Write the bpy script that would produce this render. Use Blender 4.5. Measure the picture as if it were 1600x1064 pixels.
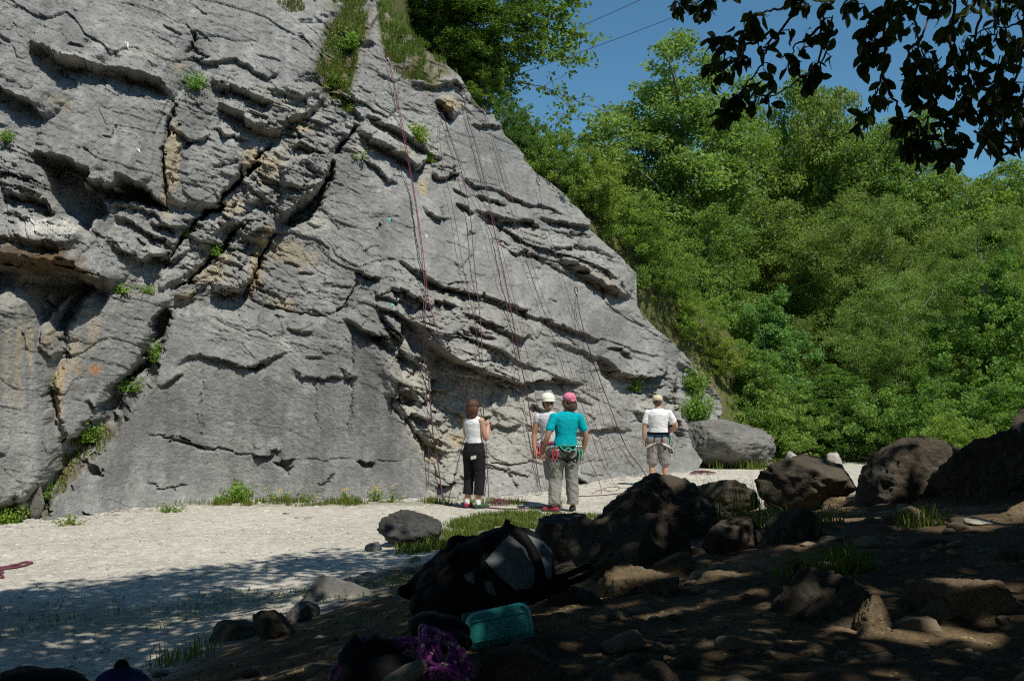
import bpy, bmesh, math, random
import numpy as np
from mathutils import Vector, Matrix
from mathutils.bvhtree import BVHTree

R = math.radians
for _o in list(bpy.data.objects):
    bpy.data.objects.remove(_o)
scene = bpy.context.scene
C = scene.collection

# ------------------------------------------------------------------ camera
FPX = 1715.0
CAM_Z = 1.9
PITCH = math.atan((600 - 532) / FPX)
cam_data = bpy.data.cameras.new('camera')
cam_data.sensor_width = 36.0
cam_data.lens = FPX / 1600 * 36.0
cam_data.clip_start = 0.05
cam_data.clip_end = 6000
cam = bpy.data.objects.new('camera', cam_data)
cam.location = (0, 0, CAM_Z)
cam.rotation_euler = (math.pi / 2 + PITCH, 0, 0)
C.objects.link(cam)
scene.camera = cam

# ------------------------------------------------------------------ sky + sun
SUN_DIR = Vector((0.30, -0.42, 0.86)).normalized()       # towards the sun
SUN_EL = math.asin(SUN_DIR.z)
SUN_ROT = math.atan2(SUN_DIR.x, SUN_DIR.y)
world = bpy.data.worlds.new('World')
scene.world = world
world.use_nodes = True
wn = world.node_tree
bg = wn.nodes['Background']
sky = wn.nodes.new('ShaderNodeTexSky')
sky.sky_type = 'NISHITA'
sky.sun_disc = False
sky.sun_elevation = SUN_EL
sky.sun_rotation = SUN_ROT
sky.altitude = 900
sky.air_density = 1.0
sky.dust_density = 0.15
sky.ozone_density = 2.2
_hs = wn.nodes.new('ShaderNodeMix'); _hs.data_type = 'RGBA'; _hs.blend_type = 'MULTIPLY'; _hs.inputs[0].default_value = 1
_hs.inputs[7].default_value = (.69, 1.09, 1.15, 1)
wn.links.new(sky.outputs[0], _hs.inputs[6]); wn.links.new(_hs.outputs[2], bg.inputs[0])
bg.inputs[1].default_value = 0.084
sun_data = bpy.data.lights.new('sun', 'SUN')
sun_data.energy = 4.7
sun_data.angle = R(0.53)
sun_data.color = (1.0, 0.955, 0.87)
sun = bpy.data.objects.new('sun', sun_data)
sun.rotation_euler = SUN_DIR.to_track_quat('Z', 'Y').to_euler()
sun.location = (10, -20, 40)
C.objects.link(sun)
scene.view_settings.view_transform = 'Standard'
scene.view_settings.look = 'None'
scene.view_settings.exposure = 0.0
scene.view_settings.gamma = 1.0
scene.render.engine = 'CYCLES'
scene.cycles.max_bounces = 6
scene.cycles.transparent_max_bounces = 6
scene.cycles.use_denoising = False
scene.cycles.pixel_filter_type = 'BLACKMAN_HARRIS'
scene.cycles.filter_width = 1.15
scene.cycles.use_adaptive_sampling = False
scene.cycles.sample_clamp_indirect = 3.0

# ------------------------------------------------------------------ helpers
CP, SP = math.cos(PITCH), math.sin(PITCH)

def ray(px, py):
    u = (np.asarray(px, float) - 800) / FPX
    v = (532 - np.asarray(py, float)) / FPX
    return u, CP - v * SP, SP + v * CP          # forward = y

def at(px, py, Y):
    """world point seen at photo pixel (px,py) at distance Y along +y"""
    u, f, w = ray(px, py)
    t = Y / f
    return np.stack([u * t, np.asarray(Y, float) + 0 * t, CAM_Z + w * t], -1)

def proj(P):
    P = np.asarray(P, float)
    x, y, z = P[..., 0], P[..., 1], P[..., 2] - CAM_Z
    f = y * CP + z * SP
    up = -y * SP + z * CP
    f = np.where(np.abs(f) < 1e-6, 1e-6, f)
    return 800 + FPX * x / f, 532 - FPX * up / f, f

def hash2(ix, iy, seed=0):
    n = (ix.astype(np.int64) * 374761393 + iy.astype(np.int64) * 668265263 + seed * 1274126177) & 0x7fffffff
    n = ((n ^ (n >> 13)) * 1274126177) & 0x7fffffff
    n = ((n ^ (n >> 15)) * 1911520717) & 0x7fffffff
    return ((n ^ (n >> 16)) & 0xffffff) / float(0xffffff)

def hash3(ix, iy, iz, seed=0):
    return hash2(ix + iz * 7919, iy + iz * 104729, seed)

def noise2(x, y, seed=0):
    ix, iy = np.floor(x), np.floor(y)
    fx, fy = x - ix, y - iy
    fx = fx * fx * fx * (fx * (fx * 6 - 15) + 10)
    fy = fy * fy * fy * (fy * (fy * 6 - 15) + 10)
    ix = ix.astype(np.int64); iy = iy.astype(np.int64)
    a, b = hash2(ix, iy, seed), hash2(ix + 1, iy, seed)
    c, d = hash2(ix, iy + 1, seed), hash2(ix + 1, iy + 1, seed)
    return (a + (b - a) * fx + (c - a) * fy + (a - b - c + d) * fx * fy) * 2 - 1

def noise3(x, y, z, seed=0):
    iz = np.floor(z); fz = z - iz
    fz = fz * fz * (3 - 2 * fz)
    ix, iy = np.floor(x), np.floor(y)
    fx, fy = x - ix, y - iy
    fx = fx * fx * (3 - 2 * fx); fy = fy * fy * (3 - 2 * fy)
    ix = ix.astype(np.int64); iy = iy.astype(np.int64); iz = iz.astype(np.int64)
    def lay(k):
        a, b = hash3(ix, iy, iz + k, seed), hash3(ix + 1, iy, iz + k, seed)
        c, d = hash3(ix, iy + 1, iz + k, seed), hash3(ix + 1, iy + 1, iz + k, seed)
        return a + (b - a) * fx + (c - a) * fy + (a - b - c + d) * fx * fy
    l0, l1 = lay(0), lay(1)
    return (l0 + (l1 - l0) * fz) * 2 - 1

def fbm2(x, y, oct=4, seed=0, gain=0.5, lac=2.03, ridged=False):
    s, a, tot = 0, 1.0, 0
    for k in range(oct):
        n = noise2(x, y, seed + k * 17)
        if ridged: n = 1 - 2 * np.abs(n)
        s = s + a * n; tot += a
        a *= gain; x = x * lac + 13.7; y = y * lac + 7.1
    return s / tot

def fbm3(x, y, z, oct=4, seed=0, gain=0.5, ridged=False):
    s, a, tot = 0, 1.0, 0
    for k in range(oct):
        n = noise3(x, y, z, seed + k * 17)
        if ridged: n = 1 - 2 * np.abs(n)
        s = s + a * n; tot += a
        a *= gain; x = x * 2.03 + 13.7; y = y * 2.03 + 7.1; z = z * 2.03 + 3.3
    return s / tot

def sstep(a, b, x):
    t = np.clip((x - a) / (b - a), 0, 1)
    return t * t * (3 - 2 * t)

def new_mesh(name, V, F, mat=None, parent=None, smooth=True, attrs=None, loc=None, loop_total=None):
    """V (n,3), F (m,k) -> object"""
    V = np.asarray(V, np.float32); F = np.asarray(F, np.int32)
    me = bpy.data.meshes.new(name)
    me.vertices.add(len(V)); me.vertices.foreach_set('co', V.ravel())
    k = F.shape[1]
    me.loops.add(F.size); me.loops.foreach_set('vertex_index', F.ravel())
    me.polygons.add(len(F))
    me.polygons.foreach_set('loop_start', np.arange(0, F.size, k, dtype=np.int32))
    try: me.polygons.foreach_set('loop_total', np.full(len(F), k, np.int32))
    except Exception: pass
    me.polygons.foreach_set('use_smooth', np.full(len(F), bool(smooth)))
    me.update(calc_edges=True)
    if attrs:
        for nm, arr in attrs.items():
            arr = np.asarray(arr, np.float32)
            if arr.ndim == 2:
                a = me.attributes.new(nm, 'FLOAT_COLOR', 'POINT')
                if arr.shape[1] == 3: arr = np.concatenate([arr, np.ones((len(arr), 1), np.float32)], 1)
                a.data.foreach_set('color', arr.ravel())
            else:
                a = me.attributes.new(nm, 'FLOAT', 'POINT')
                a.data.foreach_set('value', arr.ravel())
    if mat: me.materials.append(mat)
    o = bpy.data.objects.new(name, me)
    C.objects.link(o)
    if parent: o.parent = parent
    if loc is not None: o.location = loc
    return o

def bm_obj(name, bm, mat, parent=None, smooth=True, loc=None):
    me = bpy.data.meshes.new(name)
    bm.to_mesh(me); bm.free()
    for p in me.polygons: p.use_smooth = smooth
    me.materials.append(mat)
    o = bpy.data.objects.new(name, me); C.objects.link(o)
    if parent: o.parent = parent
    if loc is not None: o.location = loc
    return o

def tag(o, label=None, cat=None, group=None, kind=None):
    if label: o['label'] = label
    if cat: o['category'] = cat
    if group: o['group'] = group
    if kind: o['kind'] = kind
    return o

def empty(name, loc, rz=0, scale=1.0):
    o = bpy.data.objects.new(name, None); C.objects.link(o)
    o.location = loc; o.rotation_euler = (0, 0, rz); o.scale = (scale,) * 3
    return o

def grid_faces(nr, nc):
    i = np.arange(nr - 1)[:, None] * nc + np.arange(nc - 1)[None]
    i = i.ravel()
    return np.stack([i, i + nc, i + nc + 1, i + 1], 1)

def tube(pts, rad, n=6, caps=True):
    """swept tube -> V,F(tri/quads as quads)"""
    P = np.asarray(pts, float); m = len(P)
    rad = np.broadcast_to(np.asarray(rad, float), (m,))
    T = np.gradient(P, axis=0)
    T /= np.linalg.norm(T, axis=1)[:, None] + 1e-9
    up = np.array([0.0, 0, 1]) if abs(T[0][2]) < 0.9 else np.array([1.0, 0, 0])
    N = np.zeros_like(P)
    n0 = np.cross(T[0], up); n0 /= np.linalg.norm(n0)
    for i in range(m):
        n0 = n0 - T[i] * np.dot(n0, T[i]); n0 /= np.linalg.norm(n0) + 1e-9
        N[i] = n0
    B = np.cross(T, N)
    a = np.linspace(0, 2 * math.pi, n, endpoint=False)
    V = P[:, None] + rad[:, None, None] * (np.cos(a)[None, :, None] * N[:, None] + np.sin(a)[None, :, None] * B[:, None])
    V = V.reshape(-1, 3)
    i = np.arange(m - 1)[:, None] * n; j = np.arange(n)[None]; jn = (j + 1) % n
    F = np.stack([(i + j).ravel(), (i + jn).ravel(), (i + n + jn).ravel(), (i + n + j).ravel()], 1)
    if caps:
        V = np.concatenate([V, P[:1], P[-1:]])
        c0, c1 = m * n, m * n + 1
        j = np.arange(n); jn = (j + 1) % n
        F = np.concatenate([F, np.stack([j * 0 + c0, jn, j, j * 0 + c0], 1)[:, [0, 1, 2, 2]],
                            np.stack([j * 0 + c1, (m - 1) * n + j, (m - 1) * n + jn], 1)[:, [0, 1, 2, 2]]])
    return V, F

class MB:
    """collects tubes and quads into one mesh (degenerate quads become triangles)"""
    def __init__(s): s.V = []; s.F = []; s.n = 0
    def add(s, V, F):
        V = np.asarray(V, float); F = np.asarray(F)
        if F.shape[1] == 3: F = np.concatenate([F, F[:, 2:3]], 1)
        s.V.append(V); s.F.append(F + s.n); s.n += len(V); return s
    def tube(s, pts, rad, n=6, caps=True): return s.add(*tube(pts, rad, n, caps))
    def build(s, name, mat, parent=None, smooth=True, loc=None):
        V = np.concatenate(s.V); F = np.concatenate(s.F)
        if loc is not None: V = V - np.asarray(loc)
        bm_ = bpy.data.meshes.new(name)
        faces = [tuple(dict.fromkeys(f)) for f in F.tolist()]
        bm_.from_pydata(V.tolist(), [], [f for f in faces if len(f) > 2])
        bm_.polygons.foreach_set('use_smooth', np.full(len(bm_.polygons), bool(smooth)))
        bm_.materials.append(mat)
        o = bpy.data.objects.new(name, bm_); C.objects.link(o)
        if parent: o.parent = parent
        if loc is not None and parent is None: o.location = loc
        return o

def smooth_path(pts, n=8):
    P = [Vector(p) for p in pts]
    out = []
    for i in range(len(P) - 1):
        p0 = P[max(i - 1, 0)]; p1 = P[i]; p2 = P[i + 1]; p3 = P[min(i + 2, len(P) - 1)]
        for k in range(n):
            t = k / n
            out.append(0.5 * ((2 * p1) + (p2 - p0) * t + (2 * p0 - 5 * p1 + 4 * p2 - p3) * t * t + (3 * p1 - p0 - 3 * p2 + p3) * t ** 3))
    out.append(P[-1])
    return [tuple(v) for v in out]

# ------------------------------------------------------------------ materials
def mat_new(name):
    m = bpy.data.materials.new(name); m.use_nodes = True
    nt = m.node_tree
    return m, nt, nt.nodes, nt.links, nt.nodes['Principled BSDF']

def simple_mat(name, col, rough=0.8, var=0.15, scale=30.0, bump=0.0, bscale=60.0, spec=0.3):
    m, nt, N, L, p = mat_new(name)
    tc = N.new('ShaderNodeTexCoord')
    nz = N.new('ShaderNodeTexNoise'); nz.inputs['Scale'].default_value = scale; nz.inputs['Detail'].default_value = 4
    L.new(tc.outputs['Object'], nz.inputs['Vector'])
    mr = N.new('ShaderNodeMapRange'); mr.inputs[3].default_value = 1 - var; mr.inputs[4].default_value = 1 + var
    mr.inputs[1].default_value = 0.3; mr.inputs[2].default_value = 0.7
    L.new(nz.outputs['Fac'], mr.inputs[0])
    mx = N.new('ShaderNodeMix'); mx.data_type = 'RGBA'; mx.blend_type = 'MULTIPLY'; mx.inputs[0].default_value = 1
    mx.inputs[6].default_value = (*col, 1)
    L.new(mr.outputs[0], mx.inputs[7])
    L.new(mx.outputs[2], p.inputs['Base Color'])
    p.inputs['Roughness'].default_value = rough
    p.inputs['Specular IOR Level'].default_value = spec
    if bump:
        n2 = N.new('ShaderNodeTexNoise'); n2.inputs['Scale'].default_value = bscale; n2.inputs['Detail'].default_value = 5
        L.new(tc.outputs['Object'], n2.inputs['Vector'])
        b = N.new('ShaderNodeBump'); b.inputs['Strength'].default_value = bump; b.inputs['Distance'].default_value = 0.01
        L.new(n2.outputs['Fac'], b.inputs['Height']); L.new(b.outputs[0], p.inputs['Normal'])
    return m

def rock_mat(name, tint=(1, 1, 1), base=None, bump=0.8, scale=1.0, vor=0.03):
    """limestone: colour from attribute 'col' when base is None"""
    m, nt, N, L, p = mat_new(name)
    tc = N.new('ShaderNodeTexCoord')
    def noise(sc, det=6, rough=0.6):
        n = N.new('ShaderNodeTexNoise'); n.inputs['Scale'].default_value = sc * scale
        n.inputs['Detail'].default_value = det; n.inputs['Roughness'].default_value = rough
        L.new(tc.outputs['Object'], n.inputs['Vector']); return n
    if base is None:
        a = N.new('ShaderNodeAttribute'); a.attribute_name = 'col'; src = a.outputs['Color']
    else:
        n0 = noise(1.7)
        cr = N.new('ShaderNodeValToRGB')
        e = cr.color_ramp.elements
        e[0].position = 0.32; e[0].color = (*[c * 0.72 for c in base], 1)
        e[1].position = 0.68; e[1].color = (*[min(1, c * 1.28) for c in base], 1)
        L.new(n0.outputs['Fac'], cr.inputs[0]); src = cr.outputs[0]
    n1 = noise(9, 8, 0.7)
    mr = N.new('ShaderNodeMapRange'); mr.inputs[1].default_value = 0.3; mr.inputs[2].default_value = 0.7
    mr.inputs[3].default_value = 0.74; mr.inputs[4].default_value = 1.26
    L.new(n1.outputs['Fac'], mr.inputs[0])
    n2 = noise(55, 5, 0.75)
    mr2 = N.new('ShaderNodeMapRange'); mr2.inputs[1].default_value = 0.3; mr2.inputs[2].default_value = 0.7
    mr2.inputs[3].default_value = 0.82; mr2.inputs[4].default_value = 1.18
    L.new(n2.outputs['Fac'], mr2.inputs[0])
    mm = N.new('ShaderNodeMath'); mm.operation = 'MULTIPLY'
    L.new(mr.outputs[0], mm.inputs[0]); L.new(mr2.outputs[0], mm.inputs[1])
    mx = N.new('ShaderNodeMix'); mx.data_type = 'RGBA'; mx.blend_type = 'MULTIPLY'; mx.inputs[0].default_value = 1
    L.new(src, mx.inputs[6]); L.new(mm.outputs[0], mx.inputs[7])
    L.new(mx.outputs[2], p.inputs['Base Color'])
    p.inputs['Roughness'].default_value = 0.9
    p.inputs['Specular IOR Level'].default_value = 0.15
    vo = N.new('ShaderNodeTexVoronoi'); vo.feature = 'DISTANCE_TO_EDGE'; vo.inputs['Scale'].default_value = 5 * scale
    mp = N.new('ShaderNodeMapping'); mp.inputs['Scale'].default_value = (0.6, 0.6, 2.2); mp.inputs['Rotation'].default_value = (0, R(20), 0)
    nw = noise(3, 3); 
    va = N.new('ShaderNodeVectorMath'); va.operation = 'MULTIPLY_ADD'; va.inputs[1].default_value = (.5, .5, .5)
    L.new(nw.outputs['Color'], va.inputs[0]); L.new(tc.outputs['Object'], va.inputs[2])
    L.new(va.outputs[0], mp.inputs[0]); L.new(mp.outputs[0], vo.inputs['Vector'])
    cl = N.new('ShaderNodeMapRange'); cl.inputs[1].default_value = 0; cl.inputs[2].default_value = 0.05
    L.new(vo.outputs['Distance'], cl.inputs[0])
    nm = N.new('ShaderNodeMath'); nm.operation = 'MULTIPLY'; nm.inputs[1].default_value = vor
    L.new(cl.outputs[0], nm.inputs[0])
    ad = N.new('ShaderNodeMath'); ad.operation = 'ADD'
    n3 = noise(20, 10, 0.74)
    L.new(nm.outputs[0], ad.inputs[0]); L.new(n3.outputs['Fac'], ad.inputs[1])
    b = N.new('ShaderNodeBump'); b.inputs['Strength'].default_value = bump; b.inputs['Distance'].default_value = 0.075 / scale
    L.new(ad.outputs[0], b.inputs['Height']); L.new(b.outputs[0], p.inputs['Normal'])
    return m

def leaf_mat(name, c1, c2, trans=0.4, rough=0.45, spec=0.35):
    """leaf colour varies leaf by leaf through attribute 'v' (0..1)"""
    m, nt, N, L, p = mat_new(name)
    a = N.new('ShaderNodeAttribute'); a.attribute_name = 'v'
    oi = N.new('ShaderNodeObjectInfo')
    cr = N.new('ShaderNodeMix'); cr.data_type = 'RGBA'
    cr.inputs[6].default_value = (*c1, 1); cr.inputs[7].default_value = (*c2, 1)
    L.new(a.outputs['Fac'], cr.inputs[0])
    mx = N.new('ShaderNodeMix'); mx.data_type = 'RGBA'; mx.blend_type = 'MULTIPLY'; mx.inputs[0].default_value = 1
    L.new(cr.outputs[2], mx.inputs[6]); L.new(oi.outputs['Color'], mx.inputs[7])
    L.new(mx.outputs[2], p.inputs['Base Color'])
    p.inputs['Roughness'].default_value = rough
    p.inputs['Specular IOR Level'].default_value = spec
    t = N.new('ShaderNodeBsdfTranslucent')
    m2 = N.new('ShaderNodeMix'); m2.data_type = 'RGBA'; m2.blend_type = 'MULTIPLY'; m2.inputs[0].default_value = 1
    m2.inputs[7].default_value = (1.25, 1.15, 0.45, 1)
    L.new(mx.outputs[2], m2.inputs[6]); L.new(m2.outputs[2], t.inputs['Color'])
    ms = N.new('ShaderNodeMixShader'); ms.inputs[0].default_value = trans
    L.new(p.outputs[0], ms.inputs[1]); L.new(t.outputs[0], ms.inputs[2])
    L.new(ms.outputs[0], N['Material Output'].inputs['Surface'])
    return m
# ================================================================== terrain height
TC = np.array([
 # gravel flat
 (-14,5,0),(-14,15,0),(-9,7,0),(-7,7,0),(-5,6.6,0),(-3.6,6.9,0),(-7,12,0),(-4,8.2,0),(-4,12,0),(-2.9,9.4,0),(-1.9,11,0),(-1.6,13,0),(-1,15,0),
 (0.2,14,0.0),(1.2,17,0),(3,20,0),(6,24,0),(9,24,0),(-8,18,0),(0,22,0),(12,30,0),(0,34,0),(-16,25,0),(20,40,0),(5,20,0),
 # bank
 (-2.6,6.9,.05),(-2.0,7.9,.12),(-1.4,8.6,.2),(-1.0,10,.2),(-0.4,11.5,.15),(0.5,13,.05),(1.8,15,.05),
 (-5,3.4,.45),(-3.2,3.4,.62),(-1.5,3.5,.72),(-2.2,5,.33),(-1.1,6,.5),(-.6,4.6,.85),(0,4.2,.98),(0,6,.72),(0,8,.48),(0.2,10,.28),
 (1,5,1.05),(1,8,.75),(1.2,10.5,.45),(2,6,1.08),(2,10,.72),(3,6,1.12),(3,8,1.05),(4,8,1.15),(3,11,.72),(4.5,11,.95),(3.5,14,.3),
 (5,15,.35),(6,12,1.0),(8,10,1.6),(0,0,1.0),(3,0,1.2),(-3,0,.7),(-7,0,.4),(8,0,1.8),(7,6,1.5),(12,8,2.2),(14,18,1.4),(9,18,.5),(0,-6,1.2),(-10,-6,.5),(14,-6,2.2),
 (0,2.5,.98),(2,3,1.02),(-1.5,2,.8)], float)
def _rbf_fit(P, z):
    D = np.sqrt(((P[:, None] - P[None]) ** 2).sum(-1) + 0.05)
    n = len(P)
    A = np.zeros((n + 1, n + 1)); A[:n, :n] = D; A[:n, n] = 1; A[n, :n] = 1
    return np.linalg.solve(A + np.diag([0.02] * n + [0]), np.append(z, 0))
_TW = _rbf_fit(TC[:, :2], TC[:, 2])
def gz(x, y, detail=True):
    x = np.asarray(x, float); y = np.asarray(y, float)
    xs = np.clip(x, -16, 20); ys = np.clip(y, -7, 34)
    out = np.full(xs.shape, _TW[-1])
    for (cx, cy, _), w in zip(TC, _TW[:-1]):
        out = out + w * np.sqrt((xs - cx) ** 2 + (ys - cy) ** 2 + 0.05)
    out = np.clip(out, -0.05, 3)
    bank = sstep(0.05, 0.35, out)
    out = out * sstep(-0.02, 0.12, out)
    far = np.hypot(x, y)
    out = out + sstep(36, 90, far) * (far - 36) * 0.10
    if detail:
        out = out + 0.012 * fbm2(x * 1.3, y * 1.3, 3, 5) + bank * 0.07 * fbm2(x * 1.1, y * 1.1, 4, 9) + bank * 0.02 * fbm2(x * 7, y * 7, 3, 19)
        out = out + 0.004 * noise2(x * 11, y * 11, 3) * sstep(30, 10, far)
    return out
def gzf(x, y): return float(gz(np.array([x]), np.array([y]))[0])

# ================================================================== cliff
# depth of the undisturbed rock surface at photo directions
BD = np.array([(-450,900,15.5),(-450,400,16),(-450,-260,18.5),(0,815,15.3),(100,812,16),(0,400,15.9),(0,0,17.2),(200,-260,20.5),(-100,620,15.2),
  (250,792,17.4),(400,785,18.15),(550,785,18.2),(700,785,18.4),(850,768,19.6),(950,745,22),(1040,738,23.6),(1130,690,25.7),(1075,860,22.5),(800,860,18),(400,860,17.4),
  (300,0,19.5),(300,400,18.5),(150,600,17.0),(500,600,18.8),(330,600,18.35),(520,350,19.7),(570,0,22.2),(605,90,21.6),(720,130,23.0),(850,270,24.2),(700,400,20.2),(700,600,19.0),
  (850,500,21.2),(960,400,25),(1000,500,25.2),(950,620,22.8),(1100,600,26.5),(560,-200,24.5),(640,200,21.3)], float)
_BP = BD[:, :2] / 300.0
_BW = _rbf_fit(_BP, BD[:, 2])
def ybase(px, py):
    x = np.asarray(px, float) / 300; y = np.asarray(py, float) / 300
    out = np.full(np.broadcast(x, y).shape, _BW[-1])
    for (cx, cy), w in zip(_BP, _BW[:-1]):
        out = out + w * np.sqrt((x - cx) ** 2 + (y - cy) ** 2 + 0.05)
    return out

EDGE = np.array([(-260,560),(-60,575),(0,590),(40,622),(75,668),(100,700),(112,714),(130,722),(165,745),(178,776),(205,792),(225,803),(260,832),(275,848),(300,882),(330,908),(360,926),
  (385,950),(405,975),(428,994),(455,992),(495,998),(512,1020),(535,1050),(560,1072),(590,1096),(605,1120),(640,1136),(672,1133),(700,1110),(740,1085),(900,1070)], float)

rows = np.concatenate([np.linspace(-260, -12, 50, endpoint=False), np.arange(-12, 835, 1.45), np.linspace(838, 900, 12)])
nc0, nc1, nce = 46, 760, 14
edge = np.interp(rows, EDGE[:, 0], EDGE[:, 1])
edge = edge + 8 * fbm2(rows / 26, rows * 0, 4, 77) + 3 * (hash2(np.floor(rows / 9).astype(np.int64), np.zeros(len(rows), np.int64), 3) - .5)
cu = np.concatenate([np.linspace(0, 1, nc0, endpoint=False) * 0 - 1, np.zeros(nc1)])
PX = np.zeros((len(rows), nc0 + nc1)); PY = np.repeat(rows[:, None], nc0 + nc1, 1)
PX[:, :nc0] = np.linspace(-450, -16, nc0, endpoint=False)[None]
PX[:, nc0:] = -16 + (edge[:, None] + 16) * np.linspace(0, 1, nc1)[None]

def worley(u, v, su, sv, seed):
    x, y = u / su, v / sv
    ix, iy = np.floor(x).astype(np.int64), np.floor(y).astype(np.int64)
    b1 = np.full(x.shape, 9.); b2 = np.full(x.shape, 9.)
    cid = np.zeros(x.shape); cx = np.zeros(x.shape); cy = np.zeros(x.shape); c2 = np.zeros(x.shape)
    for dx in (-1, 0, 1):
        for dy in (-1, 0, 1):
            jx, jy = ix + dx, iy + dy
            h1, h2, h3, h4 = (hash2(jx, jy, seed + q) for q in range(4))
            px, py = jx + .15 + .7 * h1, jy + .15 + .7 * h2
            d = np.maximum(np.abs(x - px) , np.abs(y - py)) * .5 + .5 * np.hypot(x - px, y - py)
            k = d < b1
            b2 = np.where(k, b1, np.minimum(b2, d))
            b1 = np.where(k, d, b1)
            cid = np.where(k, h3, cid); c2 = np.where(k, h4, c2); cx = np.where(k, x - px, cx); cy = np.where(k, y - py, cy)
    return b1, b2, cid, c2, cx, cy

# domain warp so drawn edges break up like rock
WX = PX + 4.5 * fbm2(PX / 60, PY / 60, 3, 101)
WY = PY + 4.5 * fbm2(PX / 60, PY / 60, 3, 202)
for _s, _a, _sd in [(34, 6.5, 901), (15, 3.6, 905), (7, 1.6, 909)]:       # blocky jitter: fracture-like, angular edges
    _r = worley(PX + .35 * PY, PY - .3 * PX, _s, _s * .8, _sd)
    WX = WX + _a * (_r[2] - .5); WY = WY + _a * (_r[3] - .5)

def poly_sd(X, Y, pts, closed=False):
    """unsigned distance + side + parameter along"""
    best = np.full(X.shape, 1e9); side = np.zeros(X.shape); par = np.zeros(X.shape)
    n = len(pts); L = 0; segs = []
    m = n if closed else n - 1
    for i in range(m):
        a = np.array(pts[i], float); b = np.array(pts[(i + 1) % n], float)
        l = np.hypot(*(b - a)); segs.append((a, b, L, l)); L += l
    for a, b, s0, l in segs:
        d = b - a
        t = ((X - a[0]) * d[0] + (Y - a[1]) * d[1]) / (l * l)
        tc = np.clip(t, 0, 1)
        dx = X - a[0] - tc * d[0]; dy = Y - a[1] - tc * d[1]
        r = np.hypot(dx, dy)
        cr = d[0] * (Y - a[1]) - d[1] * (X - a[0])
        k = r < best
        best = np.where(k, r, best); side = np.where(k, np.sign(cr), side); par = np.where(k, (s0 + tc * l) / L, par)
    return best, side, par

def inside(X, Y, pts):
    c = np.zeros(X.shape, bool); n = len(pts)
    for i in range(n):
        x0, y0 = pts[i]; x1, y1 = pts[(i + 1) % n]
        if y0 == y1: continue
        k = ((y0 > Y) != (y1 > Y)) & (X < (x1 - x0) * (Y - y0) / (y1 - y0) + x0)
        c ^= k
    return c

def window(pts, pad):
    p = np.array(pts, float)
    m = (WX > p[:, 0].min() - pad) & (WX < p[:, 0].max() + pad) & (WY > p[:, 1].min() - pad) & (WY < p[:, 1].max() + pad)
    r = np.where(m.any(1))[0]; c = np.where(m.any(0))[0]
    if not len(r): return None
    return slice(r[0], r[-1] + 1), slice(c[0], c[-1] + 1)

D = np.zeros(PX.shape)
RUST_SHADE = np.zeros(PX.shape)  # iron stain plus painted shade under the ledge lips

def ledge(pts, depth, decay=30, wb=3, rec=0.0, recw=25, rust_shade=0.0):
    """rock proud above the line (left of its direction in the picture = above when drawn left to right), falling away below"""
    w = window(pts, decay * 2.6 + recw)
    if w is None: return
    X, Y = WX[w], WY[w]
    d, s, t = poly_sd(X, Y, pts)
    end = np.clip(np.minimum(t, 1 - t) * 5, 0, 1) ** 0.6
    # fade where the nearest point is an end point
    a, b = np.array(pts[0]), np.array(pts[-1])
    da, db = np.hypot(X - a[0], Y - a[1]), np.hypot(X - b[0], Y - b[1])
    amp = end * (0.75 + 0.5 * fbm2(X / 35, Y / 35, 2, int(abs(pts[0][0]) + depth * 100)))
    up = s < 0
    h = np.where(up, np.clip(1 - d / (decay * 2.0), 0, 1) ** 1.6, np.clip(1 - d / wb, 0, 1)) * depth * 1.3
    h = h - np.where(up, 0, 1.25 * rec * np.clip(d / wb, 0, 1) * np.exp(-(d / recw) ** 2))
    D[w] += h * amp
    if rust_shade: RUST_SHADE[w] = np.maximum(RUST_SHADE[w], rust_shade * (~up) * np.clip(1.3 - d / (wb * 1.3 + 3), 0, 1) * (end > 0.2))

def crack(pts, depth, width=3.0):
    w = window(pts, width * 4)
    if w is None: return
    X, Y = WX[w], WY[w]
    d, s, t = poly_sd(X, Y, pts)
    end = np.clip(np.minimum(t, 1 - t) * 6, 0, 1) ** 0.7
    ww = width * .82 * (0.6 + 0.6 * np.abs(noise2(X / 23, Y / 23, 7)))
    D[w] -= depth * end * np.exp(-(d / ww) ** 2)

def plate(pts, h, soft=4.0, tilt=(0, 0), dome=0.0):
    """raised (or sunk) area with a steep rim; tilt = extra metres per 100 px in x,y"""
    w = window(pts, soft * 2)
    if w is None: return
    X, Y = WX[w], WY[w]
    d, s, t = poly_sd(X, Y, pts, True)
    ins = inside(X, Y, pts)
    sd = np.where(ins, d, -d)
    c = np.array(pts, float).mean(0)
    m = sstep(-soft * 0.5, soft, sd)
    hh = h + tilt[0] * (X - c[0]) / 100 + tilt[1] * (Y - c[1]) / 100 + dome * (1 - np.exp(-np.maximum(sd, 0) / 18))
    D[w] += hh * m

def mask_poly(pts, soft=15):
    w = window(pts, soft * 2)
    M = np.zeros(PX.shape)
    if w is None: return M
    X, Y = WX[w], WY[w]
    d, s, t = poly_sd(X, Y, pts, True)
    M[w] = sstep(-soft, soft, np.where(inside(X, Y, pts), d, -d))
    return M

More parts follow.
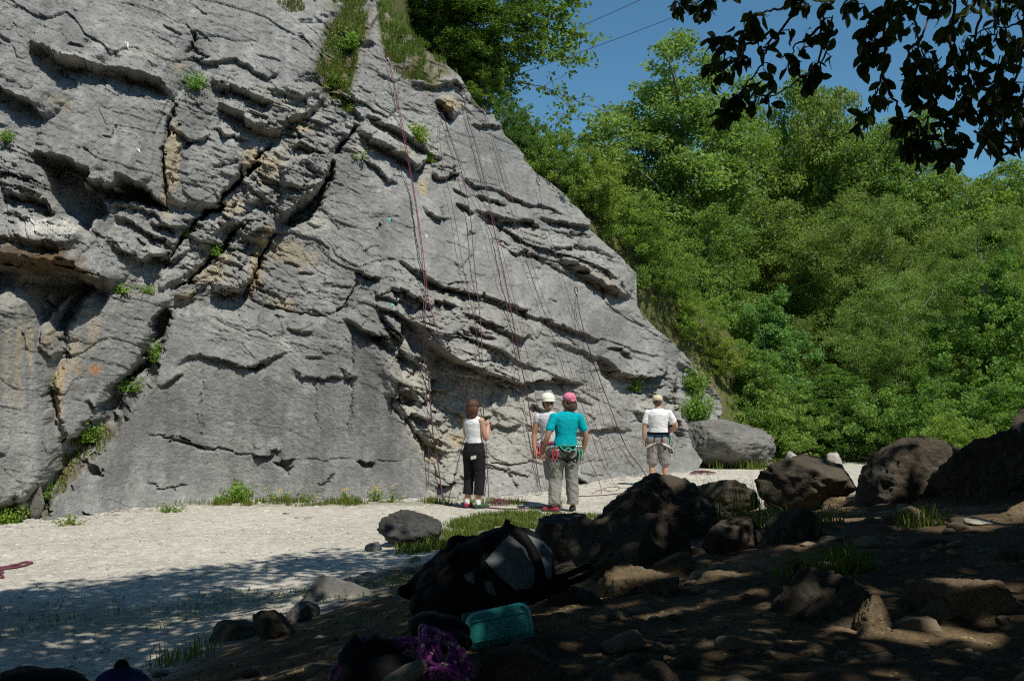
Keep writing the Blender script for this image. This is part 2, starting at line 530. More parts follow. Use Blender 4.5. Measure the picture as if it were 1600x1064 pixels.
# ---- roughness control: 1 = rugged, 0 = smooth slab
RUG = np.full(PX.shape, 0.55)
for pts, v in [
  ([(60,805),(200,640),(275,490),(380,560),(545,505),(600,600),(655,700),(675,800)], .13),
  ([(545,505),(600,600),(655,700),(675,800),(548,800)], .10),
  ([(-20,520),(60,540),(90,640),(95,720),(40,790),(-20,790)], .30),
  ([(600,230),(720,290),(780,460),(620,400),(480,370),(520,260)], .42),
  ([(700,170),(780,190),(870,310),(830,320),(730,280)], .35),
  ([(860,450),(990,500),(1030,560),(900,520),(840,480)], .3),
  ([(880,470),(1000,520),(1035,575),(940,560)], .3),
  ([(0,110),(80,105),(260,190),(255,310),(140,260),(0,230)], .35),
  ([(0,0),(300,0),(290,90),(60,65),(0,60)], .45),
  ([(320,0),(470,0),(500,80),(440,140),(300,60)], .4),
  ([(100,480),(270,470),(240,520),(180,610),(110,670),(85,600)], .35),
  ([(850,600),(1000,620),(1010,740),(860,760)], .45),
  ([(270,490),(420,470),(540,500),(545,560),(380,560)], .4)]:
    m = mask_poly(pts, 14); RUG = RUG * (1 - m) + v * m
for pts in [[(400,240),(520,200),(515,280),(440,350),(410,460),(280,460),(300,380)],
            [(600,520),(660,560),(700,620),(690,760),(660,700),(610,620)],
            [(780,330),(960,400),(985,462),(900,430),(770,380)],
            [(360,130),(560,150),(560,240),(400,220)],
            [(0,230),(60,240),(90,330),(130,380),(60,370),(0,360)],
            [(600,430),(700,440),(800,520),(800,600),(650,520)],
            [(980,580),(1060,590),(1070,700),(1000,640)]]:
    m = mask_poly(pts, 16); RUG = RUG * (1 - m) + 1.1 * m

# ---- generic structure
D += 0.20 * fbm2(PX / 230, PY / 230, 2, 1)
D += 0.10 * fbm2(PX / 75, PY / 75, 3, 31) * (0.12 + RUG)
ca, sa = math.cos(R(21)), math.sin(R(21))
U = PX * ca + PY * sa; Vv = -PX * sa + PY * ca
U = U + 16 * fbm2(PX / 90, PY / 90, 3, 41); Vv = Vv + 14 * fbm2(PX / 110, PY / 70, 3, 43)

for su, sv, amp, sd in [(105, 60, .15, 11), (46, 26, .075, 23), (22, 12, .045, 37), (11, 6.5, .040, 53), (5.5, 3.6, .020, 59)]:
    b1, b2, cid, c2, cx, cy = worley(U, Vv, su, sv, sd)
    D += amp * (0.01 + RUG ** 1.5) * ((cid - .5) * 1.1 + (c2 - .5) * 1.2 * cx + (0.35 + (cid - .4) * .8) * cy)
    D -= amp * 0.22 * RUG * np.exp(-((b2 - b1) / 0.10) ** 2) * (c2 > .45)
# thin bedding steps, overhanging a little
for lam, amp, sd in [(34, .055, 3), (14, .03, 5)]:
    s = Vv / lam + 0.5 * fbm2(U / 120, Vv / 60, 3, 61 + sd)
    f = s - np.floor(s)
    sh = np.where(f < .9, f / .9, (1 - f) / .1)
    msk = sstep(.05, .45, fbm2(U / 80, Vv / 22, 3, 71 + sd))
    D += amp * sh * msk * (0.02 + RUG ** 1.3 * 1.2)
D += 0.020 * (0.10 + RUG) * fbm2(PX / 20, PY / 14, 4, 81, ridged=True)
D += 0.011 * (0.35 + RUG) * fbm2(PX / 7, PY / 5, 3, 91, ridged=True)
D += 0.007 * fbm2(PX / 3.2, PY / 2.6, 2, 97)

# ---- drawn features -------------------------------------------------
# upper left
ledge([(50,62),(72,78),(98,94),(130,98),(173,107),(200,112),(226,118),(262,136),(276,150)], .42, 55, 9, .30, 26, .6)
ledge([(-30,120),(0,133),(25,150),(55,165),(74,188)], .34, 40, 5, .25, 18, .4)
plate([(59,240),(71,277),(79,312),(100,338),(132,362),(147,342),(168,335),(165,316),(195,317),(263,327),(230,296),(186,277),(182,293),(168,293),(139,285),(145,277),(142,267),(105,251)], -.62, 9)
ledge([(52,232),(87,243),(105,251),(126,259),(143,268),(142,284),(168,294),(184,290),(188,277),(208,283),(229,296),(253,312),(265,327)], .40, 45, 8, .12, 30, .8)
ledge([(0,296),(29,300),(53,299),(76,312),(86,336)], .30, 22, 10, .25, 16, .5)
plate([(31,365),(55,346),(80,338),(100,344),(120,357),(124,373),(100,379),(60,375)], .12, 8)
ledge([(-60,366),(0,372),(32,372),(60,377),(100,380),(124,376)], .35, 30, 12, .15, 40, 1)
ledge([(-60,388),(0,398),(60,402),(104,402),(130,412),(158,428),(185,446)], .80, 34, 28, .50, 45, 1)
plate([(34,436),(140,436),(150,452),(128,474),(112,500),(92,514),(62,512),(48,480)], -.45, 12)
plate([(70,500),(90,470),(112,452),(104,480),(92,505),(84,520),(95,545),(84,560),(66,540)], .32, 6)
ledge([(160,316),(200,322),(240,330),(276,362),(278,384)], .10, 22, 4, .1, 10)
ledge([(178,338),(206,346),(238,362),(262,374),(276,386)], .16, 22, 4, .2, 12)
ledge([(165,372),(190,384),(222,398),(260,396),(285,388)], .24, 30, 6, .22, 16)
crack([(272,150),(262,205),(256,250),(262,300),(266,330)], .28, 4)
plate([(258,215),(285,190),(300,215),(286,240),(272,262),(266,310),(256,290)], .10, 5)
crack([(178,198),(174,218),(152,215)], .08, 2)
crack([(300,50),(302,72),(288,82)], .2, 3.5)
crack([(298,72),(330,90),(300,95)], .15, 3)
ledge([(330,126),(360,140),(380,148),(402,158),(425,164)], .26, 20, 6, .25, 14)
ledge([(345,166),(372,176),(394,192),(418,203),(440,203),(448,186),(470,176),(492,166),(506,148)], .38, 38, 8, .28, 22, .5)
ledge([(268,196),(300,222),(318,222),(330,206)], .12, 18, 4, .12, 10)
ledge([(336,196),(352,216),(384,212)], .14, 16, 4, .12, 10)
ledge([(296,90),(330,98),(372,96),(420,120),(438,110)], .12, 20, 4, .12, 10)
plate([(450,150),(420,110),(430,60),(470,50),(505,90),(500,118),(460,125)], .12, 6, (.1, -.1))
plate([(420,120),(445,128),(500,128),(508,142),(470,160),(430,150)], .14, 5, (0, .15))
# grassy gully at the top
plate([(505,60),(540,-20),(580,-20),(575,40),(560,80),(545,130),(520,160),(492,130)], -.25, 14)
plate([(528,52),(545,42),(575,60),(586,72),(560,76)], .22, 6)
# jumbled blocks in the middle
plate([(275,261),(300,225),(339,204),(372,222),(387,258),(362,292),(336,325),(300,326),(273,318),(267,294)], .22, 7, (.12, .12))
plate([(435,264),(470,245),(511,238),(517,257),(507,286),(481,308),(451,332),(432,350),(429,324),(441,294)], .30, 7, (.1, .05))
plate([(372,342),(402,327),(426,339),(432,357),(417,374),(390,374),(369,363)], .22, 6, (0, .1))
plate([(342,332),(372,321),(387,331),(372,352),(342,350)], .2, 5, (0, .1))
plate([(378,294),(404,282),(425,300),(420,318),(386,314)], .18, 5)
plate([(333,443),(342,403),(369,391),(402,409),(396,432),(375,452),(355,450)], .22, 6, (.05, .12))
plate([(285,433),(318,421),(321,442),(297,466),(276,460)], .16, 5)
plate([(246,420),(270,395),(310,390),(316,405),(290,428),(262,450),(246,448)], .12, 6)
plate([(298,350),(330,340),(345,362),(322,388),(300,384)], .14, 6)
ledge([(332,447),(352,452),(378,456),(396,434)], .14, 14, 6, .3, 14, .3)
ledge([(232,340),(262,352),(300,356),(312,342)], .16, 18, 4, .2, 12)
ledge([(232,396),(250,404),(270,404),(300,386)], .14, 18, 4, .2, 12)
crack([(425,219),(396,258),(360,294),(339,324),(315,336),(285,375),(267,403)], .5, 4.5)
crack([(432,360),(417,385),(405,406),(396,433),(378,463)], .35, 3.5)
crack([(390,340),(363,366),(342,390),(318,412),(300,430),(272,455)], .42, 5)
plate([(518,248),(514,278),(499,305),(477,325),(443,350),(466,350),(494,334),(512,308),(522,280),(524,252)], -.55, 4)
crack([(519,250),(514,278),(499,305),(477,323),(443,347)], .30, 6)
crack([(563,190),(556,205),(540,222),(524,240)], .45, 5)
ledge([(452,232),(470,226),(496,240),(480,250)], .12, 14, 4, .12, 10)
ledge([(444,288),(466,296),(490,284)], .12, 14, 4, .12, 10)
ledge([(380,290),(400,300),(420,316)], .1, 12, 4, .1, 8)
# upper right strata
ledge([(575,178),(598,190),(622,203),(640,212),(668,232)], .22, 18, 4, .2, 12)
ledge([(556,208),(575,214),(600,224),(632,242),(650,257),(662,250),(668,236)], .30, 24, 5, .22, 14)
ledge([(568,250),(590,262),(612,282),(622,282)], .12, 18, 3, .12, 8)
ledge([(655,226),(672,238),(690,246)], .12, 14, 4, .12, 8)
ledge([(678,262),(690,272),(704,272),(702,262)], .16, 12, 4, .16, 8)
crack([(672,256),(700,260),(712,268)], .10, 2)
ledge([(724,280),(740,290),(760,294),(790,302),(815,314),(850,322),(884,336)], .16, 26, 4, .14, 10)
ledge([(748,306),(770,314),(790,322)], .12, 14, 4, .12, 8)
ledge([(746,328),(768,338),(790,344),(815,348),(842,354)], .22, 20, 5, .2, 12)
ledge([(838,338),(870,346),(905,354),(925,356)], .26, 16, 5, .22, 11)
ledge([(860,358),(890,366),(925,372)], .16, 10, 4, .16, 8)
ledge([(850,385),(890,386),(930,392),(962,400)], .14, 12, 4, .12, 8)
ledge([(864,402),(890,412),(916,428),(942,448),(985,464)], .34, 24, 7, .28, 14, .5)
ledge([(800,392),(830,398),(866,416),(900,436)], .12, 16, 3, .1, 8)
ledge([(716,320),(740,334),(730,345)], .14, 16, 4, .16, 10)
ledge([(665,318),(676,336),(690,342),(688,322)], .14, 12, 4, .14, 8)
ledge([(686,150),(700,165),(716,182)], .2, 12, 5, .2, 12, 1)
ledge([(640,125),(680,130),(715,122),(728,140)], .2, 14, 5, .16, 8)
ledge([(740,190),(758,196),(785,200)], .12, 10, 3, .1, 6)
ledge([(545,148),(556,170),(572,186)], .14, 10, 4, .2, 8)
# long beds of the centre
ledge([(618,404),(640,418),(669,432),(700,446),(735,458),(782,474),(815,486),(846,495),(883,511),(915,522),(945,532)], .20, 34, 4.5, .17, 10, .4)
ledge([(945,530),(975,540),(1000,548),(1030,556)], .08, 14, 3, .1, 6)
ledge([(612,443),(636,458),(658,470),(676,477)], .24, 20, 5, .22, 12, .4)
ledge([(586,459),(605,463),(625,472),(652,484)], .14, 16, 4, .16, 9)
ledge([(592,478),(612,484),(626,498),(640,506),(660,512)], .16, 14, 4, .2, 10)
ledge([(598,490),(608,512),(618,524),(624,506)], .2, 10, 4, .24, 10)
ledge([(556,424),(572,430),(592,436)], .16, 16, 4, .2, 9)
ledge([(676,464),(690,474),(708,482)], .18, 14, 4, .18, 9)
ledge([(718,486),(745,500),(780,512),(815,526),(828,520)], .22, 24, 5, .2, 11, .4)
ledge([(724,508),(745,518),(765,524)], .1, 14, 3, .12, 8)
ledge([(536,496),(556,508),(580,522),(606,528),(612,544)], .24, 26, 6, .26, 14)
crack([(557,441),(546,462),(540,480),(524,496)], .16, 3)
ledge([(856,527),(885,540),(915,554),(945,566)], .14, 20, 4, .14, 8)
ledge([(940,560),(955,574),(985,582),(1015,584),(1044,580)], .42, 26, 7, .38, 20, .5)
ledge([(944,544),(962,545),(986,556)], .12, 8, 3, .1, 6)
ledge([(640,500),(662,522),(692,542),(715,556),(737,566),(765,578),(795,590)], .52, 44, 10, .34, 42, .9)
ledge([(622,548),(643,562),(670,566)], .2, 20, 6, .2, 16)
ledge([(765,578),(800,592),(832,596),(863,588),(890,592),(914,600)], .22, 20, 5, .22, 12, .6)
ledge([(772,594),(790,600),(818,606)], .12, 10, 4, .14, 8)
plate([(619,608),(640,606),(653,622),(650,638),(636,640),(622,622)], -.34, 6)
ledge([(642,644),(655,652),(672,654)], .14, 12, 4, .2, 9)
crack([(632,560),(624,590),(612,630),(640,668),(664,700),(686,726)], .12, 4)
ledge([(655,678),(668,692),(684,702),(688,712)], .14, 10, 4, .22, 9, .5)
ledge([(686,750),(696,752),(714,750)], .14, 12, 4, .3, 10)
ledge([(664,606),(690,612),(702,606)], .1, 14, 3, .08, 6)
plate([(826,638),(842,636),(846,650),(834,656)], -.14, 5)
ledge([(866,664),(886,674),(930,668),(960,664),(988,672)], .14, 26, 4, .14, 8, .5)
ledge([(888,742),(905,746),(920,756)], .16, 12, 4, .2, 10)
ledge([(760,660),(790,668),(815,662)], .12, 16, 3, .1, 8)
ledge([(700,640),(740,652),(772,648)], .08, 16, 3, .08, 8)
crack([(752,724),(790,728),(836,722)], .1, 2.5)
crack([(790,728),(802,748),(812,770)], .12, 3)
ledge([(980,600),(1010,604),(1045,600)], .12, 16, 4, .14, 8)
ledge([(988,640),(1005,648),(1012,662)], .14, 12, 4, .2, 10)
crack([(1056,600),(1062,630),(1060,660),(1072,690),(1066,720)], .45, 7)
plate([(1062,560),(1100,590),(1140,640),(1120,680),(1070,655),(1058,620)], -.2, 8)
# lower slab
plate([(56,812),(120,734),(160,692),(196,642),(240,592),(256,532),(272,490),(300,478),(560,500),(720,700),(720,900),(40,900)], .34, 10, (-.04, 0))
plate([(-40,445),(20,446),(46,470),(62,520),(80,560),(80,620),(100,680),(96,730),(64,765),(30,780),(-40,800)], .42, 16, (-.1, 0), .15)
plate([(100,486),(118,462),(182,452),(272,466),(262,492),(242,515),(236,545),(206,580),(180,606),(150,650),(104,684),(92,650),(86,600),(102,540)], .20, 10, (0, .05), .12)
plate([(240,500),(262,486),(268,500),(258,530),(240,545)], -.55, 5)
crack([(240,548),(228,570),(205,590),(190,605),(176,622)], .45, 7)
ledge([(140,620),(152,632),(168,628),(184,612)], .14, 12, 4, .2, 8)
plate([(92,694),(104,682),(152,652),(176,622),(200,612),(180,660),(150,695),(110,740),(62,800),(30,800),(62,766),(96,732)], -.30, 12)
plate([(12,800),(46,756),(58,762),(44,800)], .25, 6)
crack([(76,596),(82,640),(92,680)], .3, 6)
ledge([(254,600),(268,592),(282,583)], .1, 12, 3, .14, 8)
ledge([(275,570),(290,560),(305,552),(330,553),(352,556),(381,566),(400,570),(414,562),(424,554),(447,546)], .11, 24, 3.5, .1, 8)
plate([(386,566),(414,562),(402,580),(390,578)], -.22, 4)
ledge([(451,573),(470,580),(500,586),(546,587)], .07, 20, 3, .08, 6)
ledge([(534,574),(546,588),(556,590)], .08, 12, 3, .1, 6)
crack([(545,505),(548,560),(545,600),(548,690)], .05, 2.5)
crack([(228,680),(279,682),(321,695),(364,704),(400,704)], .10, 2.2)
crack([(280,681),(320,694)], .12, 2.6)
crack([(228,752),(262,754),(300,756)], .08, 2)
plate([(131,722),(142,715),(160,720),(166,734),(152,737),(140,730)], -.26, 4)
ledge([(134,788),(152,796),(170,806)], .1, 10, 3, .14, 7)
crack([(118,742),(124,760)], .1, 2)
ledge([(394,702),(412,706),(436,699)], .09, 14, 3.5, .16, 7)
plate([(424,718),(450,721),(466,718),(456,730),(447,742),(436,730)], -.2, 3.5)
ledge([(556,716),(568,719),(582,720)], .09, 12, 3.5, .2, 8)
crack([(466,719),(510,717),(556,716)], .035, 2)
crack([(582,719),(630,718)], .03, 2)
crack([(495,756),(512,748),(522,742)], .08, 2.5)
crack([(432,470),(440,520),(430,560)], .04, 2.5)
crack([(380,440),(400,470),(455,488),(530,495)], .1, 3)
crack([(500,560),(488,600),(500,680)], .04, 2)
crack([(320,560),(312,640),(322,694)], .035, 2)
# random small pockets and cracks so no part is bare
rng = np.random.default_rng(4)
for k in range(260):
    x = rng.uniform(-400, 1080); y = rng.uniform(-240, 770)
    if x > np.interp(y, EDGE[:, 0], EDGE[:, 1]) - 20: continue
    _i, _j = int(np.argmin(np.abs(rows - y))), 0
    _j = int(np.argmin(np.abs(PX[_i] - x)))
    if RUG[_i, _j] < .36: continue
    L_ = rng.uniform(10, 48); a = R(rng.normal(20, 14)) if rng.random() < .8 else R(rng.normal(-55, 14))
    p = [(x, y), (x + L_ * math.cos(a) * .5, y + L_ * math.sin(a) * .5 + rng.uniform(-4, 4)), (x + L_ * math.cos(a), y + L_ * math.sin(a))]
    if a > 0: ledge(p, rng.uniform(.02, .07), rng.uniform(8, 18), 2.5, rng.uniform(.03, .10), 6)
    else: crack(p, rng.uniform(.05, .14), rng.uniform(1.6, 3))

NDIR = np.array([0.24, -0.95, -0.10]); NDIR /= np.linalg.norm(NDIR)
Yb = ybase(PX, PY)
P = at(PX, PY, Yb) + D[..., None] * NDIR
# right rim curls back so the buttress has real thickness
k = np.linspace(0, 1, nce + 1)[1:]
rim = P[:, -1:, :]
curl = rim + (k[None, :, None] ** 0.8) * 2.6 * np.array([0.02, 0.95, 0.03]) + (k[None, :, None] ** 2) * np.array([0.05, 1.6, -0.3])
curl = curl + (0.22 * fbm3(curl[..., 0] * 1.5, curl[..., 1] * 1.5, curl[..., 2] * 1.5, 4, 5) * k[None, :])[..., None] * np.array([1, 0, .3])
CP_ = P.copy()
P = np.concatenate([P, curl], 1)
nR, nC = P.shape[:2]

# ---- colour -----------------------------------------------------------
def lum(v, c): return v[..., None] * np.array(c)
ex = lambda A: np.concatenate([A, np.repeat(A[:, -1:], nce, 1)], 1)
g = 0.285 + 0.055 * fbm2(PX / 120, PY / 120, 4, 301) + 0.035 * fbm2(PX / 30, PY / 30, 4, 303)
col = lum(g, (1.0, 1.0, 0.955))
def blend(mask, c):
    global col
    mask = np.clip(mask, 0, 1)[..., None]
    col = col * (1 - mask) + np.array(c) * mask
def blob(cx, cy, rx, ry, rot=0, seed=0, n=0.5):
    c_, s_ = math.cos(R(rot)), math.sin(R(rot))
    dx, dy = PX - cx, PY - cy
    a, b = (dx * c_ + dy * s_) / rx, (-dx * s_ + dy * c_) / ry
    r = np.hypot(a, b) + n * fbm2(PX / 13, PY / 13, 4, 400 + seed)
    return sstep(1.15, 0.55, r)
# warmer, drier limestone in the broken bands
warm = sstep(0.05, 0.5, fbm2(PX / 70, PY / 50, 4, 321)) * sstep(.5, 1.0, RUG)
blend(warm * .45, (.40, .375, .31))
blend(sstep(.1, .6, RUG) * .28, (.37, .36, .32))
_vb = worley(U, Vv, 60, 30, 77)
col *= (1 + .22 * (_vb[2] - .5) * (0.3 + RUG))[..., None]
col *= (1 - .20 * sstep(.0, .35, fbm2(PX / 45 + .3 * PY / 45, PY / 90, 5, 331)))[..., None]
col *= (1 + .25 * sstep(.12, .45, fbm2(PX / 30, PY / 30, 5, 341, gain=.65)))[..., None]
_dr = fbm2(PX / 6, PY / 120, 3, 351) * sstep(-.1, .4, fbm2(PX / 90, PY / 90, 2, 353))
col *= (1 + .16 * _dr)[..., None]
OCH = (.47, .385, .24); PALE = (.50, .48, .41); IRON_SHADE = (.17, .095, .04)  # last: iron stain, darkened so the soffit reads as shaded
for i, (cx, cy, rx, ry, rot, s, c) in enumerate([
  (405,400,12,62,18,.8,OCH),(398,250,20,26,-40,.8,OCH),(425,262,14,34,30,.6,OCH),(360,320,16,26,-50,.5,OCH),(462,240,30,24,0,.35,PALE),
  (270,245,16,60,4,.75,OCH),(262,300,10,40,0,.6,OCH),(450,395,46,22,20,.45,OCH),(490,350,24,14,0,.6,PALE),(345,405,22,16,0,.5,OCH),(335,430,22,14,0,.5,OCH),
  (445,475,24,12,10,.55,OCH),(500,345,16,12,0,.5,PALE),(310,430,12,16,0,.5,OCH),(290,468,22,10,-30,.5,OCH),(400,440,12,26,10,.4,OCH),
  (460,170,30,10,0,.6,PALE),(470,200,24,12,0,.7,(.5,.42,.24)),(565,232,30,14,20,.6,PALE),(600,205,40,9,25,.35,PALE),(662,292,9,16,0,.9,OCH),
  (700,165,14,12,0,.9,(.44,.33,.17)),(705,160,22,10,20,.7,OCH),(640,235,14,8,0,.5,OCH),
  (96,600,11,52,4,.9,(.50,.38,.24)),(118,560,14,34,0,.45,OCH),(148,574,14,9,10,.75,(.46,.24,.11)),(128,572,6,9,0,.6,(.42,.24,.12)),(148,510,12,34,5,.45,OCH),
  (40,560,7,80,0,.45,OCH),(22,560,6,60,-2,.35,OCH),(56,540,5,46,-8,.55,OCH),(40,640,14,70,0,.25,PALE),(70,480,12,30,0,.55,PALE),(20,470,22,18,0,.55,PALE),(80,525,12,20,10,.5,OCH),
  (78,358,50,17,0,.95,(.62,.60,.53)),(60,350,40,10,0,.4,(.66,.65,.60)),(60,405,90,24,8,.85,(.13,.088,.045)),(75,412,26,14,0,.75,IRON_SHADE),(140,425,40,10,30,.7,(.15,.10,.055)),  # browns under the left roof: stain with shade put into the colour
  (105,97,50,9,8,.75,(.50,.49,.44)),(180,84,40,7,14,.6,(.50,.49,.45)),(150,94,20,8,0,.5,(.50,.49,.45)),(95,160,26,9,28,.4,OCH),
  (200,26,80,8,20,.25,PALE),(215,80,50,9,15,.35,PALE),(140,360,10,26,10,.5,PALE),
  (640,600,46,40,20,.5,(.50,.48,.40)),(740,600,130,60,10,.35,(.50,.48,.41)),(780,680,150,90,10,.32,(.48,.465,.40)),(930,660,110,80,0,.25,(.46,.445,.39)),(760,500,160,60,20,.18,PALE),(680,250,60,50,10,.15,PALE),(690,690,44,34,0,.5,(.48,.45,.35)),(672,700,14,26,-20,.6,OCH),(716,690,20,14,0,.55,(.48,.38,.22)),(736,620,60,22,0,.45,(.50,.48,.41)),
  (700,740,40,36,0,.35,(.47,.44,.36)),(640,660,16,60,-20,.5,(.50,.48,.41)),(820,650,40,22,0,.35,PALE),(680,540,40,24,30,.25,PALE),(800,700,60,40,0,.25,PALE),(690,770,40,12,0,.5,PALE),
  (620,545,26,24,0,.35,PALE),(900,640,40,70,-40,.2,PALE),(950,590,12,40,-40,.35,PALE),(284,570,16,8,-30,.4,PALE),(310,590,8,60,2,.3,(.36,.36,.34)),
  (920,422,50,10,28,.35,(.36,.32,.22)),(940,450,40,7,28,.5,(.24,.17,.09)),(830,366,50,12,18,.3,PALE),(760,96,20,20,0,.1,PALE),(1005,640,20,14,0,.5,PALE),(975,590,14,8,0,.5,PALE),(280,105,14,8,0,.4,OCH)]):
    blend(blob(cx, cy, rx, ry, rot, i) * s, c)
RUST_SHADE_M = np.clip(RUST_SHADE, 0, 1)
blend(RUST_SHADE_M * (0.45 + .3 * fbm2(PX / 20, PY / 20, 2, 7)), (.13, .10, .055))  # brown stain, its colour darkened to stand for shade below the lips
# water streaks down the smooth slab and the left pillar
st = fbm2(PX / 9, PY / 300, 3, 501) * 0.6 + fbm2(PX / 28, PY / 500, 2, 505)
m = mask_poly([(250,560),(400,560),(640,520),(720,800),(60,830)], 30)
col *= (1 + m * 0.16 * st)[..., None]
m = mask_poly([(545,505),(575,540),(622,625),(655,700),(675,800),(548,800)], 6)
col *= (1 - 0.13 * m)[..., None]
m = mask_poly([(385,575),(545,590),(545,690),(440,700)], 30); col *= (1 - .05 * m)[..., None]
m = mask_poly([(-40,500),(60,520),(90,720),(40,800),(-40,800)], 14)
col *= (1 + m * 0.28 * st)[..., None]
# lichen specks
sp = sstep(.45, .75, fbm2(PX / 7, PY / 7, 3, 601)) * sstep(-.1, .4, fbm2(PX / 80, PY / 80, 2, 603))
col *= (1 + .22 * sp)[..., None]
sp = sstep(.35, .7, fbm2(PX / 5, PY / 5, 3, 611)) * sstep(0, .5, fbm2(PX / 100, PY / 60, 2, 613))
col *= (1 - .3 * sp)[..., None]
# earth and turf in the gullies
TURF = np.zeros(PX.shape)
for pts, sft in [([(498,80),(520,-40),(575,-40),(578,40),(562,86),(550,130),(545,165),(505,150),(488,118)], 12),
                 ([(575,-260),(590,0),(602,90),(640,130),(672,150),(690,120),(760,100),(700,-260)], 8),
                 ([(640,120),(672,142),(690,118),(700,100),(640,40)], 6),
                 ([(102,690),(150,662),(186,668),(160,700),(118,745),(76,800),(20,810),(0,790),(60,768),(96,736)], 8),
                 ([(-450,-260),(480,-260),(470,-120),(-450,-90)], 30)]:
    TURF = np.maximum(TURF, mask_poly(pts, sft))
TURF *= sstep(-.5, .1, fbm2(PX / 25, PY / 25, 3, 701))
blend(TURF * .9, (.17, .15, .07))
col = np.concatenate([col, np.repeat(col[:, -1:], nce, 1)], 1)
m_rock = rock_mat('limestone', bump=0.8, vor=.08)
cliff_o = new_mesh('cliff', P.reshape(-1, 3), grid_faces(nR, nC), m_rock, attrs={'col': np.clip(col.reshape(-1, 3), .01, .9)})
tag(cliff_o, kind='structure')

# lookup: front surface at a photo direction (bvh against the real mesh)
def _bvh(V, F): return BVHTree.FromPolygons(V.tolist(), F.tolist())
_st = 2
_Pc = P[::_st, ::_st]
CLIFF_BVH = _bvh(_Pc.reshape(-1, 3), grid_faces(*_Pc.shape[:2]))
CAM = Vector((0, 0, CAM_Z))
def hit(px, py, bvh=None):
    u, f, w = ray(px, py)
    r = (bvh or CLIFF_BVH).ray_cast(CAM, Vector((float(u), float(f), float(w))).normalized())
    return r[0], r[1]
def on_cliff(px, py, off=0.06, back=None):
    h, n = hit(px, py)
    if h is None:
        h = Vector(at(px, py, float(ybase(px, py))))
    return h + (CAM - h).normalized() * off
# ================================================================== ground sheet
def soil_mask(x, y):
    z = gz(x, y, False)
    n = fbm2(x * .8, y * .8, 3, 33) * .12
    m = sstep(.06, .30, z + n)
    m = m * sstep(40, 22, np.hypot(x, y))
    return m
aF = np.concatenate([np.linspace(-180, -42, 40, endpoint=False), np.linspace(-42, 42, 460), np.linspace(42, 180, 41)[1:]])
rr = np.concatenate([np.linspace(.3, 2.2, 20, endpoint=False), 2.2 * (45 / 2.2) ** np.linspace(0, 1, 430, endpoint=False), 45 * (4000 / 45) ** np.linspace(0, 1, 40)])
A, RR = np.meshgrid(np.radians(aF), rr)
GX, GY = RR * np.sin(A), RR * np.cos(A)
GZ = gz(GX, GY)
soil = soil_mask(GX, GY)
def gblob(cx, cy, rx, ry, seed=0):
    r = np.hypot((GX - cx) / rx, (GY - cy) / ry) + .5 * fbm2(GX * 2.2, GY * 2.2, 3, 900 + seed)
    return sstep(1.1, .6, r)
gs = np.zeros(GX.shape)
GRASS_SPOTS = [(-.6,14.0,.9,1.0,.9),(.5,15.2,1.2,.9,.9),(-.9,12.8,.5,.5,.8),(-2.2,17.5,2.6,.35,.6),(-4,17.5,1.5,.3,.5),(-.6,17.5,.9,.3,.5),(-3.6,9,1.1,.8,.45),(-2.2,9.6,.8,.6,.6),(-1.1,9.2,.7,.6,.6),(-5,8,1,.6,.3),
   (5.3,25.2,2.2,.6,.8),(2,17.5,1,.4,.3),(-.9,7.4,.6,.4,.5)]
for i, (cx, cy, rx, ry, s) in enumerate(GRASS_SPOTS): gs = np.maximum(gs, s * gblob(cx, cy, rx, ry, i))
gs = np.maximum(gs, sstep(24.5, 28, GY + .25 * (5 - GX)) * (GX > 2.5))
gs = np.maximum(gs, sstep(45, 60, np.hypot(GX, GY)))
gcol = np.zeros(GX.shape + (3,)) + np.array([.485, .455, .385])
gcol *= (1 + .17 * fbm2(GX * .55, GY * .8, 5, 41) + .07 * fbm2(GX * 5, GY * 5, 3, 43))[..., None]
def gmix(m, c):
    global gcol
    m = np.clip(m, 0, 1)[..., None]; gcol = gcol * (1 - m) + np.array(c) * m
gmix(sstep(.15, .5, fbm2(GX * .35, GY * .6, 4, 45)) * .35, (.36, .32, .245))
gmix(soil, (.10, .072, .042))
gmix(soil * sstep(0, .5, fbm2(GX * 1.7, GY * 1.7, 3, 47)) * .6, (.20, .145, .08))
gmix(gs * .75, (.12, .13, .05))
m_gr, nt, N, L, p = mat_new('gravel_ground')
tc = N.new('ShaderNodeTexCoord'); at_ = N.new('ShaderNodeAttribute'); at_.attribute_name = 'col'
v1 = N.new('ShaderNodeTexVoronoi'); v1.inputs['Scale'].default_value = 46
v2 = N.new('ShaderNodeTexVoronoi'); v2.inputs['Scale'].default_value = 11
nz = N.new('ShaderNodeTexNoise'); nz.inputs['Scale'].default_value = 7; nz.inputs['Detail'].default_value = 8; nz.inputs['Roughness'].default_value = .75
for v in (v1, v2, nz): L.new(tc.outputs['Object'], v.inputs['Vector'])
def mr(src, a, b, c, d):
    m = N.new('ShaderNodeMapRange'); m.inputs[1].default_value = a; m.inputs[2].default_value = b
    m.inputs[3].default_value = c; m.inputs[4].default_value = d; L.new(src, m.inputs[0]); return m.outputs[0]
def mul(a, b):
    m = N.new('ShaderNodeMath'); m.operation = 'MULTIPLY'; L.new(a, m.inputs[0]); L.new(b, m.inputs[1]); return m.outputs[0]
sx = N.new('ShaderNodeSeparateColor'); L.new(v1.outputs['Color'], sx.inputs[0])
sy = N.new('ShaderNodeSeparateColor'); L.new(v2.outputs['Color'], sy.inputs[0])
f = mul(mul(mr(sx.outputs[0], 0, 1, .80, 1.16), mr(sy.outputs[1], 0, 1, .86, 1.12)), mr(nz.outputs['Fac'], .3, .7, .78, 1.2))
mx = N.new('ShaderNodeMix'); mx.data_type = 'RGBA'; mx.blend_type = 'MULTIPLY'; mx.inputs[0].default_value = 1
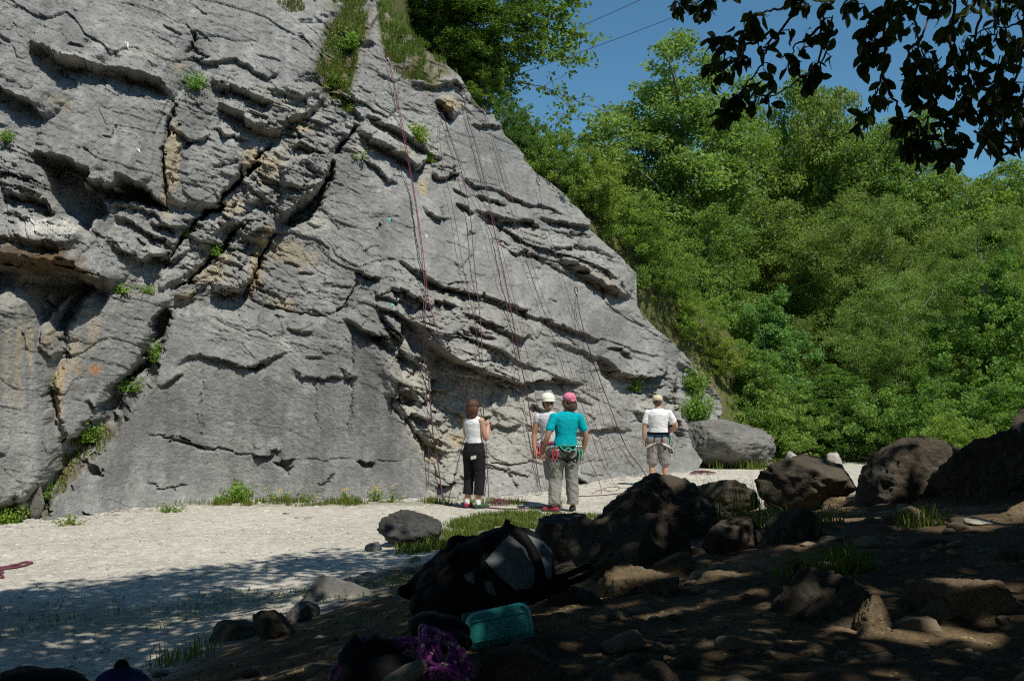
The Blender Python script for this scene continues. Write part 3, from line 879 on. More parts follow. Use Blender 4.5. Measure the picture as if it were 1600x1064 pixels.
L.new(at_.outputs['Color'], mx.inputs[6]); L.new(f, mx.inputs[7]); L.new(mx.outputs[2], p.inputs['Base Color'])
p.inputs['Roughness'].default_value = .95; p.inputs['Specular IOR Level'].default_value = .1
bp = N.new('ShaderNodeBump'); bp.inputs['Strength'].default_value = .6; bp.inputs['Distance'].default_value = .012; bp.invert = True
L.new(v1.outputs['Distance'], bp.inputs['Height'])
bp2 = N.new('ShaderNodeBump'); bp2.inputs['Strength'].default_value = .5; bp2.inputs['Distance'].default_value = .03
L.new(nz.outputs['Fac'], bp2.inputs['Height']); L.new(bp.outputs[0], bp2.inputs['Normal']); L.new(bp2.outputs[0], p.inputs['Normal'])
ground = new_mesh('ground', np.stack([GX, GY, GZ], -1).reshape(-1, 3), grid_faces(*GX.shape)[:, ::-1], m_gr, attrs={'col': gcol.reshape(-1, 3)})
tag(ground, kind='structure')
# hillside behind the crest, falling away to the right
ce = [ (float(np.interp(r_, rows, edge)) - 6, r_) for r_ in np.concatenate([np.linspace(-255, 0, 14), np.linspace(20, 700, 60)])]
crest = []
for x_, y_ in ce:
    h = Vector(at(x_, y_, float(ybase(x_, y_)))); crest.append(h)
crest = np.array([list(c) for c in crest]); ce_y = np.array([c[1] for c in ce])
crest[:, 1] += 0.45; crest[:, 2] -= 0.02
ks = np.concatenate([np.linspace(0, 1, 40) ** 1.3])
HX = crest[:, None] + ks[None, :, None] * np.array([1.0, 1.1, 0])[None, None] * np.interp(ce_y, [-260, 0, 150, 300, 450, 600, 700], [1.5, 1.9, 2.2, 3.4, 4.6, 5, 4])[:, None, None] 
drop = (crest[:, 2] + 0.4)[:, None] * (0.12 * ks + 0.22 * ks ** 2 + .66 * ks ** 6)[None]
HX[..., 2] -= drop
HX[..., 2] += 0.30 * fbm2(HX[..., 0] * .5, HX[..., 1] * .5 + HX[..., 2], 4, 88) * sstep(0, .15, ks)[None]
HB = crest[:, None] + np.linspace(1, 0, 8, endpoint=False)[None, :, None] * np.array([-9.0, 11.0, 4.0])
HH = np.concatenate([HB, HX], 1)
hcol = np.zeros(HH.shape) + np.array([.12, .125, .045])
hn = fbm2(HH[..., 0] * 1.1 + HH[..., 2], HH[..., 1] * 1.1, 4, 71)
hcol = hcol * (1 + .3 * hn)[..., None]
hm = sstep(.1, .5, fbm2(HH[..., 0] * .7 + HH[..., 2] * .6, HH[..., 2] * .9, 4, 73))[..., None] * .6
hcol = hcol * (1 - hm) + np.array([.22, .19, .10]) * hm
m_hill = rock_mat('hillside_turf', bump=.6)
hillside = new_mesh('hillside', HH.reshape(-1, 3), grid_faces(*HH.shape[:2]), m_hill, attrs={'col': hcol.reshape(-1, 3)})
tag(hillside, kind='structure')
HILL_BVH = _bvh(HH.reshape(-1, 3), grid_faces(*HH.shape[:2]))
# ================================================================== vegetation
m_leaf = leaf_mat('leaves_green', (.125,.21,.05), (.285,.395,.115), .48, .5, .25)
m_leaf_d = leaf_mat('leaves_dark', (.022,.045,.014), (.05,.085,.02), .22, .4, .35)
m_grass = leaf_mat('grass_blades', (.09,.14,.025), (.23,.24,.07), .35, .6, .2)
m_bark = simple_mat('bark', (.10,.085,.065), .9, .4, 14, .8, 30)
m_bark_g = simple_mat('bark_grey', (.20,.19,.165), .9, .35, 14, .8, 30)
m_flower = simple_mat('yellow_petals', (.75,.55,.03), .6, .1)

def leaf_quads(Pc, size, rng, up=0.6, aspect=.62, hang=0.0):
    """diamond leaves; returns V,F,v"""
    n = len(Pc)
    d = rng.normal(size=(n, 3)); d[:, 2] -= hang * 2; d /= np.linalg.norm(d, axis=1)[:, None] + 1e-9
    nn = rng.normal(size=(n, 3)) * (1 - up) + np.array([0, 0, up]) * 1.4
    s = np.cross(d, nn); s /= np.linalg.norm(s, axis=1)[:, None] + 1e-9
    sz = (size * rng.uniform(.6, 1.25, n))[:, None]
    nrm = np.cross(s, d)
    a = Pc - d * sz * .5; b = Pc + s * sz * aspect * .5 + nrm * sz * .06; c = Pc + d * sz * .5; e = Pc - s * sz * aspect * .5 + nrm * sz * .06
    V = np.stack([a, b, c, e], 1).reshape(-1, 3)
    F = np.arange(n * 4).reshape(n, 4)
    return V, F

def crown_points(rng, n, lobes, clump, nclump):
    """lobes: (c, r(3)) ellipsoids. leaf positions around clump centres near lobe surfaces"""
    L = np.array([np.r_[c, r] for c, r in lobes], float)
    vol = (L[:, 3] * L[:, 4] * L[:, 5]) ** (2 / 3.); vol /= vol.sum()
    which = rng.choice(len(L), nclump, p=vol)
    d = rng.normal(size=(nclump, 3)); d /= np.linalg.norm(d, axis=1)[:, None]
    rad = rng.uniform(.25, 1.0, nclump) ** .45
    cc = L[which, :3] + d * L[which, 3:] * rad[:, None]
    cs = clump * rng.uniform(.55, 1.3, nclump)
    w = cs ** 2; w /= w.sum()
    k = rng.choice(nclump, n, p=w)
    e = rng.normal(size=(n, 3)); e /= np.linalg.norm(e, axis=1)[:, None]
    e *= (rng.uniform(0, 1, n) ** .5)[:, None]
    e[:, 2] *= .62
    Pc = cc[k] + e * cs[k][:, None]
    v = np.clip(.5 + .35 * rng.normal(size=n) * .6 + (hash2(k, k * 0, 5) - .5) * .7, 0, 1)
    return Pc, v, cc

def crown_obj(name, rng, n, lobes, size, clump, nclump, mat, parent, up=.45, aspect=.62, keep=None):
    Pc, v, cc = crown_points(rng, n, lobes, clump, nclump)
    if keep is not None:
        k = keep(Pc); Pc = Pc[k]; v = v[k]
    V, F = leaf_quads(Pc, size, rng, up, aspect)
    return new_mesh(name, V, F, mat, parent, False, {'v': np.repeat(v, 4)}), cc

def trunk_mb(h, r, rng, cc, nl=9, bend=.5, base=(0, 0, -.3)):
    mb = MB()
    x, y = rng.uniform(-bend, bend, 2)
    pts = [Vector(base), Vector((x * .3, y * .3, h * .25)), Vector((x * .8, y * .6, h * .55)), Vector((x, y, h * .9))]
    sp = smooth_path(pts, 5)
    mb.tube(sp, np.linspace(r, r * .22, len(sp)), 8)
    idx = rng.choice(len(cc), min(nl, len(cc)), replace=False)
    for i in idx:
        t = cc[i]
        zz = np.clip(t[2] - np.hypot(t[0], t[1]) * .8, h * .15, h * .85)
        k = int(np.clip(zz / (h * .9) * (len(sp) - 1), 1, len(sp) - 1)); a = np.array(sp[k])
        mid = a * .45 + t * .55 + np.array([0, 0, .25]) + rng.normal(size=3) * .15
        q = smooth_path([tuple(a), tuple(mid), tuple(t)], 4)
        mb.tube(q, np.linspace(r * .3, r * .06, len(q)), 5, False)
    return mb

PROTO = {}
def make_tree_proto(key, h, w, n, size, clump, nclump, seed, shape='oval', trunk_r=.16, low=.12, up=.45, aspect=.62):
    """crown + trunk meshes of a kind, standing at the origin"""
    rng = np.random.default_rng(seed)
    lobes = []
    nl = 18 if shape == 'oval' and h > 10 else 12
    for i in range(nl):
        t = (i + .5) / nl
        z = h * (low + (1 - low) * t * .93)
        if shape == 'oval': wr = math.sin(math.pi * min(1, .18 + .80 * t)) ** .7
        elif shape == 'round': wr = math.sin(math.pi * (.12 + .80 * t)) ** .5
        else: wr = 1 - .75 * t
        a = i * 2.4 + rng.uniform(-.5, .5); q = w * .5 * wr * .5
        rr_ = w * .5 * wr * rng.uniform(.6, .85)
        lobes.append(((math.cos(a) * q, math.sin(a) * q, z), (rr_, rr_, h * rng.uniform(.10, .16))))
    Pc, v, cc = crown_points(rng, n, lobes, clump, nclump)
    k = Pc[:, 2] > .15
    V, F = leaf_quads(Pc[k], size, rng, up, aspect)
    c = new_mesh('crown', V, F, m_leaf, None, False, {'v': np.repeat(v[k], 4)})
    t = trunk_mb(h * .93, trunk_r, rng, cc, 16).build('trunk', m_bark_g)
    PROTO[key] = (c, t, h, w)
    for o in (c, t): C.objects.unlink(o)

def plant_tree(key, name, loc, hh, ww, rz, label, cat, group, tint=(1, 1, 1), mat=None):
    c, t, h, w = PROTO[key]
    root = empty(name, loc, rz)
    tag(root, label, cat, group)
    for s in (c, t):
        if s is None: continue
        o = s.copy(); C.objects.link(o); o.parent = root
        o.scale = (ww / w, ww / w, hh / h)
        if s is c: o.color = (*tint, 1)
        if mat and s is c:
            o.material_slots[0].link = 'OBJECT'; o.material_slots[0].material = mat
    return root

make_tree_proto('tall', 14, 6.0, 85000, .155, .55, 560, 1, 'oval', .2, .08)
make_tree_proto('round', 11, 7.5, 95000, .15, .50, 900, 2, 'round', .18, .06)
make_tree_proto('willow', 9, 7.5, 80000, .135, .40, 900, 3, 'round', .15, .05, .3, .34)
make_tree_proto('ash', 7, 5, 46000, .13, .34, 460, 4, 'oval', .1, .03)
make_tree_proto('bush', 3.2, 4, 15000, .12, .32, 170, 5, 'round', .05, .0)

def tree_at(key, name, cx, top, wpx, Y, label, cat, tint, rz=0, group='trees of the wood behind the cliff', zb=None):
    x = (cx - 800) / FPX * Y
    z0 = gzf(x, Y) if zb is None else zb
    ztop = float(at(cx, top, Y)[2])
    return plant_tree(key, name, (x, Y, z0 - .1), ztop - z0 + .1, wpx / FPX * Y, rz, label, cat, group, tint)

YG = (1.12, 1.06, .95); BG = (.85, 1.0, 1.15); OL = (.92, 1.02, .95); DK = (.62, .72, .75)
WOOD = [
 ('tall','broadleaf_tree',1050,52,300,43,'tallest pale green tree left of the middle of the wood, rising against the sky','tree',(1.05,1.12,1.25),.3),
 ('tall','broadleaf_tree',1140,105,240,47,'slender green tree behind and right of the tallest pale green tree','tree',(.9,1.0,.9),1.9),
 ('round','broadleaf_tree',1235,140,230,50,'broad dull green tree on the skyline below the tip of the left hanging spray','tree',OL,4.0),
 ('round','broadleaf_tree',1310,152,250,45,'bushy tree with a reddish brown top on the skyline','tree',(1.04,1.0,.92),2.4),
 ('round','broadleaf_tree',1400,190,270,44,'wide olive green tree on the skyline below the hanging leaves','tree',OL,5.1),
 ('round','broadleaf_tree',1490,280,260,43,'low crowned tree at the dip of the skyline on the right','tree',(1.0,1.02,.9),3.3),
 ('tall','broadleaf_tree',1585,248,230,42,'bright green tree rising at the right border of the photo','tree',(1.1,1.15,.95),.9),
 ('round','broadleaf_tree',1700,215,220,46,'tree just beyond the right border, its left edge showing','tree',YG,.4),
 ('tall','broadleaf_tree',985,185,230,44,'yellow green tree between the crag crest and the tallest tree','tree',YG,1.1),
 ('tall','broadleaf_tree',935,215,190,50,'small pale tree low in the gap of sky beside the crag crest','tree',(.95,1.05,1.1),2.8),
 ('round','broadleaf_tree',1095,335,230,37,'rounded mid green tree in front of the foot of the tallest tree','tree',(.85,.95,.8),4.4),
 ('round','broadleaf_tree',1225,320,250,39,'large dull green tree in the centre of the wood','tree',(.92,.9,.8),2.0),
 ('willow','willow_tree',1380,300,300,37,'wide olive willow with bare grey twigs in the centre right of the wood','tree',(1.0,.98,.95),.2),
 ('willow','willow_tree',1535,340,260,35,'grey green willow in front of the right border tree','tree',(1.0,1.05,1.0),3.4),
 ('ash','maple_tree',1075,395,170,33,'bright leafy maple just right of the crag crest','tree',(1.1,1.1,.85),.5),
 ('ash','maple_tree',1135,450,170,31.5,'sunlit maple in front, above the far boulder','tree',(1.0,1.12,1.0),2.7),
 ('ash','ash_tree',1205,455,160,31,'blue green ash with feathery clumps left of the dark hollow','tree',(.9,1.15,1.25),4.6),
 ('ash','ash_tree',1180,540,150,28.5,'small ash leaning over the far boulder','tree',(.95,1.1,1.0),1.4),
 ('willow','willow_tree',1400,430,250,31,'grey green willow right of the dark hollow','tree',(1.0,1.08,1.05),5.4),
 ('ash','maple_tree',1560,400,210,29,'leafy maple low at the right border','tree',(.8,1.0,.8),3.9),
 ('ash','maple_tree',1660,380,230,30,'maple beyond the right border of the photo, edge showing','tree',(.9,1.0,.8),2.2),
 ('ash','maple_tree',1300,575,170,29,'low dark maple beneath the dark hollow','tree',(.62,.8,.6),.1),
]
for i, (k, nm, cx, top, w, Y, lb, ct, ti, rz) in enumerate(WOOD):
    tree_at(k, nm, cx, top, w, Y, lb, ct, ti, rz)
BUSH = [(1145,600,150,28,'leafy bush directly above the far boulder',(1.0,1.08,.9)),
 (1225,610,130,27,'light green bush right of the far boulder',(1.05,1.12,.95)),
 (1300,625,150,27.5,'dark bush behind the first large shaded rock on the right',(.6,.75,.6)),
 (1375,600,160,27,'bush of small leaves behind the gap with sunlit gravel',(.85,1.0,.85)),
 (1445,590,150,26,'glossy leaved bush behind the domed shaded rocks',(.75,.95,.75)),
 (1520,600,160,25,'bushy shrub at the right above the shaded rocks',(.8,1.0,.8)),
 (1600,560,170,25,'tall shrub cut by the right border of the photo',(.85,1.05,.85)),
 (1490,645,110,22,'low sunlit shrub touching the tops of the shaded rocks',(1.1,1.15,.8))]
for i, (cx, top, w, Y, lb, ti) in enumerate(BUSH):
    tree_at('bush', 'shrub', cx, top, w, Y, lb, 'shrub', ti, i * 1.3, 'shrubs along the foot of the wood')

# far wood closing the gaps
rng = np.random.default_rng(99)
Pn = []
for i in range(60):
    a = R(rng.uniform(-6, 36)); r = rng.uniform(56, 72)
    cx, cy = r * math.sin(a), r * math.cos(a)
    h = 5 + 7 * sstep(-6, 8, np.degrees(a)) * rng.uniform(.75, 1.0)
    q = rng.normal(size=(2600, 3)); q /= np.linalg.norm(q, axis=1)[:, None]; q *= rng.uniform(.6, 1, 2600)[:, None] ** .4
    Pn.append(np.array([cx, cy, float(gz(np.array([cx]), np.array([cy]), False)[0]) + h * .5]) + q * np.array([3.6, 3.0, h * .5]))
Pn = np.concatenate(Pn)
V, F = leaf_quads(Pn, .30, rng, .45)
o = new_mesh('distant_wood', V, F, m_leaf, None, False, {'v': np.repeat(rng.uniform(0, 1, len(Pn)), 4)})
o.color = (.75, .8, .75, 1)
tag(o, 'distant green wood closing the gaps between the nearer trees', 'wood', None, 'stuff')

# ---- trees and shrubs on the crest behind the cliff
def crest_at(px, py, off):
    """point of the hillside just beyond the crest"""
    h, n = hit(px, py, HILL_BVH)
    return h
def crest_plant(key, name, px, py, hpx, wpx, label, cat, tint, rz=0, Y=None, mat=None):
    h = crest_at(px, py, 0)
    if h is None or Y is not None:
        Yv = Y if Y else float(ybase(px, py)) + 3
        h = Vector(at(px, py, Yv))
    s = h.y / FPX
    return plant_tree(key, name, (h.x, h.y, h.z - .1), hpx * s, wpx * s, rz, label, cat, 'trees and shrubs along the crest of the crag', tint, mat)
CREST = [
 ('round','broadleaf_tree',715,150,260,230,27.5,'dark spreading tree standing on top of the crag',(.55,.68,.5),0),
 ('ash','broadleaf_tree',665,60,160,170,27,'dark leafy tree at the top border above the turf slope',(.5,.62,.45),2),
 ('ash','broadleaf_tree',745,190,120,90,27,'mid green young tree below the dark crest tree',(.85,.95,.7),1),
 ('bush','shrub',800,270,130,90,None,'dark shrub in the notch of the crest, half way down',(.5,.65,.5),2),
 ('bush','shrub',835,285,100,100,None,'twiggy green shrub on the crest right of the notch',(.85,1,.8),3),
 ('bush','shrub',880,320,120,120,None,'loose green shrub on the crest beside the shaded rock patch',(1.0,1.05,.8),4),
 ('bush','shrub',930,345,120,130,None,'yellow green shrub on the crest under the gap of sky',(1.15,1.1,.8),5),
 ('bush','shrub',985,400,110,130,None,'shrub hanging over the grassy rim above the dark notch',(.95,1.05,.75),.7),
 ('bush','shrub',1030,470,110,120,None,'shrub of maple leaves right of the dark notch in the rim',(.85,.95,.7),1.7),
 ('bush','shrub',1075,530,90,100,None,'bright shrub on the lower rim of the crag',(1.1,1.15,.8),2.7),
 ('bush','shrub',1120,585,80,90,None,'yellow green shrub at the foot of the rim',(1.15,1.1,.75),3.7),
]
for k, nm, px, py, hp, wp, Y, lb, ti, rz in CREST:
    crest_plant(k, nm, px, py, hp, wp, lb, 'tree' if 'tree' in nm else 'shrub', ti, rz, Y)

# overhanging leafy branches reaching right from the crest tree
def branch_tree(name, label, start, paths, Y, leaf, seed, mat, n_per, tint, twigs=True, group=None):
    rng = np.random.default_rng(seed)
    root = empty(name, tuple(at(start[0], start[1], Y))); tag(root, label, 'tree' if 'tree' in name else 'shrub', group)
    base = np.array(root.location)
    mb = MB(); LP = []
    for pth, r0 in paths:
        pts = [at(px, py, Y + dy) for px, py, dy in pth]
        sp = np.array(smooth_path([tuple(p) for p in pts], 7))
        sp += np.cumsum(rng.normal(size=sp.shape) * .012, 0)
        mb.tube(sp - base, np.linspace(r0, r0 * .2, len(sp)), 5, False)
        for i in range(2, len(sp)):
            for q in range(n_per):
                L_ = rng.uniform(.12, .75); d = rng.normal(size=3); d[2] = d[2] * .5 - .05; d /= np.linalg.norm(d)
                e = sp[i] + d * L_
                if q % 3 == 0: mb.tube(np.array([sp[i], sp[i] + d * L_ * .5 + [0, 0, .03], e]) - base, [.007, .005, .003], 4, False)
                m = rng.integers(4, 9)
                tt = rng.uniform(.4, 1.05, m)[:, None]
                LP.append(sp[i] + d * L_ * tt + rng.normal(size=(m, 3)) * .06)
    LP = np.concatenate(LP)
    V, F = leaf_quads(LP - base, leaf, rng, .4)
    o = new_mesh('foliage', V, F, mat, root, False, {'v': np.repeat(rng.uniform(0, 1, len(LP)), 4)}); o.color = (*tint, 1)
    mb.build('branches', m_bark, root)
    return root
branch_tree('broadleaf_tree', 'tree on the crag top whose thin leafy boughs reach right across the blue sky', (690,150),
  [([(690,150,0),(740,90,0),(800,45,.3),(860,40,.6),(925,55,.6)], .05), ([(740,90,0),(790,20,0),(850,-10,.4),(900,5,.6)], .04),
   ([(740,90,0),(800,75,0),(850,85,.3),(905,90,.3)], .035), ([(720,120,0),(740,60,.5),(760,0,.8)], .04), ([(735,95,0),(770,110,.2),(800,112,.2)], .03),
   ([(700,140,0),(700,80,1),(690,20,1)], .04), ([(800,45,.3),(840,20,.6),(885,30,.6)], .02), ([(720,120,0),(745,130,0),(775,120,0)], .03), ([(800,75,.2),(840,62,.5),(880,70,.5)], .02)],
  27.2, .15, 5, m_leaf, 5, (.85, .95, .62), group='trees and shrubs along the crest of the crag')
branch_tree('young_tree', 'sapling with one thin bare bough of sparse leaves crossing the sky below the leafy boughs', (770,215),
  [([(770,215,0),(775,170,0),(795,133,0),(840,138,0),(890,155,0),(948,172,0)], .022), ([(775,170,0),(800,190,0),(830,200,0)], .02), ([(840,138,0),(870,150,.2),(905,185,.2)], .012)],
  27.5, .13, 6, m_leaf, 1, (.9, .95, .7), group='trees and shrubs along the crest of the crag')
branch_tree('young_tree', 'loose twiggy sapling rising from the crest notch against the sky', (850,290),
  [([(850,290,0),(860,240,0),(868,205,0),(880,180,0)], .02), ([(860,240,0),(830,215,0),(820,190,0)], .015), ([(862,230,0),(900,215,0),(930,212,0)], .015), ([(850,290,0),(900,255,.2),(940,245,.4)], .02),
   ([(850,290,0),(810,240,0),(800,200,0)], .02)],
  27.5, .13, 8, m_leaf, 3, (.9, 1.0, .75), group='trees and shrubs along the crest of the crag')

# ---- grass
def blades(Pb, h, rng, lean=.35, w=.012, nrm=None):
    n = len(Pb)
    a = rng.uniform(0, 2 * math.pi, n); hh = h * rng.uniform(.25, 1.35, n)
    d = np.stack([np.cos(a), np.sin(a), np.zeros(n)], 1)
    s = np.stack([-np.sin(a), np.cos(a), np.zeros(n)], 1)
    up = np.array([0, 0, 1.0]) if nrm is None else nrm
    l = (rng.uniform(.1, 1, n) * lean)[:, None]
    H = hh[:, None]
    a0 = Pb - s * w * .5; a1 = Pb + s * w * .5
    m = Pb + up * H * .6 + d * H * l * .4
    t = Pb + up * H * (1 - l * .3) + d * H * l * 1.1
    V = np.stack([a0, a1, m + s * w * .35, t, m - s * w * .35], 1).reshape(-1, 3)
    i = np.arange(n)[:, None] * 5
    F = np.concatenate([np.concatenate([i, i + 1, i + 2, i + 4], 1), np.concatenate([i + 4, i + 2, i + 3, i + 3], 1)])
    return V, F
def grass_obj(name, Pb, h, rng, label, tint=(1, 1, 1), lean=.35, w=.012, kind='stuff', cat='grass', group=None, loc=None, dry=0.0):
    V, F = blades(Pb if loc is None else Pb - np.array(loc), h, rng, lean, w)
    # triangles kept as separate polygons
    q = F[:len(Pb)]; t = F[len(Pb):, :3]
    F3 = np.concatenate([q[:, [0, 1, 2]], q[:, [0, 2, 3]], t])
    v = np.clip(rng.normal(.45 + dry, .25, len(Pb)), 0, 1)
    o = new_mesh(name, V, F3, m_grass, None, False, {'v': np.repeat(v, 5)}, loc=loc)
    o.color = (*tint, 1)
    return tag(o, label, cat, group, kind)
rng = np.random.default_rng(12)
def spot_points(spots, dens):
    out = []
    for i, (cx, cy, rx, ry, s) in spots:
        n = int(dens * rx * ry * s * 4)
        x = rng.uniform(cx - rx * 1.2, cx + rx * 1.2, n); y = rng.uniform(cy - ry * 1.2, cy + ry * 1.2, n)
        r = np.hypot((x - cx) / rx, (y - cy) / ry) + .5 * fbm2(x * 2.2, y * 2.2, 3, 900 + i)
        k = (r < 1) & (rng.random(n) < s * 1.2) & (noise2(x * 6, y * 6, 8) + .9 * noise2(x * 1.9, y * 3, 18) > -.12)
        out.append(np.stack([x[k], y[k], gz(x[k], y[k])], 1))
    return np.concatenate(out)
GSP = list(enumerate(GRASS_SPOTS))
grass_obj('grass', spot_points(GSP[:3], 5200), .085, rng, 'bright short grass growing behind the small boulder and the backpack', (.95, 1.05, .9), .5, .010)
grass_obj('grass', spot_points(GSP[3:6], 4200), .10, rng, 'green grass strip along the foot of the cliff', (.95, 1.0, .8), .5, .010)
grass_obj('grass', spot_points(GSP[6:10] + GSP[12:13], 1300), .04, rng, 'thin tufts of grass scattered over the shaded gravel', (.8, .9, .7), .6, .008)
grass_obj('grass', spot_points(GSP[10:11], 900), .22, rng, 'tall grass at the foot of the far boulder', (1, 1.1, .8), .5, .018)
# turf on the rims and in the top gully of the cliff
def cliff_turf(polys, n, h, label, tint, dry=.2, bvh=None, off=-.02, w=.014, lean=.6):
    pts = []
    for poly, wgt in polys:
        a = np.array(poly, float); x0, y0 = a.min(0); x1, y1 = a.max(0)
        m = int(n * wgt)
        X, Y_ = rng.uniform(x0, x1, m), rng.uniform(y0, y1, m)
        k = inside(X, Y_, poly) & (fbm2(X / 16, Y_ / 16, 4, 55) > -.16)
        for px, py in zip(X[k], Y_[k]):
            h_, n_ = hit(px, py, bvh)
            if h_ is None: continue
            pts.append(list(h_ + (h_ - CAM).normalized() * (-off)))
    return grass_obj('grass', np.array(pts), h, rng, label, tint, lean, w, dry=dry)
cliff_turf([([(498,100),(512,60),(520,-12),(575,-12),(574,40),(562,86),(550,130),(545,175),(515,160),(492,120)], 1)], 15000, .13, 'turf filling the gully at the top of the crag', (.8, 1.0, .7), .1)
cliff_turf([([(588,10),(600,85),(640,125),(672,145),(700,105),(715,118),(660,40),(640,-12),(585,-12)], 1)], 16000, .17, 'turf slope on the crest of the crag below the dark tree', (.8, 1.05, .7), .05)
cliff_turf([([(575,-20),(590,40),(606,88),(650,125),(700,112),(735,140),(700,60),(670,-20)], 1)], 9000, .17, 'turf just beyond the crest below the dark tree', (.8, 1.05, .7), .05, HILL_BVH)
cliff_turf([([(600,88),(640,100),(676,140),(655,150),(625,128)], 1), ([(420,0),(470,0),(480,20),(450,22)], .3)], 2500, .15, 'yellowish turf fringe left of the top rock band', (.85, .8, .7), .3)
cliff_turf([([(800,240),(850,270),(910,320),(960,370),(1000,400),(1060,520),(1130,600),(1180,640),(1145,645),(1100,580),(1000,480),(985,420),(920,350),(840,280)], 1)], 9000, .17, 'long grass on the right rim of the crag', (.95, 1.1, .8), .1, HILL_BVH, w=.018)
cliff_turf([([(104,694),(150,664),(190,664),(165,700),(122,742),(80,800),(20,812),(0,800),(0,780),(60,768),(96,736)], 1)], 3600, .14, 'grass filling the gully left of the big slab', (.8, .9, .7), .2)

# ---- single plants on and under the cliff
def sprig_plant(name, base, h, w, n, leaf, seed, label, cat, tint, group=None, flowers=0, mat=None, up=.4):
    rg = np.random.default_rng(seed)
    root = empty(name, tuple(base)); tag(root, label, cat, group)
    mb = MB(); LP = []; tips = []
    ns = max(5, int(n / 40))
    for i in range(ns):
        a = rg.uniform(0, 6.28); q = rg.uniform(0, 1) ** .6 * w * .5
        tip = np.array([math.cos(a) * q, math.sin(a) * q, h * rg.uniform(.5, 1.05) * (1 - .35 * (q / (w * .5 + 1e-6)) ** 2)])
        st_ = np.array([math.cos(a) * q * .25, math.sin(a) * q * .25, -.03])
        mid = (st_ + tip) / 2 + rg.normal(size=3) * .03
        mb.tube([st_, mid, tip], [.006, .004, .002], 4, False)
        tips.append(tip)
        m = int(n / ns)
        t = rg.uniform(.15, 1.02, m)[:, None]
        LP.append(st_ + (tip - st_) * t + rg.normal(size=(m, 3)) * leaf * .9)
    LP = np.concatenate(LP); LP[:, 2] = np.maximum(LP[:, 2], .01)
    V, F = leaf_quads(LP, leaf, rg, up)
    o = new_mesh('foliage', V, F, mat or m_leaf, root, False, {'v': np.repeat(rg.uniform(0, 1, len(LP)), 4)}); o.color = (*tint, 1)
    mb.build('stems', m_grass, root)
    for k in range(flowers):
        t = tips[k % len(tips)] + rg.normal(size=3) * w * .12
        f = MB()
        for j in range(5):
            aa = j * 1.2566; r_ = .022
            f.add([[t[0], t[1], t[2] + .02], [t[0] + math.cos(aa - .5) * r_, t[1] + math.sin(aa - .5) * r_, t[2] + .028], [t[0] + math.cos(aa) * r_ * 1.5, t[1] + math.sin(aa) * r_ * 1.5, t[2] + .02], [t[0] + math.cos(aa + .5) * r_, t[1] + math.sin(aa + .5) * r_, t[2] + .028]], [[0, 1, 2, 3]])
        f.build('flower', m_flower, root, False)
    return root
def gp(px, py, z=None):
    """ground point under a photo pixel"""
    u, f, w = (float(q) for q in ray(px, py))
    t = 3.0
    while t < 60:
        x, y, zz = u * t, f * t, CAM_Z + w * t
        if zz <= gzf(x, y): break
        t += .05
    return np.array([x, y, gzf(x, y)])
PL = [
 ('leafy_plant',(372,783),.32,.62,900,.055,'round leafy green plant at the foot of the slab','plant',(1,1.15,.8),0),
 ('leafy_plant',(345,786),.14,.25,160,.045,'small broad leafed plant just left of the round leafy plant','plant',(.9,1.1,.8),0),
 ('flowering_plant',(432,783),.20,.5,300,.03,'yellow flowered plant right of the round leafy plant','plant',(.9,1,.7),12),
 ('flowering_plant',(470,784),.17,.6,320,.03,'second yellow flowered plant along the slab foot','plant',(.9,1,.7),7),
 ('flowering_plant',(545,784),.20,.5,300,.03,'yellow flowered plant below the dark smooth slab','plant',(.9,1,.7),12),
 ('flowering_plant',(583,783),.28,.45,320,.03,'tallest yellow flowered plant with one upright shoot','plant',(.95,1.05,.7),10),
 ('flowering_plant',(612,785),.18,.45,260,.03,'yellow flowered plant furthest right along the slab foot','plant',(.9,1,.7),8),
 ('grass_tuft',(268,800),.13,.55,380,.03,'low green tuft at the slab foot left of the leafy plant','plant',(.9,1.05,.8),0),
 ('grass_tuft',(108,820),.12,.6,380,.03,'low yellowish tuft at the left corner of the slab','plant',(1.1,1,.7),0),
 ('leafy_plant',(14,806),.28,.5,520,.05,'bright leafy plant at the left border under the pillar','plant',(1.15,1.2,.7),0),
]
for i, (nm, (px, py), h, w, n, lf, lb, ct, ti, fl) in enumerate(PL):
    b = gp(px, py); hh_, _n = hit(px, py - 6)
    if hh_ is not None and hh_.y < b[1] + .18: b = at(px, py, hh_.y - .18); b[2] = gzf(b[0], b[1])
    sprig_plant(nm, b, h, w, n, lf, 50 + i, lb, ct, ti, 'plants along the foot of the cliff', fl)
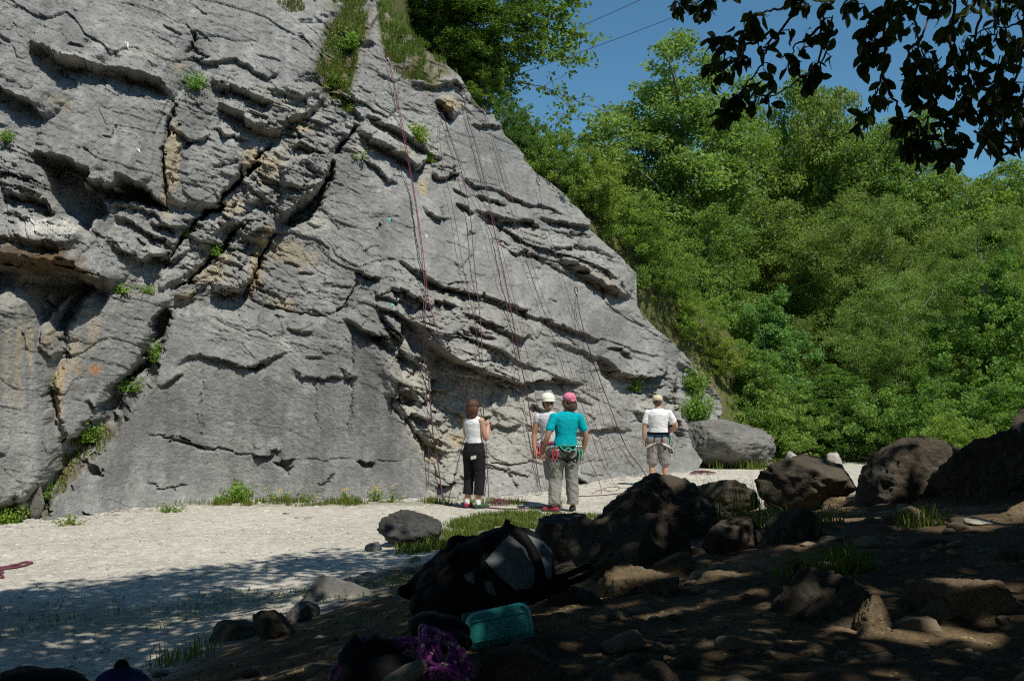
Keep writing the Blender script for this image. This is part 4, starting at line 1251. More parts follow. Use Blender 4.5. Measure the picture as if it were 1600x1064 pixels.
CL = [
 ('grass_tuft',(305,140),.34,.5,620,.045,'vivid green tuft on the upper left rock ledge',(.9,1.3,.7),0),
 ('leafy_plant',(545,80),.40,.7,700,.07,'broad leafed plant in the turf gully at the top',(1,1.15,.8),0),
 ('flowering_plant',(520,135),.35,.6,500,.05,'yellow flowered clump low in the turf gully',(.95,1,.7),14),
 ('flowering_plant',(542,175),.2,.35,240,.04,'small yellow flowered clump under the turf gully',(1,.95,.7),7),
 ('flowering_plant',(563,250),.2,.4,220,.04,'small yellow flowered plant on the bed below the gully',(.9,1,.7),6),
 ('leafy_plant',(655,222),.42,.45,420,.07,'light green shrublet growing from the strata beside the thick rope',(1.15,1.2,.8),0),
 ('leafy_plant',(672,253),.22,.3,240,.06,'small green plant on the block edge below the shrublet',(1.1,1.2,.8),0),
 ('leafy_plant',(246,566),.36,.28,380,.055,'green plant in the dark cleft above the slab rim',(1,1.2,.8),0),
 ('leafy_plant',(205,612),.22,.5,420,.045,'creeping green plant in the diagonal cleft',(.9,1.1,.75),0),
 ('leafy_plant',(130,690),.34,.75,900,.05,'dense green plant filling the top of the left gully',(.95,1.1,.75),0),
 ('leafy_plant',(60,780),.30,.6,600,.045,'dark green plant at the bottom of the left gully',(.8,1.0,.7),0),
 ('leafy_plant',(82,610),.35,.18,220,.045,'strip of green leaves in the crack right of the left pillar',(.9,1.1,.7),0),
 ('grass_tuft',(8,222),.2,.3,260,.045,'small green tuft at the left border, upper ledge',(.9,1.15,.7),0),
 ('leafy_plant',(190,458),.14,.4,220,.05,'thin green mat on the shelf above the heart shaped block',(.9,1.1,.7),0),
 ('leafy_plant',(232,458),.1,.35,180,.045,'second thin green mat right of it on the same shelf',(.9,1.1,.7),0),
 ('leafy_plant',(340,400),.22,.3,220,.045,'green plant in the lower diagonal crack',(.9,1.1,.7),0),
 ('leafy_plant',(292,372),.16,.3,200,.045,'green plant in the upper diagonal crack',(.9,1.1,.7),0),
 ('leafy_plant',(462,346),.12,.25,150,.045,'tiny green plant under the wide dark crack',(.9,1.1,.7),0),
 ('leafy_plant',(992,612),.42,.4,420,.06,'green plant under the lower right overhang',(1,1.15,.8),0),
 ('leafy_plant',(1085,615),.75,.9,1200,.075,'leafy shrub on the buttress left of the wood',(.95,1.1,.8),0),
 ('leafy_plant',(1090,662),.85,1.0,1500,.075,'larger leafy shrub on the buttress above the far boulder',(.95,1.15,.8),0),
 ('leafy_plant',(1000,450),.5,.5,420,.07,'shrublet in the dark notch of the right rim',(.8,.9,.65),0),
]
for i, (nm, (px, py), h, w, n, lf, lb, ti, fl) in enumerate(CL):
    b = on_cliff(px, py, .03)
    sprig_plant(nm, b, h, w, n, lf, 150 + i, lb, 'plant', ti, 'plants growing on the cliff', fl)
# ================================================================== the shade tree over the camera
rng = np.random.default_rng(21)
TRX, TRY = 6.6, 2.6
shade_root = empty('shade_tree', (TRX, TRY, gzf(TRX, TRY) - .1))
tag(shade_root, 'large dark leaved tree whose drooping sprays hang across the top right corner', 'tree')
TB = np.array(shade_root.location)
# edge of the shade on the ground (world x,y) -> shifted up along the sun to the crown height
SH = SUN_DIR
def shade_edge_y(x):
    return np.interp(x, [-9, -4.9, -3.4, -2.2, -1.2, 0, 1.0, 2.2, 3.5, 6, 9, 12], [9.0, 10.2, 11.0, 12.2, 12.7, 12.4, 12.2, 11.6, 12.0, 14.6, 16, 17])
GAPS = [(1500,812,6.1,.34),(1575,800,6.3,.30),(1440,798,6.4,.22),(1345,775,7.2,.30),(1300,752,9.0,.22),(1255,732,9.1,.2),(1460,712,8.4,.30),(1395,745,8.3,.16),(1545,935,4.2,.15),(1500,945,4.2,.17),
  (1350,955,3.9,.10),(1368,985,3.85,.09),(1005,905,5.0,.16),(960,925,4.9,.12),(1055,880,5.6,.12),(1140,825,6.2,.17),(1170,835,6.2,.12),(1130,903,5.0,.16),(1215,775,7.4,.16),(1250,780,7.3,.12),(1300,780,7.2,.2),
  (1020,960,4.4,.14),(950,968,4.4,.09),(1180,1010,4.0,.08),(1080,940,4.5,.10),(1250,850,5.8,.14),(1290,880,5.2,.10),(1480,985,3.9,.12),(1540,1000,3.8,.12),(1430,1000,3.8,.08),(545,925,9.0,.30),(520,940,9.0,.2),
  (870,955,4.6,.10),(1190,735,9.2,.12),(1250,935,4.2,.05),(1050,745,7.6,.16),(770,975,3.95,.035),(430,985,8.1,.16),(820,870,4.35,.05),(1580,655,9.6,.2),(1280,925,4.3,.06),(1330,905,5.,.08)]
GT = []  # openings cut in the unseen crown to place sun flecks
for gx_, gy_, gY, gr in GAPS: GT.append((*at(gx_, gy_, gY), gr))
def in_crown(Pc, rag=.6):
    # where this leaf's shadow lands (ground taken near z=0.5)
    t = (Pc[:, 2] - .3) / SH.z
    gx, gy = Pc[:, 0] - SH.x * t, Pc[:, 1] - SH.y * t
    e = shade_edge_y(gx) + 1.7 * rag * fbm2(gx * .9, gy * .9 + Pc[:, 2], 3, 777)
    ok = gy < e
    for ax, ay, az, gr in GT:
        tt = (Pc[:, 2] - az) / SH.z
        ok &= np.hypot((Pc[:, 0] - SH.x * tt - ax) , (Pc[:, 1] - SH.y * tt - ay) * .8) > gr * .6 + .02
    px, py, f = proj(Pc)
    inframe = (f > .3) & (px > -60) & (px < 1660) & (py > -45) & (py < 1100)
    return ok & ~inframe
nl = 2300
cxs = rng.uniform(-10.5, 14, nl); cys = rng.uniform(-12, 10.5, nl); czs = rng.uniform(4.6, 9.5, nl)
_low = (cys < -3) | (cxs > .62 * cys + 4.5) | (cxs < -.62 * cys - 6.5)  # unseen low foliage behind and beside, added to block sky light
czs = np.where(_low, rng.uniform(2.6, 9.5, nl), czs)
cc = np.stack([cxs, cys, czs], 1)
gapn = fbm2(cxs * .45, cys * .45, 3, 31)
cc = cc[(in_crown(cc, .8)) & (gapn > np.where(cxs > .2, -.9, -.40))]
nleaf = 560000
k = rng.integers(0, len(cc), nleaf)
e = rng.normal(size=(nleaf, 3)); e /= np.linalg.norm(e, axis=1)[:, None]; e *= (rng.uniform(0, 1, nleaf) ** .4)[:, None]
cs = (.62 * (.6 + .8 * hash2(k, k * 0, 3)))[:, None]
Pc = cc[k] + e * cs * np.array([1.25, 1.25, .5])
Pc = Pc[in_crown(Pc, .5)]
V, F = leaf_quads(Pc - TB, .125, rng, .6, .64)
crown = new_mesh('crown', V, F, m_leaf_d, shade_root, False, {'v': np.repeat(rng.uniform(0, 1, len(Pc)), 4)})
mb = MB()
tp = [(0, 0, -.3), (-.15, .05, 1.2), (-.5, .1, 2.6), (-.9, .0, 3.9), (-1.5, -.3, 5.6), (-1.8, -.6, 7.2)]
sp = smooth_path(tp, 6); mb.tube(sp, np.linspace(.30, .09, len(sp)), 12)
sel = cc[rng.choice(len(cc), 46, replace=False)]
for t in sel:
    t = t - TB
    a = np.array(sp[rng.integers(16, len(sp) - 3)])
    mid = a * .5 + t * .5 + np.array([0, 0, .5])
    q = np.array(smooth_path([tuple(a), tuple(mid), tuple(t)], 6))
    wpx, wpy, wf = proj(q + TB)
    if ((wf > .3) & (wpx > -20) & (wpx < 1620) & (wpy > -10) & (wpy < 1080)).any(): continue
    mb.tube(q, np.linspace(.085, .018, len(q)), 6, False)
mb.build('trunk', m_bark, shade_root)

# drooping sprays in view : clusters (px,py,rx,ry,n) at 4-5.6 m
def big_leaves(Pc, Dr, size, rng):
    """pointed oval leaves, folded on the midrib, 8 corners"""
    n = len(Pc)
    d = Dr / (np.linalg.norm(Dr, axis=1)[:, None] + 1e-9)
    nn = rng.normal(size=(n, 3)); s = np.cross(d, nn); s /= np.linalg.norm(s, axis=1)[:, None] + 1e-9
    nr = np.cross(s, d)
    L_ = (size * rng.uniform(.65, 1.2, n))[:, None]
    prof = [(0, 0, 0), (.25, .19, .03), (.55, .25, .05), (.80, .16, .03), (1, 0, -.03)]
    mid = [Pc + d * L_ * t + nr * L_ * (-.10 * (t - .5) ** 2 * 2) for t, w, q in prof]
    lf = [mid[i] + s * L_ * prof[i][1] + nr * L_ * prof[i][2] for i in (1, 2, 3)]
    rt = [mid[i] - s * L_ * prof[i][1] + nr * L_ * prof[i][2] for i in (1, 2, 3)]
    V = np.stack(mid + lf + rt, 1).reshape(-1, 3)      # 0..4 mid, 5..7 left, 8..10 right
    b = np.arange(n)[:, None] * 11
    quads = [(1, 5, 6, 2), (2, 6, 7, 3), (8, 1, 2, 9), (9, 2, 3, 10)]
    tris = [(0, 5, 1), (3, 7, 4), (0, 1, 8), (10, 3, 4)]
    F = [b + np.array(q)[[0, 1, 2]] for q in quads] + [b + np.array(q)[[0, 2, 3]] for q in quads] + [b + np.array(q) for q in tris]
    return V, np.concatenate(F)
SPRAYS = [
 # stem polyline (px,py), distance, leaf clusters follow the stem
 (4.7, [(1290,-60),(1262,-10),(1235,30),(1205,62),(1190,100),(1168,130),(1146,158)]),
 (4.7, [(1262,-10),(1225,10),(1190,20),(1172,34)]),
 (4.7, [(1190,66),(1165,68),(1140,60),(1122,66)]),
 (4.7, [(1168,90),(1150,92),(1135,98),(1120,112)]),
 (4.7, [(1146,150),(1140,168),(1134,178)]),
 (5.0, [(1320,-60),(1296,-10),(1284,40),(1280,98),(1250,122),(1212,148),(1178,150)]),
 (5.0, [(1284,40),(1262,60),(1244,72),(1236,96)]),
 (5.0, [(1284,60),(1292,80),(1270,118)]),
 (5.2, [(1230,-60),(1180,-30),(1120,-10),(1084,6),(1060,4)]),
 (5.2, [(1130,-30),(1104,-4),(1098,10)]),
 (5.2, [(1350,-60),(1330,-10),(1340,4),(1322,14)]),
 (4.3, [(1400,-60),(1395,0),(1380,60),(1378,120),(1360,165),(1345,180)]),
 (4.3, [(1380,60),(1360,72),(1350,88)]),
 (4.3, [(1378,110),(1392,150),(1410,180),(1414,190)]),
 (4.3, [(1380,20),(1362,30),(1352,50)]),
 (4.4, [(1470,-60),(1460,0),(1440,60),(1425,130)]),
 (4.4, [(1440,60),(1418,90),(1420,140),(1436,140)]),
 (4.4, [(1500,-60),(1490,20),(1482,90),(1466,150),(1450,190),(1446,212),(1430,240)]),
 (4.4, [(1466,170),(1470,190),(1492,208),(1490,225)]),
 (4.4, [(1446,212),(1470,222),(1478,240)]),
 (4.4, [(1448,208),(1424,214),(1418,230)]),
 (4.6, [(1540,-60),(1534,10),(1520,70),(1512,120),(1500,150),(1505,165)]),
 (4.6, [(1520,70),(1500,90),(1492,120)]),
 (4.6, [(1512,110),(1530,130),(1548,150),(1552,170)]),
 (4.2, [(1610,-60),(1600,20),(1596,90),(1580,150),(1568,190),(1560,225)]),
 (4.2, [(1640,60),(1616,110),(1600,150),(1575,182),(1545,195),(1530,215)]),
 (4.2, [(1596,60),(1575,80),(1560,110),(1558,140)]),
 (4.2, [(1640,120),(1610,160),(1596,195),(1590,210)]),
 (4.8, [(1420,-60),(1410,20),(1400,40)]),(4.8, [(1560,-60),(1560,30),(1545,60)]),
 (4.9, [(1500,-50),(1450,-10),(1420,10),(1380,14)]),(4.9, [(1590,-50),(1530,0),(1500,30),(1470,44)]),
 (5.3, [(1700,-30),(1620,20),(1580,40),(1530,50),(1500,80)]),
 (5.1, [(1450,-60),(1430,30),(1440,80),(1470,110)]),(5.1, [(1580,-60),(1570,40),(1590,90)]),(4.9, [(1360,-60),(1440,-20),(1500,-6),(1590,4)]),
]
rng = np.random.default_rng(8)
LP, LD = [], []
mt = MB()
for Yd, st_ in SPRAYS:
    pts = [tuple(at(px, py, Yd + .25 * noise2(np.array([px / 90.]), np.array([py / 90.]), 4)[0])) for px, py in st_]
    sp_ = np.array(smooth_path(pts, 7)); sp_ += rng.normal(size=sp_.shape) * .004
    mt.tube(sp_ - TB, np.linspace(.0075, .0022, len(sp_)), 5, False)
    for i in range(1, len(sp_)):
        end = i > len(sp_) - 5
        nspur = 1 if not end else 2
        for q in range(nspur):
            if rng.random() < (.52 if not end else .1): continue
            base = sp_[i] + rng.normal(size=3) * .008
            d0 = rng.normal(size=3); d0[2] -= .5; d0 /= np.linalg.norm(d0)
            spur = base + d0 * rng.uniform(.01, .05)
            mt.tube(np.array([base, spur]) - TB, [.0028, .002], 4, False)
            for j in range(rng.integers(2, 4)):
                d = rng.normal(size=3) * .75; d[2] -= 1.0
                LP.append(spur + rng.normal(size=3) * .006); LD.append(d)
LP = np.array(LP); LD = np.array(LD)
V, F = big_leaves(LP - TB, LD, .070, rng)
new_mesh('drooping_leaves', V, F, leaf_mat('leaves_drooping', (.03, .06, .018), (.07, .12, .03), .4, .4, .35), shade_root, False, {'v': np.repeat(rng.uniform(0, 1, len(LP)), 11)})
mt.build('twigs', m_bark, shade_root)
# ================================================================== boulders
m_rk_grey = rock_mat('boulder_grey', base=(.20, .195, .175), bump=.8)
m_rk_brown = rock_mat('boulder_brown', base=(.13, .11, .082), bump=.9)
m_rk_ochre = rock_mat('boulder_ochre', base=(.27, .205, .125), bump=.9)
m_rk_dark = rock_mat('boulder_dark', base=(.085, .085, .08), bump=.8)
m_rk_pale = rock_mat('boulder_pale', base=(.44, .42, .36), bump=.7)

def ico(sub):
    bm = bmesh.new(); bmesh.ops.create_icosphere(bm, subdivisions=sub, radius=1)
    V = np.array([v.co[:] for v in bm.verts]); F = np.array([[v.index for v in f.verts] for f in bm.faces]); bm.free()
    return V, F
ICO = {k: ico(k) for k in (2, 3, 4, 5, 6)}
def rock_shape(seed, dims, sub=5, ncut=11, sharp=1.0, rough=.19, flat=None):
    rg = np.random.default_rng(seed)
    V, F = ICO[sub]; V = V.copy()
    n = rg.normal(size=(ncut, 3)); n /= np.linalg.norm(n, axis=1)[:, None]
    d = rg.uniform(.55, .95, ncut)
    if flat is not None:
        for f, dd in flat: n = np.vstack([n, np.array(f) / np.linalg.norm(f)]); d = np.append(d, dd)
    dots = V @ n.T
    with np.errstate(divide='ignore', invalid='ignore'):
        rr_ = np.where(dots > .05, d[None] / dots, 9)
    r = np.minimum(rr_.min(1), 1.12)
    r = 1 + (r - 1) * sharp
    Q = V * r[:, None]
    o = rg.uniform(0, 50, 3)
    dn = fbm3(V[:, 0] * 1.3 + o[0], V[:, 1] * 1.3 + o[1], V[:, 2] * 1.3 + o[2], 3, 7) * .12
    dn += fbm3(V[:, 0] * 4 + o[1], V[:, 1] * 4 + o[2], V[:, 2] * 4 + o[0], 5, 9, ridged=True) * rough * .55
    s_ = fbm3(V[:, 0] * 2 + o[1], V[:, 1] * 2, V[:, 2] * 5 + o[0], 3, 19)
    dn -= .05 * np.exp(-(s_ / .05) ** 2)
    Q = Q * (1 + dn)[:, None]
    mn, mx_ = Q.min(0), Q.max(0)
    Q = (Q - (mn + mx_) / 2) / ((mx_ - mn) / 2)
    return Q * np.array(dims) / 2, F
def rock(x0, x1, yt, yb, Y, mat, label, seed, sink=.25, dep=.8, rot=0, tilt=0, sub=5, name='boulder', group='rocks in the tree shade', **kw):
    """rock seen between photo columns x0..x1 and rows yt..yb at distance Y"""
    cx = (x0 + x1) / 2
    if x1 - x0 <= 72 and Y < 12:
        Y = float(gp(cx, yb)[1]) + (x1 - x0) / FPX * Y * dep * .35
    A_ = at(cx, yt, Y); B_ = at(cx, yb, Y)
    w = (x1 - x0) / FPX * Y; h = A_[2] - B_[2]
    H = h * (1 + sink)
    V, F = rock_shape(seed, (w, w * dep, H), sub, **kw)
    a = R(rot); V = V @ np.array([[math.cos(a), math.sin(a), 0], [-math.sin(a), math.cos(a), 0], [0, 0, 1]])
    t = R(tilt); V = V @ np.array([[math.cos(t), 0, -math.sin(t)], [0, 1, 0], [math.sin(t), 0, math.cos(t)]])
    ex_ = (V[:, 0].max() - V[:, 0].min()); V[:, 0] *= w / ex_
    ez = V[:, 2].max() - V[:, 2].min(); V[:, 2] *= H / ez
    cz = A_[2] - V[:, 2].max()
    zb_ = cz + V[:, 2].min(); g_ = gzf(A_[0], Y)
    if zb_ > g_ - .04:                       # reach down into the ground
        k_ = np.clip((V[:, 2].max() - V[:, 2]) / H, 0, 1)
        V[:, 2] -= (zb_ - g_ + .06) * k_
        V[:, :2] *= (1 + .25 * k_ ** 1.5)[:, None]
    o = new_mesh(name, V, F, mat, None, True, loc=(A_[0], Y, cz))
    return tag(o, label, 'rock', group)
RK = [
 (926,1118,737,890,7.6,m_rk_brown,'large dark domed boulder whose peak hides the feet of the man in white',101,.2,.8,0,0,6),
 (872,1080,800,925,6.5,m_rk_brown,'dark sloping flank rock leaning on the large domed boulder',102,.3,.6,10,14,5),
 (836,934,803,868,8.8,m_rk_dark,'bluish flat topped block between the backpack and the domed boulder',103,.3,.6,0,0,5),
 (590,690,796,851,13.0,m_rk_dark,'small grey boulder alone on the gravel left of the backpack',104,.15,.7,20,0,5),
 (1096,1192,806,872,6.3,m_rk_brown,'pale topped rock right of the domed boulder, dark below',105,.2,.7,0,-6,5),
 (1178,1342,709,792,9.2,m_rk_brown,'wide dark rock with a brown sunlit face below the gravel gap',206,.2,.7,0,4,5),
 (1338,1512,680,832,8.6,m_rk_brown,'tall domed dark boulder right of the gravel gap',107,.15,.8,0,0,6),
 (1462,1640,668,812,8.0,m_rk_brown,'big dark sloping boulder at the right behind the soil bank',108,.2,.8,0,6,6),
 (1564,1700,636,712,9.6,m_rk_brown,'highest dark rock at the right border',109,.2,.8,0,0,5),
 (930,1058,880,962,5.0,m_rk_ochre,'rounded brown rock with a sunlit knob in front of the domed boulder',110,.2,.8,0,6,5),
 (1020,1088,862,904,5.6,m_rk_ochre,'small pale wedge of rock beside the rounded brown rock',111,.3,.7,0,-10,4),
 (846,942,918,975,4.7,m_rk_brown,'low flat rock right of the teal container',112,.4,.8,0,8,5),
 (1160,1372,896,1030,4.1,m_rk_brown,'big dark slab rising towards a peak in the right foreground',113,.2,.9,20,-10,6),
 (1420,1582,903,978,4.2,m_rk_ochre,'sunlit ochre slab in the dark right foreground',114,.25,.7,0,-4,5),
 (1192,1234,757,792,7.4,m_rk_ochre,'small squarish ochre rock below the wide dark rock',115,.2,.8,0,0,4),
 (1232,1268,770,796,7.3,m_rk_ochre,'small brown rock next to the squarish ochre rock',116,.2,.8,0,0,4),
 (1280,1322,771,792,7.2,m_rk_ochre,'flat pale stone right of the two small ochre rocks',117,.3,.8,0,-8,4),
 (1378,1446,790,818,6.4,m_rk_ochre,'flat slab beside the grass tuft on the soil bank',118,.5,.8,0,6,4),
 (1544,1640,780,822,6.2,m_rk_ochre,'brown rock at the right border above the sunlit earth',119,.3,.8,0,0,5),
 (1500,1566,808,822,6.1,m_rk_pale,'flat pale stone in the sunlit earth',120,.4,.9,0,0,4),
 (1082,1176,893,918,5.0,m_rk_ochre,'long flat sunlit stone in front of the pale topped rock',121,.5,.8,0,-4,4),
 (1196,1290,792,852,6.4,m_rk_brown,'dark rock in the middle of the soil bank',122,.3,.8,0,0,5),
 (1225,1272,872,900,5.1,m_rk_brown,'small dark stone above the big dark slab',123,.3,.8,0,0,4),
 (948,978,951,967,4.5,m_rk_pale,'small pale rounded stone in front of the rounded brown rock',124,.3,.9,0,0,4),
 (326,432,966,1036,7.7,m_rk_brown,'dark rock on the edge of the gravel at the lower left',125,.3,.9,0,0,5),
 (396,462,950,998,8.2,m_rk_brown,'dark stone behind the dark rock on the gravel edge',126,.3,.9,0,0,4),
 (448,500,938,972,8.7,m_rk_grey,'small rock leaning on the half lit grey boulder',127,.3,.9,0,0,4),
 (476,622,898,966,9.0,m_rk_grey,'half lit grey boulder left of the backpack',128,.3,.8,0,8,5),
 (1076,1180,746,792,9.4,m_rk_brown,'low dark rock behind the domed boulder where the tall grass grows',129,.3,.8,0,0,5),
 (1326,1362,930,962,3.95,m_rk_ochre,'upright broken splinter of brown rock',130,.3,.8,0,20,4),
 (1340,1392,928,986,3.85,m_rk_ochre,'jagged cluster rock of pale ochre breaks',131,.2,.8,0,-24,5),
 (1338,1366,970,994,3.8,m_rk_ochre,'small ochre chip below the jagged rock',132,.3,.8,0,0,4),
 (744,900,1006,1090,3.3,m_rk_brown,'dark rock below the teal container at the bottom border',133,.3,.9,0,0,5),
 (905,1090,1020,1120,3.2,m_rk_brown,'low dark mound of rock at the bottom border',134,.3,.9,0,0,5),
 (1560,1680,840,905,5.0,m_rk_brown,'dark rock at the right border in the deep shade',135,.3,.9,0,0,5),
 (1400,1500,840,880,5.4,m_rk_brown,'low dark rock behind the sunlit ochre slab',136,.4,.9,0,0,4),
 (1064,1212,655,728,25.3,m_rk_grey,'big grey boulder at the foot of the crag with a split top',137,.12,.75,0,4,6),
 (1246,1274,708,726,21.0,m_rk_pale,'white stone on the sunlit gravel gap',138,.3,.8,0,0,3),
 (1262,1300,714,728,22.0,m_rk_pale,'low white stone right beside the white stone on the gravel',139,.3,.8,0,0,3),
 (1290,1316,706,720,23.5,m_rk_pale,'small pale stone at the back of the sunlit gravel gap',140,.3,.8,0,0,3),
 (1228,1262,704,718,23,m_rk_pale,'long pale stone peeping above the wide dark rock',141,.3,.8,0,0,3),
 (44,72,756,800,15.6,m_rk_grey,'pointed grey rock in the bottom of the left gully',143,.2,.6,0,24,4),
 (570,596,846,852,12.6,m_rk_grey,'fist sized stone at the left end of the small grey boulder',144,.3,.9,0,0,3),
]
for r_ in RK:
    if r_[6] is None: continue
    x0, x1, yt, yb, Y, mt_, lb, sd, sk, dp, ro, ti, sb = r_
    far_ = Y > 12
    kw = {}
    if sd == 103: kw = dict(flat=[((0, -.1, 1), .45), ((0, -1, .1), .6)])
    if sd == 113: kw = dict(flat=[((-.5, -.5, 1), .5)])
    if sd == 114: kw = dict(flat=[((.1, -1, .25), .5), ((0, 0, 1), .6)])
    if sd == 101: kw = dict(ncut=8, sharp=.7)
    if sd == 137: kw = dict(ncut=10, sharp=.6, rough=.16)
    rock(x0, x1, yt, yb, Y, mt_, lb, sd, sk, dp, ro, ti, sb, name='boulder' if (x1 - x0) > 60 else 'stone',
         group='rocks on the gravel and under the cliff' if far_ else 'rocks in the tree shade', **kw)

# loose stones and chips lying everywhere
def scatter_stones(name, XY, smin, smax, mat, seed, label, colr):
    rg = np.random.default_rng(seed)
    n = len(XY)
    Vi, Fi = ICO[3] if smax > .09 else ICO[2] if smax > .032 else (np.array([[1,0,0],[-1,0,0],[0,1,0],[0,-1,0],[0,0,1],[0,0,-1.]]), np.array([[0,2,4],[2,1,4],[1,3,4],[3,0,4],[2,0,5],[1,2,5],[3,1,5],[0,3,5]]))
    nv = len(Vi)
    s = smin * (smax / smin) ** (rg.random(n) ** 2.2)
    sc = np.stack([s * rg.uniform(.7, 1.3, n), s * rg.uniform(.7, 1.3, n), s * rg.uniform(.35, .75, n)], 1)
    a = rg.uniform(0, 6.28, n)
    if nv > 10:
        nn_ = rg.normal(size=(n, 9, 3)); nn_ /= np.linalg.norm(nn_, axis=2)[..., None]; dd_ = rg.uniform(.5, .95, (n, 9))
        dt_ = np.einsum('vc,nkc->nvk', Vi, nn_)
        jit = np.minimum(np.where(dt_ > .05, dd_[:, None] / np.maximum(dt_, .05), 9).min(2), 1.1) + rg.normal(size=(n, nv)) * .015
    else: jit = 1 + rg.normal(size=(n, nv)) * .16
    V = Vi[None] * jit[..., None] * sc[:, None]
    c_, s_ = np.cos(a)[:, None], np.sin(a)[:, None]
    x = V[..., 0] * c_ - V[..., 1] * s_; y = V[..., 0] * s_ + V[..., 1] * c_
    z = V[..., 2]
    G = gz(XY[:, 0], XY[:, 1])
    V = np.stack([x + XY[:, :1], y + XY[:, 1:2], z + (G + sc[:, 2] * (.25 if smax < .032 else -.1))[:, None]], -1).reshape(-1, 3)
    F = (Fi[None] + (np.arange(n) * nv)[:, None, None]).reshape(-1, 3)
    cl = np.array(colr)[None] * (1 + .22 * rg.normal(size=(n, 1))) * (1 + .02 * rg.normal(size=(n, 3)))
    o = new_mesh(name, V, F, mat, None, smax > .09, attrs={'col': np.repeat(np.clip(cl, .03, .75), nv, 0)})
    return tag(o, label, 'gravel', None, 'stuff')
m_chip, nt, N, L, p = mat_new('stone_chips')
a_ = N.new('ShaderNodeAttribute'); a_.attribute_name = 'col'; L.new(a_.outputs['Color'], p.inputs['Base Color']); p.inputs['Roughness'].default_value = .9; p.inputs['Specular IOR Level'].default_value = .15
rng = np.random.default_rng(3)
def field(n, x0, x1, y0, y1, fn):
    x = rng.uniform(x0, x1, n); y = y0 * (y1 / y0) ** rng.random(n)
    k = fn(x, y); return np.stack([x[k], y[k]], 1)
XY = field(52000, -10, 7, 6, 26, lambda x, y: (np.abs(x / y) < .55) & (soil_mask(x, y) < .4) & (x < .75 * (y - 17) + 1.5 + 3 * (y < 17) * 3))
scatter_stones('gravel', XY, .005, .022, m_chip, 1, 'pale loose gravel covering the flat ground below the cliff', (.48, .445, .365))
XY = field(1500, -10, 7, 6, 26, lambda x, y: (np.abs(x / y) < .55) & (soil_mask(x, y) < .4))
scatter_stones('gravel', XY, .02, .06, m_chip, 2, 'larger chips lying on the pale gravel', (.42, .40, .34))
def _foot(n):
    px = rng.uniform(0, 1080, n); X, Y = [], []
    for p in px:
        for q in np.arange(840, 700, -4.):
            h, _n = hit(p, q)
            if h is not None and h.z > .0:
                r = rng.exponential(.22); X.append(h.x + rng.normal() * .1); Y.append(h.y - .05 - r); break
    return np.stack([X, Y], 1)
scatter_stones('rubble', _foot(900), .012, .075, m_chip, 9, 'small rubble fallen along the foot of the cliff', (.34, .325, .28))
XY = field(9000, -4, 8, 2.6, 12, lambda x, y: (np.abs(x / y) < .6) & (soil_mask(x, y) > .35) & (fbm2(x * 1.2, y * 1.2, 2, 60) > -.15))
scatter_stones('gravel', XY, .008, .034, m_chip, 3, 'small brown chips strewn over the shaded soil bank', (.20, .155, .10))
XY = field(600, -4, 8, 2.8, 12, lambda x, y: (np.abs(x / y) < .6) & (soil_mask(x, y) > .3))
scatter_stones('gravel', XY, .025, .095, m_chip, 4, 'brown cobbles half buried in the shaded soil bank', (.19, .15, .10))

# grass tufts of the bank
TF = [((1255,800),.16,.5,'grass tuft at the small ochre rocks on the bank',6.9),((1440,800),.14,.3,'green grass tuft beside the flat slab on the bank',6.3),((1190,800),.13,.5,'low grass beside the squarish ochre rock',7.2),
      ((1330,885),.08,.25,'thin grass tuft above the big dark slab',5.0),((1265,895),.12,.35,'small grass tuft left of the big dark slab top',4.9),((290,1020),.14,.45,'grass tuft on the gravel at the lower left',7.2),
      ((680,845),.16,.35,'grass tuft growing against the small grey boulder',12.7),((645,862),.10,.4,'short grass at the foot of the small grey boulder',12.4),((1310,870),.06,.2,'sparse grass behind the dark slab',5.3)]
for i, ((px, py), h, w, lb, Y) in enumerate(TF):
    b = at(px, py, Y); x, y = b[0], b[1]
    rg = np.random.default_rng(70 + i)
    n = 170
    q = np.clip(rg.normal(size=(n, 2)), -1.5, 1.5) * w * .28
    Pb = np.stack([x + q[:, 0], y + q[:, 1], gz(x + q[:, 0], y + q[:, 1])], 1)
    grass_obj('grass_tuft', Pb, h, rg, lb, (.9, 1.05, .8), .9, .006 if Y < 9 else .011, None, 'grass tuft', 'grass tufts on the bank', (x, y, gzf(x, y)))
# tall seeded stalks behind the domed boulder
rg = np.random.default_rng(5)
for i, (px, pt, Yq, lb) in enumerate([(1120,690,8.6,'tall grass clump with leaning stalks right of the domed boulder'),(1165,700,8.8,'thin clump of tall stalks before the sunlit gravel')]):
    x = (px - 800) / FPX * Yq; n = 60
    q = np.clip(rg.normal(size=(n, 2)), -1.4, 1.4) * .10
    Pb = np.stack([x + q[:, 0], Yq + q[:, 1], gz(x + q[:, 0], Yq + q[:, 1])], 1)
    grass_obj('grass_tuft', Pb, .42 if i == 0 else .36, rg, lb, (.7, .85, .6), .8, .006, None, 'grass tuft', 'grass tufts on the bank', (x, Yq, gzf(x, Yq)))
